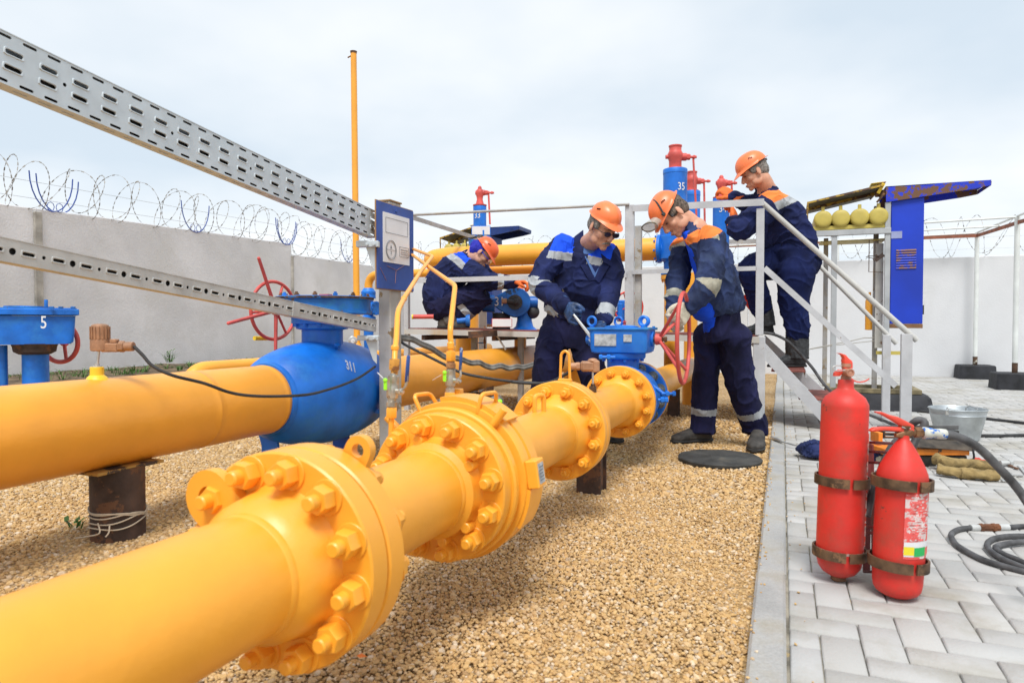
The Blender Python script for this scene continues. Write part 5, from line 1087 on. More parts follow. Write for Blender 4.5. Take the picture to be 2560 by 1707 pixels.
# stairs going down to the right
ST = thing('stairs', 'grey steel stairs with sloping handrails down to the paving from the platform', 'stairs', (XC, 6.3, 0))
def ext(p0, p1, z): p0, p1 = V(p0), V(p1); t = (z-p0.z)/(p1.z-p0.z); return p0.lerp(p1, t)
YB = 6.78
f0, f1 = AY(1913, 880, PYF+.05), AY(2046, 1026, PYF+.05); fe = ext(f0, f1, .0); fs_ = ext(f0, f1, .70); r0, r1 = AY(1920, 862, YB), AY(2074, 1005, YB); re = ext(r0, r1, .0); rs0 = ext(r0, r1, .70)
for p0, p1 in ((fs_, fe), (rs0, re)): b = MB(); d = (p1-p0).normalized(); up = YA.cross(d); b.box((p0+p1)/2, ((p1-p0).length, .008, .088), (d, YA, up)); b.box((p0+p1)/2+up*(.044*(-1))+YA*.02, ((p1-p0).length, .04, .006), (d, YA, up)); b.build('stringer', GRY, ST)
for k, zz in enumerate((.455, .235)):
    p, r_ = ext(fs_, fe, zz), ext(rs0, re, zz); xm = (p.x+r_.x)/2; b = MB(); b.box((xm+.01, (p.y+r_.y)/2+.0, zz), (.26, r_.y-p.y-.02, .012)); b.build('tread', mat('rust red deck', (.2, .055, .04)), ST)
    b = MB(); b.box((xm+.14, (p.y+r_.y)/2, zz-.02), (.006, r_.y-p.y-.01, .05)); b.build('riser_bar', GRY, ST)
h0 = V(XC, PYF+.04, AY(1901, 500, PYF).z-.004); h1 = AY(2292, 851, 6.12); b = MB(); b.cyl(h0, h1, .0215, n=18); b.build('handrail', mat('pale grey tube', (.52, .515, .49), .5, var=.07, bump=.3, dirt=(.36, .34, .30), dirt_t=.55, ds=6), ST)
pBt = h0.lerp(h1, .955); b = MB(); b.bbox((pBt.x-.02, pBt.y, pBt.z/2), (.078, .05, pBt.z), .004); b.build('newel_post', GRY, ST, 30)
g0, g1 = AY(1945, 560, YB), AY(2241, 859, YB+.1); b = MB(); b.cyl(g0, g1, .0190, n=18); b.build('handrail', mat('pale grey tube', (.52, .51, .49)), ST)
pAt = g0.lerp(g1, .93); b = MB(); b.bbox((pAt.x-.01, pAt.y, pAt.z/2), (.066, .05, pAt.z), .004); b.build('newel_post', GRY, ST, 30)
l0, l1 = AY(1911, 670, PYF+.03), AY(2240, 965, 6.12); b = MB(); d = (l1-l0).normalized(); up = V(-d.y, d.x, 0).normalized().cross(d); b.box((l0+l1)/2, ((l1-l0).length, .006, .046), (d, V(-d.y, d.x, 0).normalized(), up)); b.box((l0+l1)/2+up*-.02+YA*.02, ((l1-l0).length, .034, .006), (d, YA, up)); b.build('lower_rail', GRY, ST)
b = MB(); p0, p1 = AY(1945, 735, YB), AY(2010, 795, YB); b.bar(p0, p1, .05, .006); b.build('lower_rail', GRYR, ST)
b = MB(); w1 = [AD(*q('I', x, y), 6.9) for x, y in ((290, 1362), (560, 1320), (830, 1282), (1100, 1240), (1330, 1212), (1680, 1175))]; b.tube(w1, .004, 6); w2 = [AD(*q('I', x, y), 6.9) for x, y in ((800, 1285), (1150, 1215), (1310, 1185), (1460, 1150), (1660, 1148))]; b.tube(w2, .005, 6); tag(b.build('wire', mat('pale wire', (.4, .38, .34)), origin=w1[0]), 'pair of thin pale wires stretched behind the stairs', 'wire')
cable('hose', 'black hose coming off the platform and hanging along the stairs to the paving', 'hose', [AD(*q('I', 230, 1085), 5.75), AD(*q('I', 400, 1110), 5.72), AD(*q('I', 560, 1190), 5.70), AD(*q('I', 700, 1330), 5.68), AD(*q('I', 850, 1500), 5.66), AD(*q('K', 560, 380), 5.6), AD(*q('K', 690, 510), 5.4), qZ('K', 830, 610, .012), qZ('K', 990, 670, .012), qZ('K', 1190, 750, .012), qZ('K', 1290, 800, .012)], .012, HOSE, 7)

# ---------------------------------------------------------------- shelters with yellow cylinders and blue cabinet
def shelter(lab):
    Y0 = 7.62; P = lambda k, x, y, Y=Y0: qY(k, x, y, Y); t_ = thing('gas_cabinet', lab, 'cabinet', (P('J', 1005, 600).x, Y0, 0)); dp = .36
    cl, crr = P('J', 1003, 800).x, P('J', 1335, 800).x; zt = P('J', 1200, 385).z; zb_ = P('I', 1900, 985).z
    b = MB(); b.bbox(((cl+crr)/2, Y0+dp/2, (zt+zb_)/2), (crr-cl, dp, zt-zb_), .004); cb_ = b.build('cabinet', CAB, t_, 30)
    b = MB(); z1 = P('I', 1900, 1035).z; b.bbox(((cl+crr)/2+.0, Y0+dp/2, (zb_+z1)/2-.001), (crr-cl+.004, dp+.006, zb_-z1), .003); b.build('rusty_skirt', mat('rusty skirt', (.20, .10, .045), .8, var=.3, bump=.5, chips=(.01, .04, .5), chip_t=.6, cs=8), cb_)
    zv0, zv1 = P('J', 1100, 912).z, P('J', 1100, 1090).z; xa, xb = P('J', 1055, 1000).x, P('J', 1258, 1000).x
    b = MB()
    for k in range(8): z = zv0+(zv1-zv0)*k/7; b.add([(xa, Y0-.001, z+.004), (xb, Y0-.001, z+.004), (xb, Y0-.010, z-.010), (xa, Y0-.010, z-.010), (xa, Y0-.001, z-.012), (xb, Y0-.001, z-.012)], [(0, 3, 2, 1), (3, 4, 5, 2), (0, 4, 3), (1, 2, 5)])
    b.build('louvre', mat('rusty louvre', (.02, .05, .5), .6, chips=(.22, .10, .05), chip_t=.47, cs=9), cb_)
    b = MB(); p0, p1 = P('J', 1005, 725, Y0-.004), P('J', 1115, 792, Y0-.004); b.box(((p0.x+p1.x)/2, Y0-.003, (p0.z+p1.z)/2), (p1.x-p0.x, .004, p0.z-p1.z)); b.build('small_plate', mat('pale blue plate', (.30, .34, .55), .6), cb_)
    b = MB(); p = P('I', 2158, 820); b.box((crr+.006, Y0+.02, p.z), (.012, .03, .09)); b.build('latch', BLK, cb_)
    # canopy: tapering hood to the right
    o = [P('J', *t) for t in ((945, 275), (2010, 208), (2005, 262), (1825, 298), (1345, 372), (1000, 425), (950, 430))]; b = MB(); b.poly3([p-YA*.03 for p in o], YA*.010)
    far = [P('J', *t, Y0+.44) for t in ((1350, 495), (1740, 448), (1757, 430), (1757, 405), (1825, 300), (2010, 240))]
    o2 = [V(p.x, Y0+.42, p.z) for p in o]; b.poly3([V(p.x, Y0+.46, p.z-.0) for p in o], YA*.010)
    b.poly3([o[0]-YA*.03, o[1]-YA*.03, V(o[1].x, Y0+.47, o[1].z), V(o[0].x, Y0+.47, o[0].z)], V(0, 0, -.008)); b.poly3([o[2]-YA*.019, V(o[2].x, Y0+.46, o[2].z), V(o[1].x, Y0+.46, o[1].z-.01), o[1]-YA*.019-ZA*.01], V(.006, 0, 0)); b.build('canopy', CABR, t_, 30)
    # frame
    zc = P('J', 600, 735).z; zbase = .17
    fx = [P('I', 1030, 900).x, P('I', 1100, 900).x, P('I', 1588, 900, Y0+.2).x, P('I', 1722, 900).x]
    for i, (x, dy, w_, m) in enumerate(((fx[0], .42, .045, GRYR), (fx[1], 0, .052, mat('pale steel post', (.42, .44, .45))), (fx[2]+.0, .2, .045, GRYR), (fx[3], 0, .048, mat('pale steel post', (.42, .44, .45))))):
        b = MB(); zz = zc if i < 2 else P('J', 980, 430).z; b.bbox((x, Y0+dy, (zbase+zz)/2), (w_, .04, zz-zbase), .003); b.build('frame_post', m, t_)
    x0, x1 = P('J', 215, 700).x, P('J', 1000, 700).x
    b = MB(); b.bbox(((x0+x1)/2, Y0-.01, zc), (x1-x0, .045, .055), .003); b.build('crossbar', mat('pale steel post', (.42, .44, .45)), t_)
    b = MB(); zt2 = P('J', 600, 680).z; b.bbox(((x0+x1)/2-.01, Y0+.22, zt2), (x1-x0, .46, .04), .003); b.box(((x0+x1)/2+.02, Y0+.25, zc-.07), (x1-x0-.1, .3, .01)); b.build('shelf', OLI, t_)
    for i, (x, y) in enumerate(((315, 600), (495, 590), (688, 578), (880, 568))):
        p = P('J', x, y, Y0-.03); r_ = .0875; b = MB(); b.lathe([(.0, -.012), (.04, -.011), (.066, -.008), (.080, -.001), (.086, .010), (r_, .024), (r_, .52), (.06, .58)], (p.x, Y0-.03, p.z), YA, 36); cy_ = b.build('gas_bottle', OLI, t_, 40)
        b = MB(); b.bbox((p.x, Y0+.01, p.z+r_+.012), (.032, .02, .06), .003); b.build('bottle_strap', OLI, cy_)
    # raised lid: plate from lower left to upper right, hinged on the right
    l = [P('J', 160, 425, Y0-.05), P('J', 925, 245, Y0-.05), P('J', 840, 350, Y0+.45), P('J', 190, 500, Y0+.45)]; l[2] = V(l[1].x-.05, Y0+.55, l[1].z-.03); l[3] = V(l[0].x+.0, Y0+.55, l[0].z-.03)
    b = MB(); b.poly3(l, V(.002, 0, -.006)); b.build('lid', mat('grey lid sheet', (.16, .16, .15), .7, var=.2, bump=.4), t_)
    b = MB()
    for p, r_ in ((l[0], l[1]), (l[1], l[2]), (l[0], l[3])): b.bar(p-ZA*.010, r_-ZA*.010, .012, .018)
    b.bar(l[0].lerp(l[3], .5)-ZA*.02, l[1].lerp(l[2], .5)-ZA*.02, .012, .03); b.bar(l[0], V(l[0].x-.0, Y0-.04, zt2+.03), .02, .012); b.build('lid_frame', mat('rusty yellow frame', (.50, .32, .04), .7, var=.2, chips=(.10, .05, .03), chip_t=.50, cs=12), t_)
    b = MB(); p0, p1 = P('J', 805, 238), P('J', 955, 218); b.loft([(p0.lerp(p1, k/4)+YA*.1, V(.0, .10, 0), V(0, 0, .012*(1-abs(k/4-.4)))) for k in range(5)], 10); b.bar(P('J', 930, 240), P('J', 870, 340), .03, .03); b.build('bracket', mat('bright yellow rod', (.86, .6, .03)), t_)
    b = MB(); b.bar(P('J', 935, 340, Y0-.02), P('J', 860, 430, Y0-.02), .02, .02); b.bbox(P('J', 900, 340, Y0+.05), (.10, .08, .06), .008); b.build('hinge', RUST, t_)
    # base frame and plinth
    xa, xb = P('K', 600, 400).x, P('K', 1440, 400).x; b = MB(); b.bbox(((xa+xb)/2, Y0-.0, .175), (xb-xa, .06, .045), .003); b.bbox(((xa+xb)/2, Y0+.5, .175), (xb-xa, .06, .045), .003); b.bbox((xa+.03, Y0+.25, .176), (.06, .44, .045), .003); b.bbox((xb-.03, Y0+.25, .176), (.06, .44, .045), .003); b.build('base_frame', mat('dirty yellow grey', (.27, .22, .12), .7, var=.3, vs=8, bump=.4), t_)
    b = MB(); b.loft([(((xa+xb)/2+.03, Y0+.26, z), ((xb-xa)/2+w_, 0, 0), (0, .38+w_, 0)) for z, w_ in ((-.02, .07), (.125, .04), (.15, .015))], 44, 14); b.build('plinth', BLKP, t_, 35)
    b = MB(); b.box((P('I', 1722, 1340).x+.03, Y0+.1, P('I', 1700, 1330).z), (.22, .03, .035)); b.build('crossbar', OLI, t_)
    b = MB(); pw_ = [P('I', *t, Y0-.01) for t in ((1520, 0), (1515, 375), (1680, 380))]; b.tube(pw_, .004, 6); b.tube([P('I', *t, Y0-.01) for t in ((1480, 200), (1560, 215), (1580, 250))], .004, 6); b.tube([P('I', *t, Y0-.01) for t in ((1500, 190), (1640, 188))], .004, 6); b.bar(P('I', 1590, 240), P('I', 1690, 170), .012, .04); b.build('wire_hook', RSTD, t_)
    b = MB(); b.box((P('I', 1655, 600).x, Y0+.12, P('I', 1650, 650).z), (.07, .012, P('I', 1650, 0).z-P('I', 1650, 1250).z)); b.build('white_strip', mat('rust streaked strip', (.55, .53, .48), .7, chips=(.20, .11, .06), chip_t=.60, cs=9), t_)
    return t_
SH = shelter('tall bright blue cabinet with rusty hood and four olive bottles, right of the stairs')
def copy_tree(o, parent=None, m=None):
    c = o.copy(); COL.objects.link(c)
    if parent is not None: c.parent = parent
    for ch in kids(o): copy_tree(ch, c)
    return c
S2 = copy_tree(SH); S2['label'] = 'distant navy cabinet with olive gas bottles under a raised lid, behind the crouching man'; SH['group'] = S2['group'] = 'gas cabinets with bottles'
p = AY(1196, 800, 8.75); S2.location = (p.x, 8.75, .0); S2.scale = (.76, 1, 1.0)
for ch in kids(S2):
    if ch.name.startswith('cabinet') or ch.name.startswith('canopy'):
        ch.data = ch.data.copy(); ch.data.materials[0] = NAVY if ch.name.startswith('canopy') else mat('navy cabinet', (.012, .05, .26), .5, var=.1)
# yellow tube hung behind the cabinet post
p = AY(2174, 780, 7.9); b = MB(); t_ = thing('gas_bottle', 'narrow yellow bottle hanging left of the blue cabinet', 'bottle', p); z0, z1 = AY(2174, 825, 7.9).z, AY(2174, 745, 7.9).z; b.lathe([(.02, z0), (.042, z0+.004), (.042, z1-.03), (.03, z1), (.012, z1+.02), (.012, z1+.06)], (p.x, p.y, 0), ZA, 24); b.build('bottle', YEL, t_)
# pipe rack with footings
RK = thing('pipe_rack', 'open rack of white posts on black concrete blocks with rusty rails, at the right edge', 'rack', (2.5, 10, 0))
def rpost(px, py, topx, topy, blk, w_):
    g_ = AZ(px, py); h = .21; D = depth(g_); top = AD(topx, topy, D+.02); b = MB(); b.cyl((g_.x, g_.y, h), (g_.x, g_.y, top.z), .031, n=20); b.build('post', WHT, RK)
    b = MB(); b.cyl((g_.x, g_.y, h-.01), (g_.x, g_.y, h+.13), .0325, n=20); b.build('rusty_foot', mat('rusty post foot', (.09, .05, .03), .9, var=.4, bump=.7, chips=(.5, .48, .4), chip_t=.58, cs=20), RK)
    b = MB(); b.loft([((g_.x, g_.y, z), (a_, 0, 0), (0, a_*.9, 0)) for z, a_ in ((-.02, w_+.015), (h-.012, w_), (h, w_-.012))], 36, 12); b.build('footing', BLKP, RK, 35); return V(g_.x, g_.y, top.z)
t1 = rpost(2437, 946, 2441, 583, 1, .235); t2 = rpost(2536, 972, 2539, 545, 1, .235); t3 = rpost(2090, 925, 2097, 608, 1, .16)
b = MB(); rz = -.05
b.bar(t1+V(0, -.03, rz), t2+V(-.02, 0, rz-.03), .012, .05); b.bar(t1+V(.0, -.03, rz), V(-4.5, t1.y+.2, t1.z-.04), .012, .05, ZA); b.build('rusty_rail', RSTR, RK)
b = MB(); e2 = t2+(t2-t1)*.6; b.bar(t2+V(0, 0, rz-.02), e2+V(0, 0, rz-.06), .012, .05); b.build('rusty_rail', RSTR, RK)
b = MB(); b.cyl(t1+V(0, 0, .0), e2+V(0, 0, .02), .014, n=10); b.cyl(t1+V(0, 0, -.01), V(-1.0, t1.y, t1.z-.05), .012, n=10); b.cyl(t2+V(0, 0, 0), V(.8, t2.y+.1, t2.z-.02), .013, n=10); p = t1.lerp(t2, .6); b.cyl(p+V(0, 0, -.03), V(.6, p.y+.1, p.z-.05), .012, n=10); b.build('white_rail', WHT, RK)
# ================================================================ THINGS ON THE PAVING
def upright(pb, pt_): d = (V(pt_)-V(pb)); return d.normalized()
# tall extinguisher
g1 = AZ(2096, 1449); D1e = depth(g1); s1 = D1e/FPX; top1 = AD(2114, 962, D1e+.0); ax1 = (top1-V(g1.x, g1.y, .012)).normalized(); o1 = V(g1.x, g1.y, .0)
E1 = thing('fire_extinguisher', 'taller red fire extinguisher with a blunt rounded shoulder, left of the pair on the paving', 'fire extinguisher', o1, 'fire extinguishers in the ring stand')
b = MB(); hpx = lambda y: (1449-y)*s1*1.01
b.lathe([(a_*.905, z_e) for a_, z_e in ((.0, hpx(1440)), (.03, hpx(1438)), (.055, hpx(1428)), (.070, hpx(1414)), (.0765, hpx(1396)), (.0785, hpx(1375)), (.0785, hpx(1020)), (.0775, hpx(1012)), (.066, hpx(996)), (.048, hpx(986)), (.031, hpx(977)), (.0275, hpx(974)), (.0275, hpx(968)), (.0262, hpx(966)), (.0268, hpx(956)), (.024, hpx(953)))], o1, ax1, 56, ref=-fw); b.build('cylinder', RED, E1, 40)
b = MB(); b.lathe([(.0720, hpx(1374)), (.0720, hpx(1368))], o1, ax1, 48, caps=False); b.bbox(o1+rt*.056-fw*.041+ax1*hpx(1220), (.010, .003, .5*hpx(900)), .001, ((rt-fw).normalized()*1.0, (rt+fw).normalized(), ax1)); b.build('peeled_strip', mat('peeled sticker white', (.55, .40, .36), .8, var=.3, vs=40, chips=(.6, .08, .05), chip_t=.5, cs=60), E1)
b = MB(); b.lathe([(.02, .0), (.024, .004), (.022, .014)], o1, ZA, 20); b.build('foot', RUST, E1)
K1 = lambda x, y, dd=0: AD(*q('K', x, y), D1e+dd)
b = MB(); b.lathe([(.0155, 0), (.0155, .012), (.013, .016), (.013, .04), (.016, .044), (.016, .055)], o1+ax1*hpx(955), ax1, 20); c = K1(797, 290, -.03); b.cyl(c+fw*.03, c-fw*.006, .0125, n=18); b.torus(c-fw*.006, fw, .0105, .0032, 20, 8); b.cyl(c-fw*.0, c-fw*.007, .006); b.build('valve_head', mat('tan valve', (.42, .20, .13), .6, var=.2, vs=30), E1, 35)
b = MB(); nfh = V(fw.x, fw.y, 0).normalized(); sec = [((776, 250), 24), ((776, 205), 24), ((770, 185), 24), ((758, 160), 22), ((738, 132), 20), ((700, 116), 17), ((690, 116), 14)]
b.loft([(K1(*p_), rt*(11.5 if i < 3 else 9.5-i*1.1)*s1, nfh*w_*s1*.42) for i, (p_, w_) in enumerate(sec)], 16, 4); b.build('handle', REDC if False else mat('handle red', (.75, .07, .04), .4, var=.1), E1, 40)
b = MB(); b.loft([(K1(745, 262), rt*.018, nfh*.009), (K1(700, 290), rt*.016, nfh*.009), (K1(680, 320), rt*.01, nfh*.008)], 12, 3); b.build('lower_grip', mat('handle red', (.75, .07, .04)), E1)
b = MB(); b.tube(smooth_path([K1(*t) for t in ((790, 262, -.02), (735, 272, -.02), (690, 275, -.02), (655, 262, -.02), (650, 240, -.02), (680, 228, -.02), (730, 228, -.02))], 5), .0018, 8); b.build('pull_pin', STEEL, E1)
b = MB(); b.tube(smooth_path([K1(*t) for t in ((810, 338), (840, 362), (885, 374), (935, 366), (972, 345))], 5), .0022, 6); b.build('seal_tail', mat('handle red', (.75, .07, .04)), E1)
# shorter, conical extinguisher
g2 = AZ(2241, 1490); D2e = depth(g2); s2 = D2e/FPX; top2 = AD(2260, 1094, D2e); ax2 = (top2-V(g2.x, g2.y, .0)).normalized(); o2 = V(g2.x, g2.y, 0)
E2 = thing('fire_extinguisher', 'shorter red fire extinguisher with conical shoulder, worn label and black hose', 'fire extinguisher', o2, 'fire extinguishers in the ring stand')
hp2 = lambda y: (1489-y)*s2*1.01
b = MB(); b.lathe([(a_*.875, z_e) for a_, z_e in ((.02, hp2(1488)), (.045, hp2(1485)), (.066, hp2(1476)), (.075, hp2(1466)), (.0785, hp2(1450)), (.081, hp2(1400)), (.081, hp2(1195)), (.079, hp2(1182)), (.070, hp2(1165)), (.056, hp2(1145)), (.040, hp2(1125)), (.027, hp2(1110)), (.019, hp2(1102)), (.0165, hp2(1096)), (.0165, hp2(1090)))], o2, ax2, 56, ref=-fw); b.build('cylinder', RED, E2, 40)
def patch(par, nm, m, x0, x1, y0, y1, off=.0012):   # curved label following the cylinder, limits in photo pixels of the front
    b = MB(); vs = []; n = 14
    for k in range(n+1):
        px = x0+(x1-x0)*k/n; cx_ = 2245+(1489-1300)*.045; an = math.asin(max(-1, min(1, (px-cx_)*s2/.0735)))
        dv = (-V(fw.x, fw.y, 0).normalized())*math.cos(an)+rt*math.sin(an)
        for yy in (y0, y1): vs.append(o2+ax2*hp2(yy)+dv*(.0711+off))
    b.add(vs, [(2*k, 2*k+1, 2*k+3, 2*k+2) for k in range(n)]); return b.build(nm, m, par)
lb = patch(E2, 'worn_label', mat('worn label', (.66, .56, .54), .6, var=.1, vs=30, chips=(.72, .10, .09), chip_t=.47, cs=26), 2232, 2311, 1222, 1378)
for nm, cl_, x0, x1, y0, y1 in (('white_band', (.72, .72, .74), 2233, 2305, 1337, 1372), ('yellow_box', (.78, .66, .03), 2233, 2256, 1348, 1368), ('green_box', (.02, .42, .10), 2256.5, 2288, 1350, 1371), ('red_box', (.70, .16, .12), 2288.5, 2304, 1352, 1371)):
    patch(E2, nm, mat(nm.replace('_', ' '), cl_, .55, var=.06), x0, x1, y0, y1, .002 if nm == 'white_band' else .0028)
random.seed(3)
for k in range(15): y = 1232+k*7; x = 2240+random.uniform(0, 10); patch(E2, 'label_line', mat('label red ink', (.75, .13, .12), .6, var=.3, vs=60, chips=(.66, .56, .54), chip_t=.52, cs=50), x, x+random.uniform(30, 58), y, y+random.choice([2.2, 3.2, 4.5]), .0018)
K2 = lambda x, y, dd=0: AD(*q('K', x, y), D2e+dd); MRED = mat('handle red', (.75, .07, .04)); TANV = mat('tan valve', (.42, .2, .13))
b = MB(); b.lathe([(.013, 0), (.013, .02), (.017, .022), (.017, .03)], o2+ax2*hp2(1090), ax2, 18); b.loft([(K2(1205, 848), ZA*.006, nfh*.008), (K2(1250, 840), ZA*.012, nfh*.012), (K2(1300, 830), ZA*.014, nfh*.014), (K2(1345, 820), ZA*.012, nfh*.012)], 14, 3); b.build('valve_head', mat('brass valve', (.25, .13, .06), .5, metal=.4, var=.3, vs=30), E2, 40)
b = MB(); b.loft([(K2(x, y), ZA*h*s2/3.56, nfh*.011) for x, y, h in ((980, 805, 8), (1010, 795, 18), (1100, 786, 16), (1200, 792, 20), (1300, 796, 24), (1355, 800, 20))], 14, 4); b.build('lower_grip', MRED, E2, 40)
b = MB(); b.loft([(K2(x, y), ZA*h*s2/3.56, nfh*w_) for x, y, h, w_ in ((1025, 640, 6, .007), (1080, 652, 14, .009), (1150, 685, 20, .011), (1220, 715, 34, .012), (1290, 750, 34, .012), (1355, 778, 26, .011))], 14, 4)
b.loft([(K2(x, y), ZA*12*s2/3.56, nfh*.011) for x, y in ((1245, 745), (1250, 790))], 8, 4); b.build('handle', MRED, E2, 40)
b = MB(); b.tube([K2(1262, 775, -.013), K2(1300, 785, -.014), K2(1340, 786, -.013)], .0022); b.build('pull_pin', STEEL, E2)
b = MB(); p = [K2(1340, 820), K2(1385, 822), K2(1450, 826)]; b.cyl(p[0], p[1], .012); b.hexnut(K2(1375, 822), rt, .0165, .022); b.cyl(p[1], p[2], .0125); b.build('hose_coupling', mat('brass valve', (.3, .15, .06)), E2, 35)
b = MB(); pr = [K2(1445, 826), K2(1460, 826), K2(1520, 829), K2(1545, 830), K2(1600, 834), K2(1650, 838)]; b.tube(pr, [.0150, .0185, .0165, .0140, .0160, .0155], 16); b.build('taped_joint', mat('white blue tape', (.55, .56, .50), .6, var=.1, vs=40, chips=(.02, .14, .5), chip_t=.54, cs=38), E2)
b = MB(); b.tube(smooth_path([K2(1640, 838), K2(1720, 848), K2(1810, 880), K2(1900, 925), K2(1990, 995), K2(2085, 1090), K2(2180, 1190), K2(2270, 1290), K2(2352, 1400), K2(2450, 1560, -.05), K2(2520, 1760, -.1), K2(2560, 1990, -.15)], 6), .0128, 16); b.build('hose', HOSE, E2)
b = MB(); bk_ = .16; b.tube(smooth_path([K2(x, y, d_) for x, y, d_ in ((950, 1568, .10), (990, 1390, .12), (1060, 1200, .16), (1150, 990, .20), (1225, 890, .20), (1330, 775, .18), (1390, 722, .16), (1440, 716, .15), (1468, 745, .14), (1440, 800, .14), (1400, 865, .14), (1352, 960, .13), (1300, 1080, .14))], 6), .0122, 14); b.build('hose_loop', HOSE, E2)
# ring stand
STD = thing('ring_stand', 'rusty steel stand with two pairs of split rings holding both red fire extinguishers', 'stand', (o1+o2)/2)
RNG = mat('bronze rust band', (.13, .075, .04), .6, metal=.3, var=.35, vs=18, bump=.4, chips=(.22, .12, .06), chip_t=.56, cs=14)
def split_ring(o, ax_, h, r_, hgt, gapang):
    b = MB(); a0_ = R(gapang); n = 44; vs = []; w_ = R(8); fr_ = frame(ax_, -V(fw.x, fw.y, 0)); A_, B_ = fr_[0], fr_[1]
    for k in range(n+1):
        th = a0_+w_/2+(2*math.pi-w_)*k/n; d = A_*math.cos(th)+B_*math.sin(th)
        for rr, zz in ((r_, 0), (r_+.006, 0), (r_+.006, hgt), (r_, hgt)): vs.append(o+ax_*(h+zz)+d*rr)
    b.add(vs, [(k*4+j, k*4+(j+1) % 4, (k+1)*4+(j+1) % 4, (k+1)*4+j) for k in range(n) for j in range(4)]+[(3, 2, 1, 0), tuple(n*4+j for j in (0, 1, 2, 3))]); return b.build('split_ring', RNG, STD, 30)
split_ring(o1, ax1, hpx(1213), .0775, .030, -6); split_ring(o1, ax1, hpx(1390), .0765, .030, -8)
split_ring(o2, ax2, hp2(1218), .0795, .031, 2); split_ring(o2, ax2, hp2(1415), .0785, .031, 3)
b = MB()
for yy in (1105, 1128, 1155, 1316, 1331, 1394, 1428): b.tube([AD(2172-12, yy, D1e+.03), AD(2190, yy+1, D2e+.05), AD(2230, yy+3, D2e+.10)], .0045, 8)
b.bar(AD(2170, 1130, D1e+.05), AD(2166, 1428, D1e+.05), .022, .006, fw); b.bar(AD(2178, 1110, D1e+.08), AD(2186, 1450, D1e+.08), .006, .02, fw); b.build('rods', mat('dark red rod', (.16, .03, .03), .6, var=.3), STD, 40)

# bucket
gb_ = AZ(2393, 1096); Db = depth(gb_); sb = Db/FPX; B_ = thing('bucket', 'galvanised steel bucket standing on the paving behind the toolbox', 'bucket', gb_)
hz = .83-(1021-812)/FPX*(Db-.02); rr_ = 63.5*sb; rb0 = 46*sb
b = MB(); b.lathe([(.0, .012), (rb0-.006, .012), (rb0, 0), (rb0+.002, .004), (rb0+(rr_-rb0)*.80, hz*.80), (rb0+(rr_-rb0)*.80+.003, hz*.815), (rb0+(rr_-rb0)*.82, hz*.83), (rr_-.003, hz*.975), (rr_+.002, hz*.985), (rr_+.003, hz), (rr_-.001, hz+.003), (rr_-.006, hz*.97), (rb0+.0, .02), (0, .016)], (gb_.x, gb_.y, 0), ZA, 56, caps=False); b.build('shell', mat('bucket zinc', (.50, .54, .56), .38, metal=.75, var=.12, vs=9, bump=.1), B_, 50)
b = MB(); c = V(gb_.x, gb_.y, hz)
for s_ in (-1, 1): e = c+rt*s_*rr_*.78-nfh*rr_*.6*(1 if s_ < 0 else -1); b.torus(e+ZA*.008, rt, .010, .0025, 16, 6); b.bbox(e-ZA*.02, (.03, .004, .03), .001, (rt, nfh, ZA))
A1, A2 = c+rt*-1*rr_*.78-nfh*rr_*.6, c+rt*rr_*.78+nfh*rr_*.6
b.tube(smooth_path([A1+ZA*.012, A1.lerp(A2, .15)-nfh*.07+ZA*.004, A1.lerp(A2, .5)-nfh*.155-ZA*.002, A1.lerp(A2, .85)-nfh*.10+rt*.03+ZA*.0, A2+ZA*.010], 6), .0028, 7); b.build('bail_handle', STEEL, B_)

# hoses and cables on the paving
def ground_hose(nm, lab, cat, k, pts, r_, m, kk=6): return cable(nm, lab, cat, [qZ(k, x, y, r_) for x, y in pts], r_, m, kk)
HS = thing('hose', 'coiled grey rubber hose with a rusty coupling, lying at the right edge of the paving', 'hose', qZ('L', 2000, 350))
b = MB(); b.tube(smooth_path([qZ('L', x, y, .011) for x, y in ((2700, 190), (2500, 178), (2352, 172), (2215, 180), (2040, 182), (1870, 186), (1770, 200), (1712, 232), (1706, 270), (1750, 335), (1850, 400), (1990, 470), (2130, 515), (2352, 575), (2600, 625))], 7), .0105, 12); b.build('hose', HOSE, HS)
b = MB(); b.tube(smooth_path([qZ('L', x, y, .012) for x, y in ((2700, 300), (2500, 272), (2352, 258), (2190, 262), (2070, 288), (2025, 335), (2060, 395), (2150, 455), (2260, 505), (2400, 555), (2650, 600))], 7), .0105, 12); b.tube(smooth_path([qZ('L', x, y, .014) for x, y in ((2700, 350), (2500, 322), (2352, 310), (2230, 322), (2130, 342), (2100, 368), (2170, 420), (2270, 460), (2400, 510), (2700, 560))], 7), .0105, 12); b.build('hose', HOSE, HS)
b = MB(); p = [qZ('L', x, y, .012) for x, y in ((1950, 184), (2010, 183), (2060, 183), (2125, 181))]; b.tube(p, .0155, 8); b.hexnut(p[0], p[1]-p[0], .018, .016); b.hexnut(p[2], p[3]-p[2], .018, .016); b.build('rusty_coupling', mat('orange rust', (.22, .08, .03), .8, var=.3, bump=.6), HS, 30)
b = MB(); b.cyl(qZ('L', 1875, 186, .012), qZ('L', 1950, 184, .012), .0135); b.cyl(qZ('L', 2125, 181, .012), qZ('L', 2212, 180, .012), .0135); b.build('ferrule', GALV2, HS)
ground_hose('cable', 'black cable running across the paving behind the bucket', 'cable', 'K', ((560, 585), (800, 580), (975, 588), (1150, 604), (1320, 621), (1530, 642), (1760, 668), (1970, 693), (2352, 737), (2700, 770)), .012, BLK)
ground_hose('cable', 'black cable running to the right from the foot of the bucket', 'cable', 'K', ((1500, 870), (1700, 862), (1925, 851), (2150, 851), (2352, 846), (2700, 840)), .012, BLK)
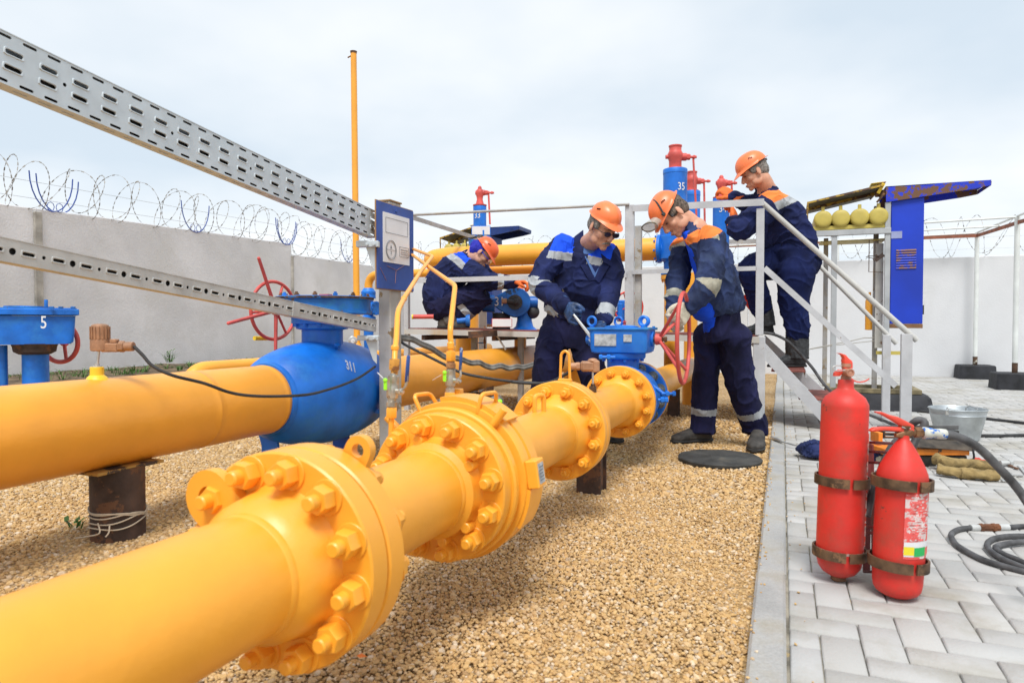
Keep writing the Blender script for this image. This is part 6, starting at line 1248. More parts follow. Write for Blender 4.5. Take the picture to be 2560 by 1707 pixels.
# open toolbox
gt = AZ(2352, 1166); Dt_ = depth(gt); TB = thing('toolbox', 'open dark toolbox with orange sides and raised trays in front of the bucket', 'toolbox', gt); T = lambda x, y, dd=0: qD('R', x, y, Dt_+dd)
def tbox(nm, m, k0, k1, dd, dep, par=TB, bev=.003):
    p0, p1 = T(*k0, dd), T(*k1, dd); c = (p0+p1)/2+nfh*dep/2; w_ = (p1-p0).dot(rt); h = abs(p0.z-p1.z); b = MB(); b.bbox(c, (w_, dep, h), bev, (rt, nfh, ZA)); return b.build(nm, m, par, 30)
DKP = mat('greasy dark steel', (.035, .033, .03), .5, metal=.3, var=.35, vs=16, bump=.4, chips=(.10, .07, .05), chip_t=.62, cs=20)
tbox('base_box', DKP, (470, 728), (1400, 868), .0, .20); tbox('orange_side', ORNG, (330, 640), (1435, 722), -.012, .21)
tl_ = [T(740, 505, .05), T(1490, 560, .02), T(1500, 665, -.03), T(735, 612, -.03)]; b = MB(); b.poly3(tl_, nfh*.012+ZA*-.004); b.poly3([tl_[0], tl_[1], tl_[1]+nfh*.16, tl_[0]+nfh*.16], ZA*-.006); b.build('tray_side', mat('greasy brown steel', (.07, .055, .04), .5, metal=.3, var=.35, vs=16), TB, 30)
tbox('upper_tray', mat('grey tray', (.10, .10, .10), .5, metal=.3, var=.3), (235, 330), (1295, 385), .22, .012); tbox('upper_tray', DKP, (300, 400), (1300, 500), .12, .10)
tbox('orange_end', ORNG, (245, 425), (300, 560), .10, .10); 
b = MB(); b.tube(smooth_path([T(1480, 560, .05), T(1520, 545, .02), T(1500, 600, -.02), T(1480, 660, -.03), T(1490, 740, -.03), T(1465, 800, -.02)], 5), .006, 8); b.build('strap', BLK, TB)
for x in (420, 470): b = MB(); b.cyl(T(330, x, .1), T(450, x+4, .11), .004); b.build('tool_rod', STEEL, TB)
# canvas rolls, cloth, glove, tools
def lumpy(nm, lab, cat, secs, m, amp=.006, fr=30, par=None, n=26):
    b = MB(); P_ = smooth_path([s_[0] for s_ in secs], 6); K = len(P_); L_ = []
    for i in range(K):
        t = i/6; k = min(int(t), len(secs)-2); f = t-k; w_ = secs[k][1]*(1-f)+secs[k+1][1]*f; h = secs[k][2]*(1-f)+secs[k+1][2]*f
        d = (P_[min(i+1, K-1)]-P_[max(i-1, 0)]).normalized(); sv = d.cross(ZA).normalized(); L_.append((P_[i], sv*w_, ZA*h))
    b.loft(L_, n, 2.4); me = b.mesh(nm); me = evalmesh(me, [('REMESH', dict(mode='VOXEL', voxel_size=.0055, use_smooth_shade=True)), ('SMOOTH', dict(factor=.5, iterations=3))])
    dd_ = (V(secs[-1][0])-V(secs[0][0])).normalized()
    for v_ in me.vertices: c_ = V(v_.co); c_ -= dd_*c_.dot(dd_)*.65; w2 = noise.noise_vector(c_*fr*.5); f = 1.6*max(0, 1-abs(noise.noise(c_*fr*.8+w2))*3)**2+.5*noise.noise(v_.co*fr)-.5; v_.co += v_.normal*f*amp
    for v_ in me.vertices: v_.co.z = max(v_.co.z, .002)
    me.materials.clear(); me.materials.append(m); o = link(nm, me, par, 60, None if par else V(secs[0][0])); 
    return tag(o, lab, cat) if lab else o
TGr = lambda x, y, z: (lambda g: V(g.x, g.y, z))(qZ('R', x, y, z))
lumpy('canvas_gauntlet', 'front one of the two rolled olive canvas gauntlets beside the toolbox', 'gauntlet', [(TGr(1010, 900, .035), .030, .028), (TGr(1200, 930, .032), .038, .026), (TGr(1450, 960, .032), .036, .026), (TGr(1650, 975, .03), .036, .026), (TGr(1800, 985, .028), .040, .022)], CANV)
lumpy('canvas_gauntlet', 'rear one of the two rolled olive canvas gauntlets, against the toolbox', 'gauntlet', [(TGr(985, 760, .060), .030, .030), (TGr(1150, 810, .055), .034, .026), (TGr(1400, 830, .045), .036, .024), (TGr(1650, 850, .040), .036, .022), (TGr(1810, 890, .034), .034, .02)], CANV)
lumpy('work_trousers', 'crumpled navy cloth lying on the paving behind the tall fire extinguisher', 'cloth', [(qZ('K', 395, 985, .03), .05, .028), (qZ('K', 470, 975, .055), .075, .055), (qZ('K', 620, 985, .05), .08, .05), (qZ('K', 820, 995, .045), .09, .045), (qZ('K', 1000, 1000, .045), .085, .042), (qZ('K', 1110, 1010, .035), .06, .03)], mat('navy cloth', (.010, .020, .085), .85, var=.3, vs=8, bump=.6), .016, 16)
lumpy('white_glove', 'dirty white knitted glove beside the crumpled navy cloth', 'glove', [(qZ('K', 1060, 1062, .02), .022, .018), (qZ('K', 1090, 1035, .028), .034, .02), (qZ('K', 1125, 1010, .03), .032, .018)], GLW, .005, 60)
RT = thing('ratchet', 'chrome ratchet wrench lying across the kerb with its handle under the navy cloth', 'wrench', qZ('K', 190, 900, .02)); a_, e_ = qZ('K', 118, 868, .03), qZ('K', 195, 905, .03)
b = MB(); d = (e_-a_).normalized(); sv = d.cross(ZA); b.loft([(a_-d*.01, sv*.008, ZA*.006), (a_, sv*.017, ZA*.010), (a_.lerp(e_, .4), sv*.019, ZA*.011), (a_.lerp(e_, .8), sv*.011, ZA*.008), (e_, sv*.007, ZA*.006)], 18); b.build('head', STEEL, RT); b = MB(); b.cyl(e_, qZ('K', 385, 955, .02), .0055); b.build('handle', STEEL, RT)
random.seed(11)
for i, (x0, y0, x1, y1, m, lab) in enumerate(((1840, 1045, 2110, 1085, STEEL, 'long steel spanner right of the canvas gauntlets'), (1950, 850, 2060, 895, RSTD, 'dark pair of pliers beyond the canvas gauntlets'), (1870, 965, 2130, 985, STEEL, 'short steel spanner beside the front canvas gauntlet'), (2080, 860, 2200, 1000, GALV2, 'flat steel wrench at the right edge, partly behind the black hose'), (925, 800, 1000, 850, STEEL, 'steel socket tool at the left end of the canvas gauntlets'))):
    p, e = qZ('R', x0, y0, .008), qZ('R', x1, y1, .008); d = (e-p).normalized(); sv = d.cross(ZA); b = MB(); L_ = (e-p).length
    b.loft([(p, sv*.006, ZA*.004), (p+d*.012, sv*.014, ZA*.005), (p+d*.03, sv*.007, ZA*.004), (e-d*.03, sv*.007, ZA*.004), (e-d*.012, sv*.013, ZA*.005), (e, sv*.006, ZA*.004)], 14, 3); tag(b.build('spanner', m, origin=p), lab, 'tool')
b = MB(); p = qZ('R', 1900, 820, .02); b.cyl(p-rt*.03, p+rt*.03, .014, n=16); b.hexnut(p+rt*.02, rt, .02, .02); tag(b.build('pipe_fitting', GALV2, origin=p), 'small steel pipe fitting lying beyond the canvas gauntlets', 'fitting')
lumpy('red_rag', 'scrap of red cloth behind the canvas gauntlets', 'rag', [(qZ('R', 1515, 770, .01), .02, .01), (qZ('R', 1570, 795, .012), .025, .012), (qZ('R', 1630, 810, .01), .02, .008)], mat('red rag', (.6, .06, .04), .8), .004, 60)
# rubber disc on the gravel
c = AZ(1800, 1147, .0); b = MB(); vs = []; n = 64
for r_, z in ((.0, .016), (.06, .0165), (.065, .013), (.20, .012), (.245, .010), (.252, .004), (.25, -.012)):
    for i in range(n): th = 2*math.pi*i/n; k = 1+.02*noise.noise(V(math.cos(th)*1.5, math.sin(th)*1.5, 0))*(r_ > .1); vs.append((c.x+r_*k*math.cos(th), c.y+r_*k*math.sin(th)*1.02, z+.006*noise.noise(V(math.cos(th)*r_*9, math.sin(th)*r_*9, 1))+.004))
b.add(vs, [(k*n+i, k*n+(i+1) % n, (k+1)*n+(i+1) % n, (k+1)*n+i) for k in range(6) for i in range(n)]); tag(b.build('rubber_disc', mat('weathered rubber', (.045, .045, .042), .75, var=.25, vs=8, bump=.4, dirt=(.16, .13, .09), dirt_t=.58, ds=5), origin=c), 'flat round black rubber disc lying on the gravel by the kerb', 'disc')
p = AZ(892, 1637, .01); b = MB(); b.add([p, p+V(.012, .004, .006), p+V(.03, .0, .002), p+V(.014, -.010, .001)], [(0, 1, 2, 3)]); tag(b.build('leaf', ORC, origin=p), 'small fallen yellow leaf on the gravel below the nearest flange', 'leaf')
# red cone-shaped bucket by the boots on the platform
p = AD(1878, 770, 6.15); b = MB(); tip = AD(1893, 786, 6.1); b.lathe([(.105, 0), (.11, .006), (.105, .01), (.06, .12), (.004, .26)], V(p.x+.0, p.y, p.z+.13), V(.25, 0, -.97), 32); tag(b.build('fire_bucket', mat('signal red paint', (.7, .05, .03)), origin=p), 'red conical bucket behind the standing man, beside a boot on the platform', 'bucket')
# ================================================================ PEOPLE
HT = -V(fw.x, fw.y, 0).normalized()          # horizontal direction towards the camera
def cdir(r_, u_, t_): return (rt*r_+ZA*u_+HT*t_).normalized()
def remesh(b, name, vox, sm=3, fold=0.0, ff=9.0, aniso=(1, 1, 1.0)):
    me = evalmesh(b.mesh(name), [('REMESH', dict(mode='VOXEL', voxel_size=vox, use_smooth_shade=True)), ('SMOOTH', dict(factor=.5, iterations=sm))])
    if fold:
        n = len(me.vertices); co = np.empty(n*3); me.vertices.foreach_get('co', co); nr = np.empty(n*3); me.vertices.foreach_get('normal', nr); co = co.reshape(-1, 3); nr = nr.reshape(-1, 3); dsp = np.empty(n)
        for i in range(n):
            p = V(co[i][0]*aniso[0], co[i][1]*aniso[1], co[i][2]*aniso[2])*ff; w_ = noise.noise_vector(p*.6)*.9; a_ = noise.noise(p+w_*1.3); c2_ = noise.noise(p*1.9+w_+V(5, 1, 2)); dsp[i] = 1.5*max(0, 1-abs(a_)*3.4)**2+.8*max(0, 1-abs(c2_)*4)**2+.25*noise.noise(p*2.7+w_)-.5
        co += nr*(dsp*fold)[:, None]; me.vertices.foreach_set('co', co.reshape(-1)); me.update()
    return me
def paint(me, mats, fn):
    me.materials.clear()
    for m in mats: me.materials.append(m)
    n = len(me.polygons); c = np.empty(n*3); me.polygons.foreach_get('center', c); me.polygons.foreach_set('material_index', fn(c.reshape(-1, 3)).astype(np.int32))
def seg_t(C_, pts):      # nearest point on a polyline: distance and fraction 0..1 of length
    pts = [np.array(p) for p in pts]; Ls = [np.linalg.norm(pts[i+1]-pts[i]) for i in range(len(pts)-1)]; T_ = sum(Ls); best = np.full(len(C_), 1e9); bt = np.zeros(len(C_)); acc = 0
    for i, L_ in enumerate(Ls):
        d = (pts[i+1]-pts[i])/L_; t = np.clip((C_-pts[i])@d, 0, L_); dist = np.linalg.norm(C_-(pts[i]+t[:, None]*d), axis=1); u = dist < best; best[u] = dist[u]; bt[u] = (acc+t[u])/T_; acc += L_
    return best, bt
def limb(b, pts, rs, n=20, k=5, flat_end=False):
    P_ = smooth_path(pts, k); N_ = len(P_); m = len(rs)-1; rr = [rs[min(int(i/k), m-1)]*(1-(i/k-min(int(i/k), m-1)))+rs[min(int(i/k)+1, m)]*(i/k-min(int(i/k), m-1)) for i in range(N_)]
    b.tube(P_, rr, n); b.sph(P_[0], rr[0], n, 10)
    if not flat_end: b.sph(P_[-1], rr[-1], n, 10)
def trunk(b, secs, n=28, p=2.5): b.loft([(c, u, v_) for c, u, v_ in secs], n, p)
def chainvol(b, pts, rs, U, off):
    for k in (-1, -.33, .33, 1): limb(b, [V(p)+U*off*k for p in pts], rs, 24)
class Frame:
    def __init__(s, o, f, u, sc): s.o = V(o); s.f = V(f).normalized(); u = V(u); s.u = (u-s.f*u.dot(s.f)).normalized(); s.r = s.f.cross(s.u); s.s = sc
    def __call__(s, x, y, z): return s.o+(s.r*x+s.f*y+s.u*z)*s.s
    def fr(s): return (s.r, s.f, s.u)
def head_into(b, H):
    e = lambda x, y, z, rx, ry, rz: b.sph(H(x, y, z), 1.0, 22, 14, fr=H.fr(), sc=(rx*H.s, ry*H.s, rz*H.s))
    e(0, -.008, .038, .075, .097, .082); e(0, .030, -.015, .064, .060, .085); e(0, .040, -.072, .049, .045, .034); e(0, .072, -.094, .024, .018, .018)
    e(0, .074, .030, .052, .022, .014); e(0, .070, .055, .050, .026, .035)
    for s_ in (-1, 1): e(s_*.034, .058, -.022, .029, .026, .027); e(s_*.048, .02, -.062, .018, .04, .03); e(s_*.0105, .102, -.034, .0085, .010, .0075)
    b.loft([(H(0, .088, .014), H.r*.007*H.s, H.f*.008*H.s), (H(0, .100, -.010), H.r*.010*H.s, H.f*.012*H.s), (H(0, .108, -.028), H.r*.013*H.s, H.f*.014*H.s), (H(0, .098, -.040), H.r*.010*H.s, H.f*.010*H.s)], 14)
    e(0, .090, -.061, .023, .011, .0062); e(0, .087, -.072, .020, .011, .0068)
    for s_ in (-1, 1): 
        b.sph(H(s_*.077, -.006, -.004), 1, 14, 10, fr=((H.r*.9+H.f*-.35*s_).normalized(), (H.f*.95+H.r*.3*s_).normalized(), H.u), sc=(.0075*H.s, .019*H.s, .031*H.s))
def face_details(H, root, eyes='down', lens=None):
    b = MB()
    for s_ in (-1, 1): b.sph(H(s_*.032, .0855, .004), 1, 12, 8, fr=H.fr(), sc=(.0135*H.s, .006*H.s, .0035*H.s))
    b.build('eyes', EYE, root); b = MB()
    for s_ in (-1, 1): b.loft([(H(s_*(.014+.011*k), .0955-.004*k-.0007*k*k, .026+.003*math.sin(k)), H.f*.003*H.s, H.u*.0042*H.s) for k in range(4)], 8)
    b.build('eyebrows', HAIR, root); b = MB(); b.sph(H(0, .0985, -.0663), 1, 14, 8, fr=H.fr(), sc=(.0205*H.s, .004*H.s, .0016*H.s)); b.build('lips', LIP, root)
def hair_cap(H, root, m, low=-.045):
    b = MB(); e = lambda x, y, z, rx, ry, rz: b.sph(H(x, y, z), 1.0, 20, 12, fr=H.fr(), sc=(rx*H.s, ry*H.s, rz*H.s)); e(0, -.018, .042, .0785, .094, .08); e(0, -.045, .0, .070, .065, .058+(-.045-low)*.5); e(-.066, .02, .025, .013, .030, .032); e(.066, .02, .025, .013, .030, .032)
    me = remesh(b, 'hair', .006*H.s, 2, .0016, 60); me.materials.clear(); me.materials.append(m); link('hair', me, root)
def helmet(H, root, m, tilt=0.0, k=.95, dz=0.010):
    h = Frame(H(0, 0, 0), H.f*math.cos(tilt)-H.u*math.sin(tilt), H.u*math.cos(tilt)+H.f*math.sin(tilt), H.s*k)
    b = MB(); n = 56; rows = []
    def ring(kk, inner=0):
        row = []
        for i in range(n):
            th = 2*math.pi*i/n; sx, cy = math.sin(th), math.cos(th)          # cy=1 is front
            if kk <= 10:
                ph = math.pi/2*(1-kk/10); rx, ry, rz = .099, .124, .100
                cx_, cz = math.cos(ph), math.sin(ph); e = .85; cx_ = cx_**e
                ridge = .0045*math.exp(-(sx*cx_/.16)**2)*(1 if kk < 9 else .3)+.002*math.exp(-((abs(sx*cx_)-.5)/.07)**2)*(kk < 9)
                row.append((sx*cx_*(rx-inner), cy*cx_*(ry-inner)-.008, .052+dz+cz*(rz-inner)+ridge*(1-inner*50*0)))
            else:
                f = (kk-10)/3; pk = max(0, cy)**3.2; out = .010+.040*pk; bk = max(0, -cy)**3*.012
                row.append((sx*(.099-inner+f*out*.9), cy*(.124-inner+f*(out+bk))-.008, .052+dz-.010*f-.022*f*pk+(.006*f if cy < -.2 else 0)))
        return row
    for kk in range(0, 14): rows.append(ring(kk))
    for kk in range(13, 0, -1): rows.append([(x, y, z-.0025) for x, y, z in ring(kk, .003)])
    vs = [h(*p) for row in rows for p in row]; K = len(rows)
    b.add(vs, [(k*n+i, (k+1)*n+i, (k+1)*n+(i+1) % n, k*n+(i+1) % n) for k in range(K-1) for i in range(n)]); hm = b.build('helmet', m, root, 50)
    b = MB()
    for s_ in (-1, 1):
        for j in range(3): b.box(h(s_*(.0915-.001*j), -.01+.011*j, .100+dz+.004*j), (.010*h.s, .0030*h.s, .011*h.s), (h.r, h.f, h.u))
    b.build('vent_slots', mat('vent dark', (.12, .03, .01), .8), hm)
    b = MB(); b.tube([h(.087*math.sin(2*math.pi*i/40), .106*math.cos(2*math.pi*i/40)-.008, .036+dz) for i in range(40)], .0042*h.s, 8, True); b.build('inner_band', BLK, hm)
    b = MB(); b.bbox(h(0, -.122, .030+dz), (.05*h.s, .012*h.s, .02*h.s), .002, (h.r, h.f, h.u)); b.build('adjuster', mat('grey plastic', (.18, .19, .21), .5), hm)
    return hm, h
def hand_mesh(w, d, pn, s, curl, m, root, name='glove', thumb=1, cuff=0.0, cuffm=None, spread=.16, fat=1.25):
    """w wrist, d finger direction, pn palm normal (fingers curl towards it)"""
    w, d = V(w), V(d).normalized(); pn = V(pn); pn = (pn-d*pn.dot(d)).normalized(); sv = d.cross(pn)
    b = MB(); b.loft([(w-d*.02*s, sv*.028*s, pn*.022*s), (w+d*.012*s, sv*.031*s, pn*.019*s), (w+d*.045*s, sv*.043*s, pn*.018*s), (w+d*.082*s, sv*.044*s, pn*.015*s), (w+d*.095*s, sv*.041*s, pn*.012*s)], 20, 2.4)
    for i, (o_, L_) in enumerate(((-.033, .072), (-.011, .082), (.011, .077), (.032, .060))):
        p = w+(d*.088+sv*o_)*s; a_ = 0; pts = [p-d*.015*s, p]; dd = d+sv*(o_*spread/.033*.35)
        for k, f in enumerate((.42, .33, .25)):
            a_ += R(curl[k]*(1+.12*(i-1.5))); dr = (dd*math.cos(a_)+pn*math.sin(a_)).normalized(); p = p+dr*L_*f*s; pts.append(p)
        P_ = smooth_path(pts, 4); b.tube(P_, [(.0100-.0022*j/len(P_))*s*fat for j in range(len(P_))], 10); b.sph(P_[-1], .0080*s*fat, 10, 8)
    t0 = w+(d*.02-sv*.026*thumb)*s; pts = [t0, t0+(d*.022-sv*.018*thumb+pn*.010)*s, t0+(d*.050-sv*.026*thumb+pn*.028)*s, t0+(d*.072-sv*.018*thumb+pn*.044)*s]; P_ = smooth_path(pts, 4); b.tube(P_, [(.0145-.0045*j/len(P_))*s*1.1 for j in range(len(P_))], 12); b.sph(P_[-1], .0098*s, 10, 8)
    if cuff: b.loft([(w+d*.01*s, sv*.034*s, pn*.026*s), (w-d*.02*s, sv*.036*s, pn*.030*s), (w-d*cuff*s, sv*.046*s, pn*.040*s)], 18)
    me = remesh(b, name, .0042, 2, .0013, 55); me.materials.clear(); me.materials.append(m); return link(name, me, root)
def shoe(heel, toe, s, m, root, ankle=None, shaft=0.0, name='shoe', r_=.05):
    heel, toe = V(heel), V(toe); d = (toe-heel); L_ = d.length; d.normalize(); sv = d.cross(ZA).normalized(); z0 = heel.z
    b = MB(); up = sv.cross(d).normalized()
    for f0, f1 in ((0, 1),):
        b.loft([(heel+d*L_*f+up*h*s, sv*w_*s, up*hh*s) for f, w_, h, hh in ((-.04, .022, .030, .024), (.02, .036, .036, .034), (.15, .041, .045, .045), (.32, .041, .052, .050), (.48, .045, .044, .044), (.65, .051, .034, .034), (.82, .050, .029, .028), (.94, .038, .026, .022), (1.0, .018, .022, .012))], 22, 2.6)
    if ankle is not None:
        a_ = V(ankle); an0 = heel+d*L_*.18+up*.06*s; b.tube(smooth_path([an0, a_.lerp(an0, .5), a_], 4), [r_*1.0*s]*9, 18)
    me = remesh(b, name, .0055, 2, .0022 if shaft else .001, 22)
    for v_ in me.vertices:
        if (v_.co-heel).dot(up) < .006*s: v_.co -= up*((v_.co-heel).dot(up)-.006*s)
    me.materials.clear(); me.materials.append(m); o = link(name, me, root)
    b = MB(); b.loft([(heel+d*L_*f+up*.008*s, sv*w_*s, up*.009*s) for f, w_ in ((-.06, .028), (.0, .040), (.15, .045), (.48, .049), (.65, .055), (.82, .054), (.95, .040), (1.02, .02))], 22, 3.5); b.build('sole', mat('dark sole', (.03, .03, .03), .7, var=.2), o, 50); return o
def body_core(root, H, chains, tor, neckR=.056):
    b = MB(); head_into(b, H); limb(b, [H(0, -.022, -.045), H(0, -.03, -.085), tor[0]], [neckR*H.s, neckR*H.s*1.0, neckR*H.s*1.15])
    limb(b, tor, [.085]*len(tor), 16)
    for c, r_ in chains: limb(b, c, r_, 12)
    me = remesh(b, 'body', .0046, 6); me.materials.clear(); me.materials.append(SKIN); return link('body', me, root, 60)

# ---------------------------------------------------------------- man 1: older man facing the camera, wrench in hand
A = AD
def man1():
    root = thing('person', 'moustached man in dark glasses, orange helmet and royal blue yoke, holding a long steel wrench', 'person', (A(1440, 1095, 5.0).x, A(1440, 1095, 5.0).y, 0))
    H = Frame(A(1506, 570, 4.66), cdir(.42, -.52, .72), cdir(.34, .82, .50), 1.16)
    neck = A(1463, 618, 4.90); sL, sR = A(1402, 614, 4.88), A(1526, 638, 4.78); eL, wL = A(1350, 712, 4.74), A(1412, 765, 4.50); eR, wR = A(1527, 722, 4.72), A(1510, 800, 4.52)
    ch, wa, hp = A(1453, 690, 4.86), A(1437, 790, 4.95), A(1425, 840, 4.98); hL, hR = A(1388, 845, 4.98), A(1464, 845, 4.96)
    kL, aL = A(1368, 935, 4.90), A(1352, 1060, 4.98); kR, aR = A(1478, 930, 4.86), A(1522, 1060, 4.98)
    body_core(root, H, [([sL, eL, wL], [.05, .045, .035]), ([sR, eR, wR], [.05, .045, .035]), ([hL, kL, aL], [.08, .06, .045]), ([hR, kR, aR], [.08, .06, .045])], [neck, ch, wa, hp])
    face_details(H, root); hair_cap(H, root, HAIRG); helmet(H, root, HELM, -.02, k=.86, dz=.024)
    b = MB()      # moustache
    for s_ in (-1, 1): b.loft([(H(s_*.004, .103, -.0505), H.f*.006*H.s, H.u*.0062*H.s), (H(s_*.014, .100, -.053), H.f*.006*H.s, H.u*.0062*H.s), (H(s_*.024, .092, -.060), H.f*.005*H.s, H.u*.004*H.s), (H(s_*.028, .086, -.066), H.f*.003*H.s, H.u*.002*H.s)], 12)
    b.build('moustache', HAIRG, root)
    gl = MB()
    for s_ in (-1, 1): gl.loft([(H(s_*.031, .104-.0035, .002), H.r*.021*H.s, H.u*.014*H.s), (H(s_*.031, .104, .002), H.r*.021*H.s, H.u*.014*H.s)], 20, 2.6)
    g = gl.build('glasses', DKG, root); gl = MB(); gl.tube([H(-.01, .107, .006), H(0, .109, .007), H(.01, .107, .006)], .0016*H.s, 6)
    for s_ in (-1, 1): gl.tube([H(s_*.050, .102, .007), H(s_*.066, .085, .007), H(s_*.078, .02, .008), H(s_*.080, -.012, .0)], .0017*H.s, 6); gl.tube([H(s_*.031+.022*math.cos(t), .1045, .002+.0148*math.sin(t)) for t in [2*math.pi*i/24 for i in range(24)]], .0011*H.s, 5, True)
    gl.build('frame', BLK, g)
    # shirt
    b = MB(); U = (sR-sL).normalized(); F_ = cdir(.12, -.15, .98); trunk(b, [(neck+ZA*.05+F_*.02, U*.075, F_*.07), (neck-ZA*.02+F_*.03, U*.10, F_*.085), (neck-ZA*.14+F_*.04, U*.14, F_*.11), (ch, U*.13, F_*.11)]); me = remesh(b, 'shirt', .007, 2, .003, 14); me.materials.clear(); me.materials.append(TEE); link('shirt', me, root)
    # jacket
    b = MB(); trunk(b, [(neck+ZA*.055-F_*.03, U*.075, F_*.06), (neck+ZA*.01, U*.165, F_*.105), ((sL+sR)/2-ZA*.03, U*.215, F_*.125), (ch+ZA*.02, U*.232, F_*.145), (ch-ZA*.12, U*.225, F_*.155), (wa+ZA*.09, U*.225, F_*.165), (wa-ZA*.0, U*.222, F_*.160), (wa-ZA*.03, U*.205, F_*.150)], 36, 2.5)
    limb(b, [sL+U*.03, sL.lerp(eL, .5)-U*.015, eL, eL.lerp(wL, .5), wL], [.088, .085, .080, .070, .056]); limb(b, [sR-U*.03, sR.lerp(eR, .5)+U*.01, eR, eR.lerp(wR, .5), wR], [.085, .080, .074, .064, .052])
    me = remesh(b, 'jacket', .0065, 4, .0085, 6.8, (1, 1, .8))
    nk = np.array(neck); Un, Fn = np.array(U), np.array(F_)
    def fn(C_):
        idx = np.zeros(len(C_)); dA, tA = seg_t(C_, [sL, eL, wL]); dB, tB = seg_t(C_, [sR, eR, wR]); rel = C_-nk; u = rel@Un; z = rel[:, 2]; f = rel@Fn
        tor = (u > -.205) & (u < .225); t1 = np.where(u < 0, -.062-.12*u, -.062-.22*u)
        idx[tor & (z > t1)] = 1; idx[tor & (z <= t1) & (z > t1-.055)] = 2
        tor = tor & (z > -.25)
        arm = ~tor; idx[arm & (dA < dB) & (tA > .50) & (tA < .62)] = 2; idx[arm & (dB <= dA) & (tB > .80) & (tB < .97)] = 2
        idx[(f > .0) & (abs(u-.015) < .055) & (z < -.0)] = 0          # placket
        return idx
    paint(me, [NVY, ROY, REF], fn); j = link('jacket', me, root, 60)
    # open neck: lapels and collar over the shirt, pockets
    def onchest(x, z, o_=.0): return neck+U*x+ZA*z+F_*(.060+.115*min(1, max(0, .03-z)/.10)-.75*x*x+o_*.6)
    def panel(pts, th, nm, m): b = MB(); b.poly3([onchest(*p_) for p_ in pts], F_*th); return b.build(nm, m, j, 50)
    panel([(-.070, .05, .035), (.08, .02, .035), (.085, -.05, .045), (.018, -.200, .045), (-.05, -.07, .045)], .012, 'shirt_front', TEE)
    def slab(pts, th, nm, m, parent, seg=1):
        b = MB(); b.poly3([onchest(*p_) for p_ in pts], F_*th); me = b.mesh(nm); me = evalmesh(me, [('BEVEL', dict(width=.004, segments=2))]); me.materials.clear(); me.materials.append(m); return link(nm, me, parent, 50)
    slab([(-.03, .12, .0), (-.095, .06, .01), (-.135, -.055, .035), (-.075, -.085, .060), (-.050, -.02, .062), (-.035, .05, .045)], .016, 'collar', NVY, j)
    slab([(-.055, -.03, .058), (-.105, -.10, .045), (-.02, -.23, .045), (.025, -.21, .055)], .014, 'lapel', NVY, j)
    slab([(.095, .04, .01), (.165, -.045, .030), (.140, -.10, .050), (.075, -.075, .062), (.075, -.02, .060)], .016, 'collar', NVY, j)
    slab([(.082, -.04, .058), (.125, -.10, .045), (.05, -.23, .045), (.018, -.21, .055)], .014, 'lapel', NVY, j)
    for s_ in (-1, 1): slab([(s_*.185, -.238, .030), (s_*.065, -.238, .048), (s_*.065, -.29, .052), (s_*.125, -.305, .045), (s_*.185, -.29, .034)], .010, 'pocket_flap', NVY, j)
    b = MB(); limb(b, [neck-U*.085-F_*.01+ZA*.03, neck-F_*.075+ZA*.05, neck+U*.085-F_*.01+ZA*.03], [.024, .028, .024], 12); me = remesh(b, 'collar', .006, 2); me.materials.clear(); me.materials.append(NVY); link('collar', me, j)
    # trousers
    b = MB(); trunk(b, [(wa+ZA*.02, U*.190, F_*.140), (hp+ZA*.02, U*.215, F_*.155), (hp-ZA*.07, U*.210, F_*.15)], 28); limb(b, [hL, hL.lerp(kL, .5)-U*.01, kL, kL.lerp(aL, .5), aL], [.125, .118, .105, .098, .092]); limb(b, [hR, hR.lerp(kR, .5), kR, kR.lerp(aR, .5), aR], [.125, .115, .098, .092, .088])
    me = remesh(b, 'trousers', .0072, 4, .0085, 6.0, (1, 1, .6))
    def fn2(C_): idx = np.zeros(len(C_)); idx[(C_[:, 2] > .17) & (C_[:, 2] < .23)] = 1; return idx
    paint(me, [NVT, REF], fn2); link('trousers', me, root, 60)
    shoe(AZ(1506, 1092, 0), AZ(1549, 1107, 0), 1.15, SHOE, root, aR, 0, r_=.045); shoe(AZ(1346, 1090, 0), AZ(1356, 1110, 0), 1.15, SHOE, root, aL, 0, r_=.045)
    hd = (A(1437, 795, 4.40)-wL).normalized(); hand_mesh(wL+hd*.012, hd, cdir(.75, -.5, .3), 1.22, (62, 78, 45), GLB, root, thumb=-1, cuff=.05)
    hd = (A(1474, 862, 4.42)-wR).normalized(); hand_mesh(wR+hd*.03, hd, cdir(-.6, -.2, .5), 1.15, (40, 50, 30), GLB, root, thumb=1, cuff=.06)
    b = MB(); b.tube([wL-hd*.0, wL+(A(1437, 795, 4.4)-wL).normalized()*.02], .046, 14); b.build('glove_cuff', mat('cream glove cuff', (.6, .5, .36), .9), root)
    p0, p1 = qD('G', 640, 150, 4.34), qD('G', 790, 345, 4.30); wr = thing('wrench', 'long flat steel wrench held in the blue glove over the gate valve', 'wrench', p0); b = MB(); d = (p1-p0).normalized(); sv = d.cross(fw).normalized()
    b.loft([(p0-d*.03, sv*.006, fw*.004), (p0, sv*.008, fw*.005), (p1-d*.04, sv*.011, fw*.006), (p1-d*.02, sv*.012, fw*.006)], 12, 4); b.build('handle', STEEL, wr); b = MB(); add_lug(b, p1-d*.03, d, fw, .05, .055, .012, .013); b.build('jaw', STEEL, wr)
man1()

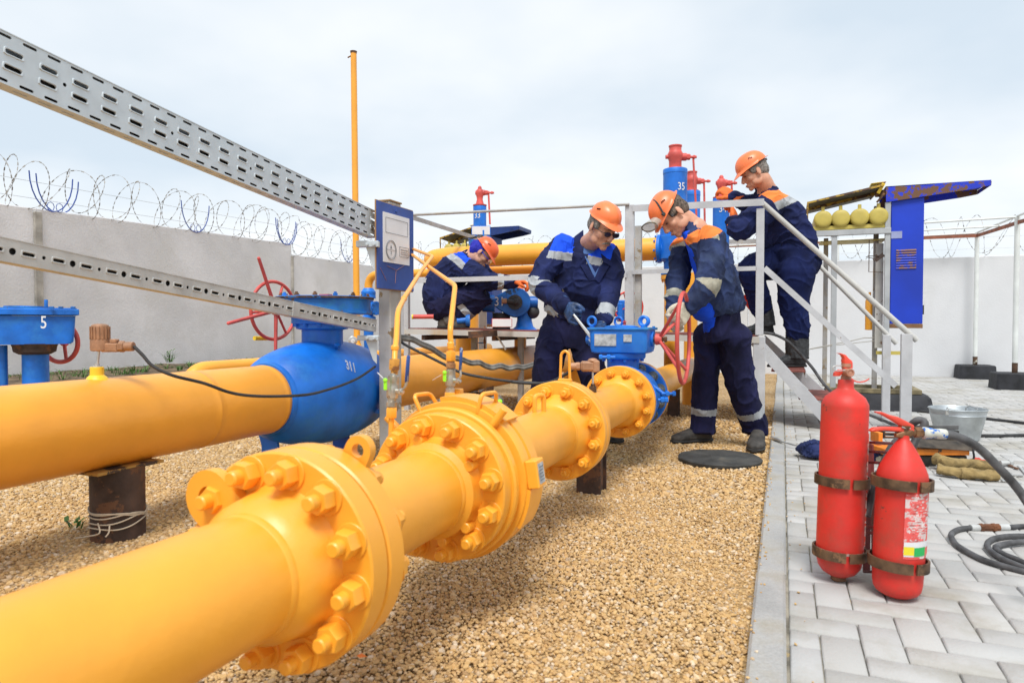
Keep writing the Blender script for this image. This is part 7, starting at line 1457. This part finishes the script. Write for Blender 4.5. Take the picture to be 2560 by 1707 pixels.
# ---------------------------------------------------------------- man 2: turning the red handwheel
def man2():
    g_ = AZ(1810, 1105); root = thing('person', 'man with goggles pushed up on his orange helmet, turning the red handwheel', 'person', g_)
    H = Frame(A(1683, 538, 4.50), cdir(-.60, -.76, .22), cdir(-.78, .60, .05), 1.14)
    neck = A(1737, 575, 4.52); U = (HT*.86-rt*.22+ZA*-.02).normalized()      # towards his near shoulder
    sN, sF = A(1778, 600, 4.36), A(1706, 622, 4.74); eN, wN = A(1768, 712, 4.28), A(1722, 764, 4.30); eF, wF = A(1693, 712, 4.62), A(1682, 772, 4.52)
    c1, c2, wa, hp = A(1768, 625, 4.54), A(1788, 690, 4.58), A(1806, 770, 4.64), A(1806, 820, 4.66); hL, hR = A(1772, 842, 4.72), A(1834, 842, 4.60)
    kL, aL = A(1765, 945, 4.80), A(1757, 1066, 4.86); kR, aR = A(1848, 950, 4.66), A(1887, 1068, 4.78)
    body_core(root, H, [([sN, eN, wN], [.05, .045, .035]), ([sF, eF, wF], [.05, .045, .035]), ([hL, kL, aL], [.08, .06, .045]), ([hR, kR, aR], [.08, .06, .045])], [neck, c1, c2, wa, hp], .055)
    face_details(H, root); hair_cap(H, root, HAIR, -.06); hm, h = helmet(H, root, HELM, .14, k=.88, dz=.018)
    # goggles pushed up on the helmet
    def hs(az, el, o_=.004):
        az, el = R(az), R(el); ce = math.cos(el)**.85; return h(math.sin(az)*ce*(.099+o_), math.cos(az)*ce*(.124+o_)-.008, .062+math.sin(el)*(.100+o_))
    b = MB(); b.tube([hs(-52-30*i/12, 6+78*i/12) for i in range(13)]+[hs(60, 80-60*i/8) for i in range(9)], .0062*h.s, 8); b.build('goggle_strap', BLK, hm)
    b = MB(); b.loft([(h(0, .118, .088), h.r*.088*h.s, h.u*.034*h.s), (h(0, .160, .100), h.r*.092*h.s, h.u*.040*h.s), (h(0, .166, .102), h.r*.088*h.s, h.u*.036*h.s)], 26, 3); b.build('goggles', mat('smoky clear goggles', (.62, .60, .52), .25, alpha=.50), hm); b = MB(); b.tube([h(.090*math.cos(t), .160+.010*math.sin(t), .100+.040*math.sin(t)) for t in [2*math.pi*i/28 for i in range(28)]], .004*h.s, 6, True); b.build('goggle_rim', mat('olive rim', (.12, .11, .06), .6), hm)
    b = MB(); b.bbox(hs(-52, 8, .008), (.016*h.s, .022*h.s, .022*h.s), .003, (h.r, h.f, h.u)); b.bbox(h(-.080, .045, .022), (.014*h.s, .022*h.s, .018*h.s), .003, (h.r, h.f, h.u)); b.build('strap_buckle', BLK, hm)
    F_ = cdir(-.93, -.22, .18)
    def sec(c, w_, d_, up=ZA): return (c, U*w_, F_*d_)
    # royal blue shirt
    b = MB(); trunk(b, [sec(neck+F_*.01, .08, .085), sec(c1+F_*.035, .14, .10), sec(c2+F_*.03, .155, .11), sec(wa+F_*.02, .160, .125), sec(hp+F_*.012, .165, .130)], 28); b.sph(A(1764, 776, 4.56), 1, 20, 14, fr=(rt, U, ZA), sc=(.098, .150, .078)); me = remesh(b, 'shirt', .008, 4, .0035, 7, (1, 1, .7)); me.materials.clear(); me.materials.append(ROY); link('shirt', me, root)
    # jacket
    b = MB(); trunk(b, [sec(neck-F_*.015, .095, .08), sec(neck.lerp(c1, .4)-F_*.02, .18, .125), sec(c1-F_*.012, .205, .138), sec(c2-F_*.012, .212, .142), sec(c2.lerp(wa, .6)-F_*.018, .212, .148), sec(wa-F_*.018-ZA*.0, .218, .150), sec(wa-F_*.016-ZA*.045, .208, .144)], 36, 2.4)
    limb(b, [sN, sN.lerp(eN, .5)+rt*.01, eN, eN.lerp(wN, .5), wN], [.090, .088, .082, .070, .056]); limb(b, [sF, sF.lerp(eF, .5), eF, eF.lerp(wF, .5), wF], [.085, .076, .070, .062, .052])
    b.loft([(neck+F_*.0+ZA*.01, U*.088, F_*.082), (neck-rt*-.0+cdir(-.25, .95, 0)*.055, U*.075, F_*.075)], 24)
    me = remesh(b, 'jacket', .0065, 4, .0095, 6.2, (1, 1, .8)); nk, Un, Fn = np.array(neck), np.array(U), np.array(F_)
    dirn = np.array((c2-neck).normalized())
    def fn(C_):
        idx = np.zeros(len(C_)); dA, tA = seg_t(C_, [sN, eN, wN]); dB, tB = seg_t(C_, [sF, eF, wF]); rel = C_-nk; a_ = rel@dirn; u = rel@Un; f = rel@Fn
        arm = (np.minimum(dA, dB) < .105) & (np.minimum(np.where(dA < dB, tA, tB), 1) > .10)
        y_ = (~arm) | (np.where(dA < dB, tA, tB) < .14); y_ &= np.where(dA < dB, tA, tB) < .06; idx[y_ & (a_ < .052)] = 1; idx[y_ & (a_ >= .052) & (a_ < .090) & (f > -.02)] = 2
        idx[(np.linalg.norm(rel, axis=1) < .125) & (a_ < .02)] = 0
        idx[arm & (dA <= dB) & (tA > .61) & (tA < .69)] = 2; idx[arm & (dB < dA) & (tB > .74) & (tB < .86)] = 2
        return idx
    paint(me, [NVY2, ORC, REFB], fn); j = link('jacket', me, root, 60)
    # open front showing the shirt
    b = MB(); pts = [neck+F_*.045+ZA*-.03, c1+F_*.115, c2+F_*.122, wa+F_*.120, wa+F_*.118-ZA*.05]; b.loft([(p_+U*.005, U*w_, F_*.020) for p_, w_ in zip(pts, (.03, .05, .062, .085, .10))], 20); me = remesh(b, 'shirt_front', .007, 2, .004, 14); me.materials.clear(); me.materials.append(ROY); link('shirt_front', me, root)
    # trousers
    UH = (hR-hL).normalized(); b = MB(); trunk(b, [(wa-ZA*.01, U*.170, F_*.132), (hp, U*.180, F_*.140), (hp-ZA*.08, U*.178, F_*.135)], 28, 2.3); limb(b, [hL, hL.lerp(kL, .5), kL, kL.lerp(aL, .5), aL+ZA*.03, aL-ZA*.045], [.102, .096, .090, .086, .084, .086], flat_end=True); limb(b, [hR, hR.lerp(kR, .5), kR, kR.lerp(aR, .5), aR+ZA*.03, aR-ZA*.045], [.110, .106, .100, .094, .088, .090], flat_end=True)
    me = remesh(b, 'trousers', .0072, 4, .0088, 5.6, (1, 1, .6))
    def fn2(C_): idx = np.zeros(len(C_)); dA, tA = seg_t(C_, [kL, aL]); dB, tB = seg_t(C_, [kR, aR]); t = np.where(dA < dB, tA, tB); idx[(C_[:, 2] < .5) & (t > .60) & (t < .735)] = 1; return idx
    paint(me, [NVT, REF], fn2); link('trousers', me, root, 60)
    shoe(AZ(1772, 1100, 0), AZ(1681, 1106, 0), 1.12, SHOE, root, aL, 0, r_=.04); shoe(AZ(1897, 1107, 0), AZ(1886, 1129, 0), 1.12, SHOE, root, aR, 0, r_=.04)
    hd = (A(1700, 795, 4.24)-wN).normalized(); hand_mesh(wN+hd*.01, hd, cdir(-.5, -.5, .3), 1.28, (55, 70, 40), GLW, root, thumb=1, cuff=.055)
    hd = (A(1672, 822, 4.42)-wF).normalized(); hand_mesh(wF+hd*.01, hd, cdir(.6, -.1, .4), 1.25, (50, 65, 40), GLW, root, thumb=-1, cuff=.06)
man2()

# ---------------------------------------------------------------- man 3: on the stairs, hands on valve 34
def man3():
    root = thing('person', 'man in orange helmet and orange gloves climbing the stairs, reaching to relief valve 34', 'person', V(A(1990, 918, 5.98)))
    H = Frame(A(1886, 432, 5.90), cdir(-.88, -.46, -.05), cdir(-.46, .88, .0), 1.17)
    neck = A(1918, 478, 5.95); U = (HT*.97+rt*.18).normalized(); F_ = cdir(-.90, .30, -.1)
    sN, sF = A(1926, 510, 5.74), A(1912, 505, 6.15); eN, wN = A(1850, 572, 5.66), A(1833, 556, 5.72); eF, wF = A(1870, 512, 6.12), A(1836, 494, 6.10)
    c1, c2, wa, hp = A(1940, 520, 5.95), A(1962, 575, 5.96), A(1975, 625, 5.98), A(1986, 650, 5.98); hN, hF = A(1992, 662, 5.88), A(1975, 655, 6.10)
    kF, aF = A(1880, 676, 5.98), A(1902, 770, 6.08); kN, aN = A(1984, 750, 5.93), A(1994, 832, 5.96)
    body_core(root, H, [([sN, eN, wN], [.05, .045, .035]), ([sF, eF, wF], [.05, .045, .035]), ([hF, kF, aF], [.08, .06, .045]), ([hN, kN, aN], [.08, .06, .045])], [neck, c1, c2, wa, hp], .060)
    face_details(H, root); hair_cap(H, root, HAIRG, -.06); helmet(H, root, HELM, .08)
    b = MB(); S_ = lambda c, w_, d_, sk=0: (c, U*w_, (F_)*d_)
    trunk(b, [S_(neck-F_*.01, .10, .085), S_(neck.lerp(c1, .5)-F_*.02, .20, .14), S_(c1-F_*.01, .245, .175), S_(c2-F_*.0, .255, .195), S_(wa+F_*.0, .245, .200), S_(wa.lerp(hp, .7), .235, .190)], 36, 2.4)
    limb(b, [sN, sN.lerp(eN, .5)-ZA*.01, eN, eN.lerp(wN, .6), wN], [.115, .108, .095, .082, .064]); limb(b, [sF, sF.lerp(eF, .5), eF, eF.lerp(wF, .5), wF], [.10, .088, .078, .066, .055])
    b.loft([(neck, U*.098, F_*.09), (neck+cdir(-.35, .9, 0)*.055, U*.085, F_*.085)], 24)
    me = remesh(b, 'jacket', .0070, 4, .0090, 5.8, (1, 1, 1.1)); nk, Un = np.array(neck), np.array(U); ax_ = np.array((c2-neck).normalized())
    def fn(C_):
        idx = np.zeros(len(C_)); dA, tA = seg_t(C_, [sN, eN, wN]); dB, tB = seg_t(C_, [sF, eF, wF]); rel = C_-nk; a_ = rel@ax_; u = rel@Un; tt = np.where(dA < dB, tA, tB); arm = (np.minimum(dA, dB) < .125) & (tt > .10)
        idx[(~arm) & (a_ < .115) & (a_ > -.2)] = 1; idx[(~arm) & (a_ >= .115) & (a_ < .185)] = 2; idx[(np.linalg.norm(rel, axis=1) < .13) & (a_ < .03)] = 0; return idx
    paint(me, [NVY, ORC, REF], fn); link('jacket', me, root, 60)
    b = MB(); chainvol(b, [A(1976, 628, 5.98), A(1986, 655, 5.98)], [.165, .180], U, .065); limb(b, [hF, hF.lerp(kF, .5)+ZA*.015, kF, kF.lerp(aF, .5), aF], [.150, .140, .118, .098, .085]); limb(b, [hN-ZA*.04, hN.lerp(kN, .5)-rt*.0, kN, kN.lerp(aN, .5), aN], [.160, .150, .128, .108, .098])
    me = remesh(b, 'trousers', .0072, 4, .0088, 5.6, (1, 1, .7)); me.materials.clear(); me.materials.append(mat('dark navy trousers', (.009, .016, .075), .88, var=.25, vs=5, bump=.5, bs=70, spec=.2)); link('trousers', me, root, 60)
    zf_ = .748
    p = A(1935, 832, 6.10); he = V(p.x-.02, p.y, zf_); to = he-rt*.27+HT*.03; shoe(he, to, 1.15, BOOT, root, A(1903, 742, 6.10), .2, 'boot', r_=.070)
    p = A(2008, 920, 5.98); he = V(p.x, p.y, .463); shoe(he, he-rt*.31+HT*.02, 1.18, BOOT, root, A(1993, 828, 5.98), .2, 'boot', r_=.082)
    hd = (A(1836, 520, 5.80)-wN).normalized(); hand_mesh(wN, hd, cdir(-.7, 0, -.6), 1.35, (25, 35, 30), GLO, root, thumb=1, cuff=.05)
    hd = (A(1812, 478, 6.15)-wF).normalized(); hand_mesh(wF, hd, cdir(-.3, -.3, -.8), 1.35, (30, 40, 30), GLO, root, thumb=-1, cuff=.05)
man3()

# ---------------------------------------------------------------- man 4: crouching on the left of the platform
def man4():
    root = thing('person', 'crouching man in red-orange helmet over a blue hood, working at the number 31 gearbox', 'person', V(A(1120, 815, 6.7)))
    H = Frame(A(1206, 634, 6.72), cdir(.66, -.70, .20), cdir(.72, .68, .08), 1.08)
    neck = A(1168, 645, 6.80); U = (HT*.96-rt*.2).normalized(); F_ = cdir(.75, -.62, .1)
    sN, sF = A(1150, 668, 6.62), A(1172, 655, 6.98); eN, wN = A(1222, 704, 6.55), A(1284, 707, 6.58); eF, wF = A(1230, 700, 6.95), A(1276, 712, 6.90)
    c1, c2, wa, hp = A(1134, 672, 6.78), A(1102, 712, 6.78), A(1090, 748, 6.78), A(1094, 764, 6.78); hN, hF = A(1098, 768, 6.68), A(1098, 766, 6.92)
    kN, aN = A(1212, 732, 6.62), A(1152, 784, 6.66); kF, aF = A(1215, 730, 6.90), A(1160, 785, 6.92)
    body_core(root, H, [([sN, eN, wN], [.05, .045, .035]), ([sF, eF, wF], [.05, .045, .035]), ([hN, kN, aN], [.07, .06, .045]), ([hF, kF, aF], [.07, .06, .045])], [neck, c1, c2, wa, hp])
    face_details(H, root); helmet(H, root, HELM2, .10)
    b = MB(); e = lambda x, y, z, rx, ry, rz: b.sph(H(x, y, z), 1.0, 20, 12, fr=H.fr(), sc=(rx*H.s, ry*H.s, rz*H.s)); e(0, -.030, .035, .084, .092, .085); e(0, -.070, -.015, .070, .060, .065); e(0, -.105, .01, .055, .045, .05); me = remesh(b, 'hood', .007, 2, .003, 25); me.materials.clear(); me.materials.append(mat('violet blue hood', (.025, .03, .42), .85, var=.15, bump=.4)); link('hood', me, root)
    b = MB(); g_ = [H(.0, .10, .002)]; 
    for s_ in (-1, 1): b.tube([H(s_*.045, .098, .004), H(s_*.066, .08, .006), H(s_*.082, .01, .010)], .003*H.s, 6)
    b.build('goggle_frame', ROY, root); b = MB(); b.loft([(H(0, .098, .0), H.r*.055*H.s, H.u*.017*H.s), (H(0, .106, .0), H.r*.055*H.s, H.u*.017*H.s)], 20, 3); b.build('goggles', mat('red edged goggles', (.7, .12, .1), .2, trans=.4), root)
    S_ = lambda c, w_, d_: (c, U*w_, F_*d_)
    ax_ = (c2-neck).normalized(); N_ = ax_.cross(U).normalized()
    b = MB(); chainvol(b, [neck+ax_*.05, c1+rt*.02, c2+rt*.025, A(1104, 742, 6.78)], [.085, .145, .165, .165], U, .065)
    limb(b, [sN, sN.lerp(eN, .5), eN, eN.lerp(wN, .5), wN], [.115, .105, .088, .074, .058]); limb(b, [sF, sF.lerp(eF, .5), eF, eF.lerp(wF, .5), wF], [.10, .09, .08, .066, .055])
    b.loft([(neck, U*.095, N_*.085), (neck+cdir(.75, .5, 0)*.06, U*.085, N_*.08)], 24)
    me = remesh(b, 'jacket', .0070, 4, .0088, 6.2, (1, 1, 1)); nk = np.array(neck); an = np.array(ax_)
    def fn(C_):
        idx = np.zeros(len(C_)); dA, tA = seg_t(C_, [sN, eN, wN]); dB, tB = seg_t(C_, [sF, eF, wF]); tt = np.where(dA < dB, tA, tB); rel = C_-nk; a_ = rel@an; arm = (np.minimum(dA, dB) < .125) & (tt > .12)
        idx[(~arm) & (a_ < .075)] = 1; idx[(~arm) & (a_ >= .075) & (a_ < .145)] = 2; idx[(np.linalg.norm(rel, axis=1) < .125) & (a_ < .0)] = 0; idx[arm & (tt > .72) & (tt < .82)] = 2; return idx
    paint(me, [NVY, ROY, REF], fn); link('jacket', me, root, 60)
    b = MB(); chainvol(b, [A(1104, 745, 6.78), A(1100, 758, 6.78)], [.150, .150], U, .06); limb(b, [hN, hN.lerp(kN, .5), kN, kN.lerp(aN, .5)-ZA*.0, aN], [.135, .130, .108, .10, .088]); limb(b, [hF, hF.lerp(kF, .5), kF, kF.lerp(aF, .5), aF], [.135, .13, .108, .095, .085])
    me = remesh(b, 'trousers', .0072, 4, .0088, 5.6)
    def fn2(C_): idx = np.zeros(len(C_)); dA, tA = seg_t(C_, [kN, aN]); dB, tB = seg_t(C_, [kF, aF]); t = np.where(dA < dB, tA, tB); idx[(np.minimum(dA, dB) < .13) & (t > .70) & (t < .90)] = 1; return idx
    paint(me, [NVT, REF], fn2); link('trousers', me, root, 60)
    zd = .80
    SUE = mat('grey suede boot', (.13, .12, .11), .9, var=.2, vs=14, bump=.5)
    for a_, d_ in ((aN, 0), (aF, .25)):
        p = A(1098, 815, 6.66+d_); he = V(p.x, p.y, zd); shoe(he, he+rt*.29+HT*.01, 1.12, SUE, root, V(a_), .1, 'boot', r_=.062)
    hd = (A(1306, 706, 6.56)-wN).normalized(); hand_mesh(wN, hd, cdir(.1, -.8, .1), 1.25, (40, 50, 35), GLO, root, thumb=1, cuff=.04)
    hd = (A(1300, 720, 6.85)-wF).normalized(); hand_mesh(wF, hd, cdir(.1, -.8, .1), 1.2, (30, 40, 30), GLO, root, thumb=-1, cuff=.04)
man4()
SC.cycles.texture_limit_render = 'OFF' if hasattr(SC.cycles, 'texture_limit_render') else 'OFF'
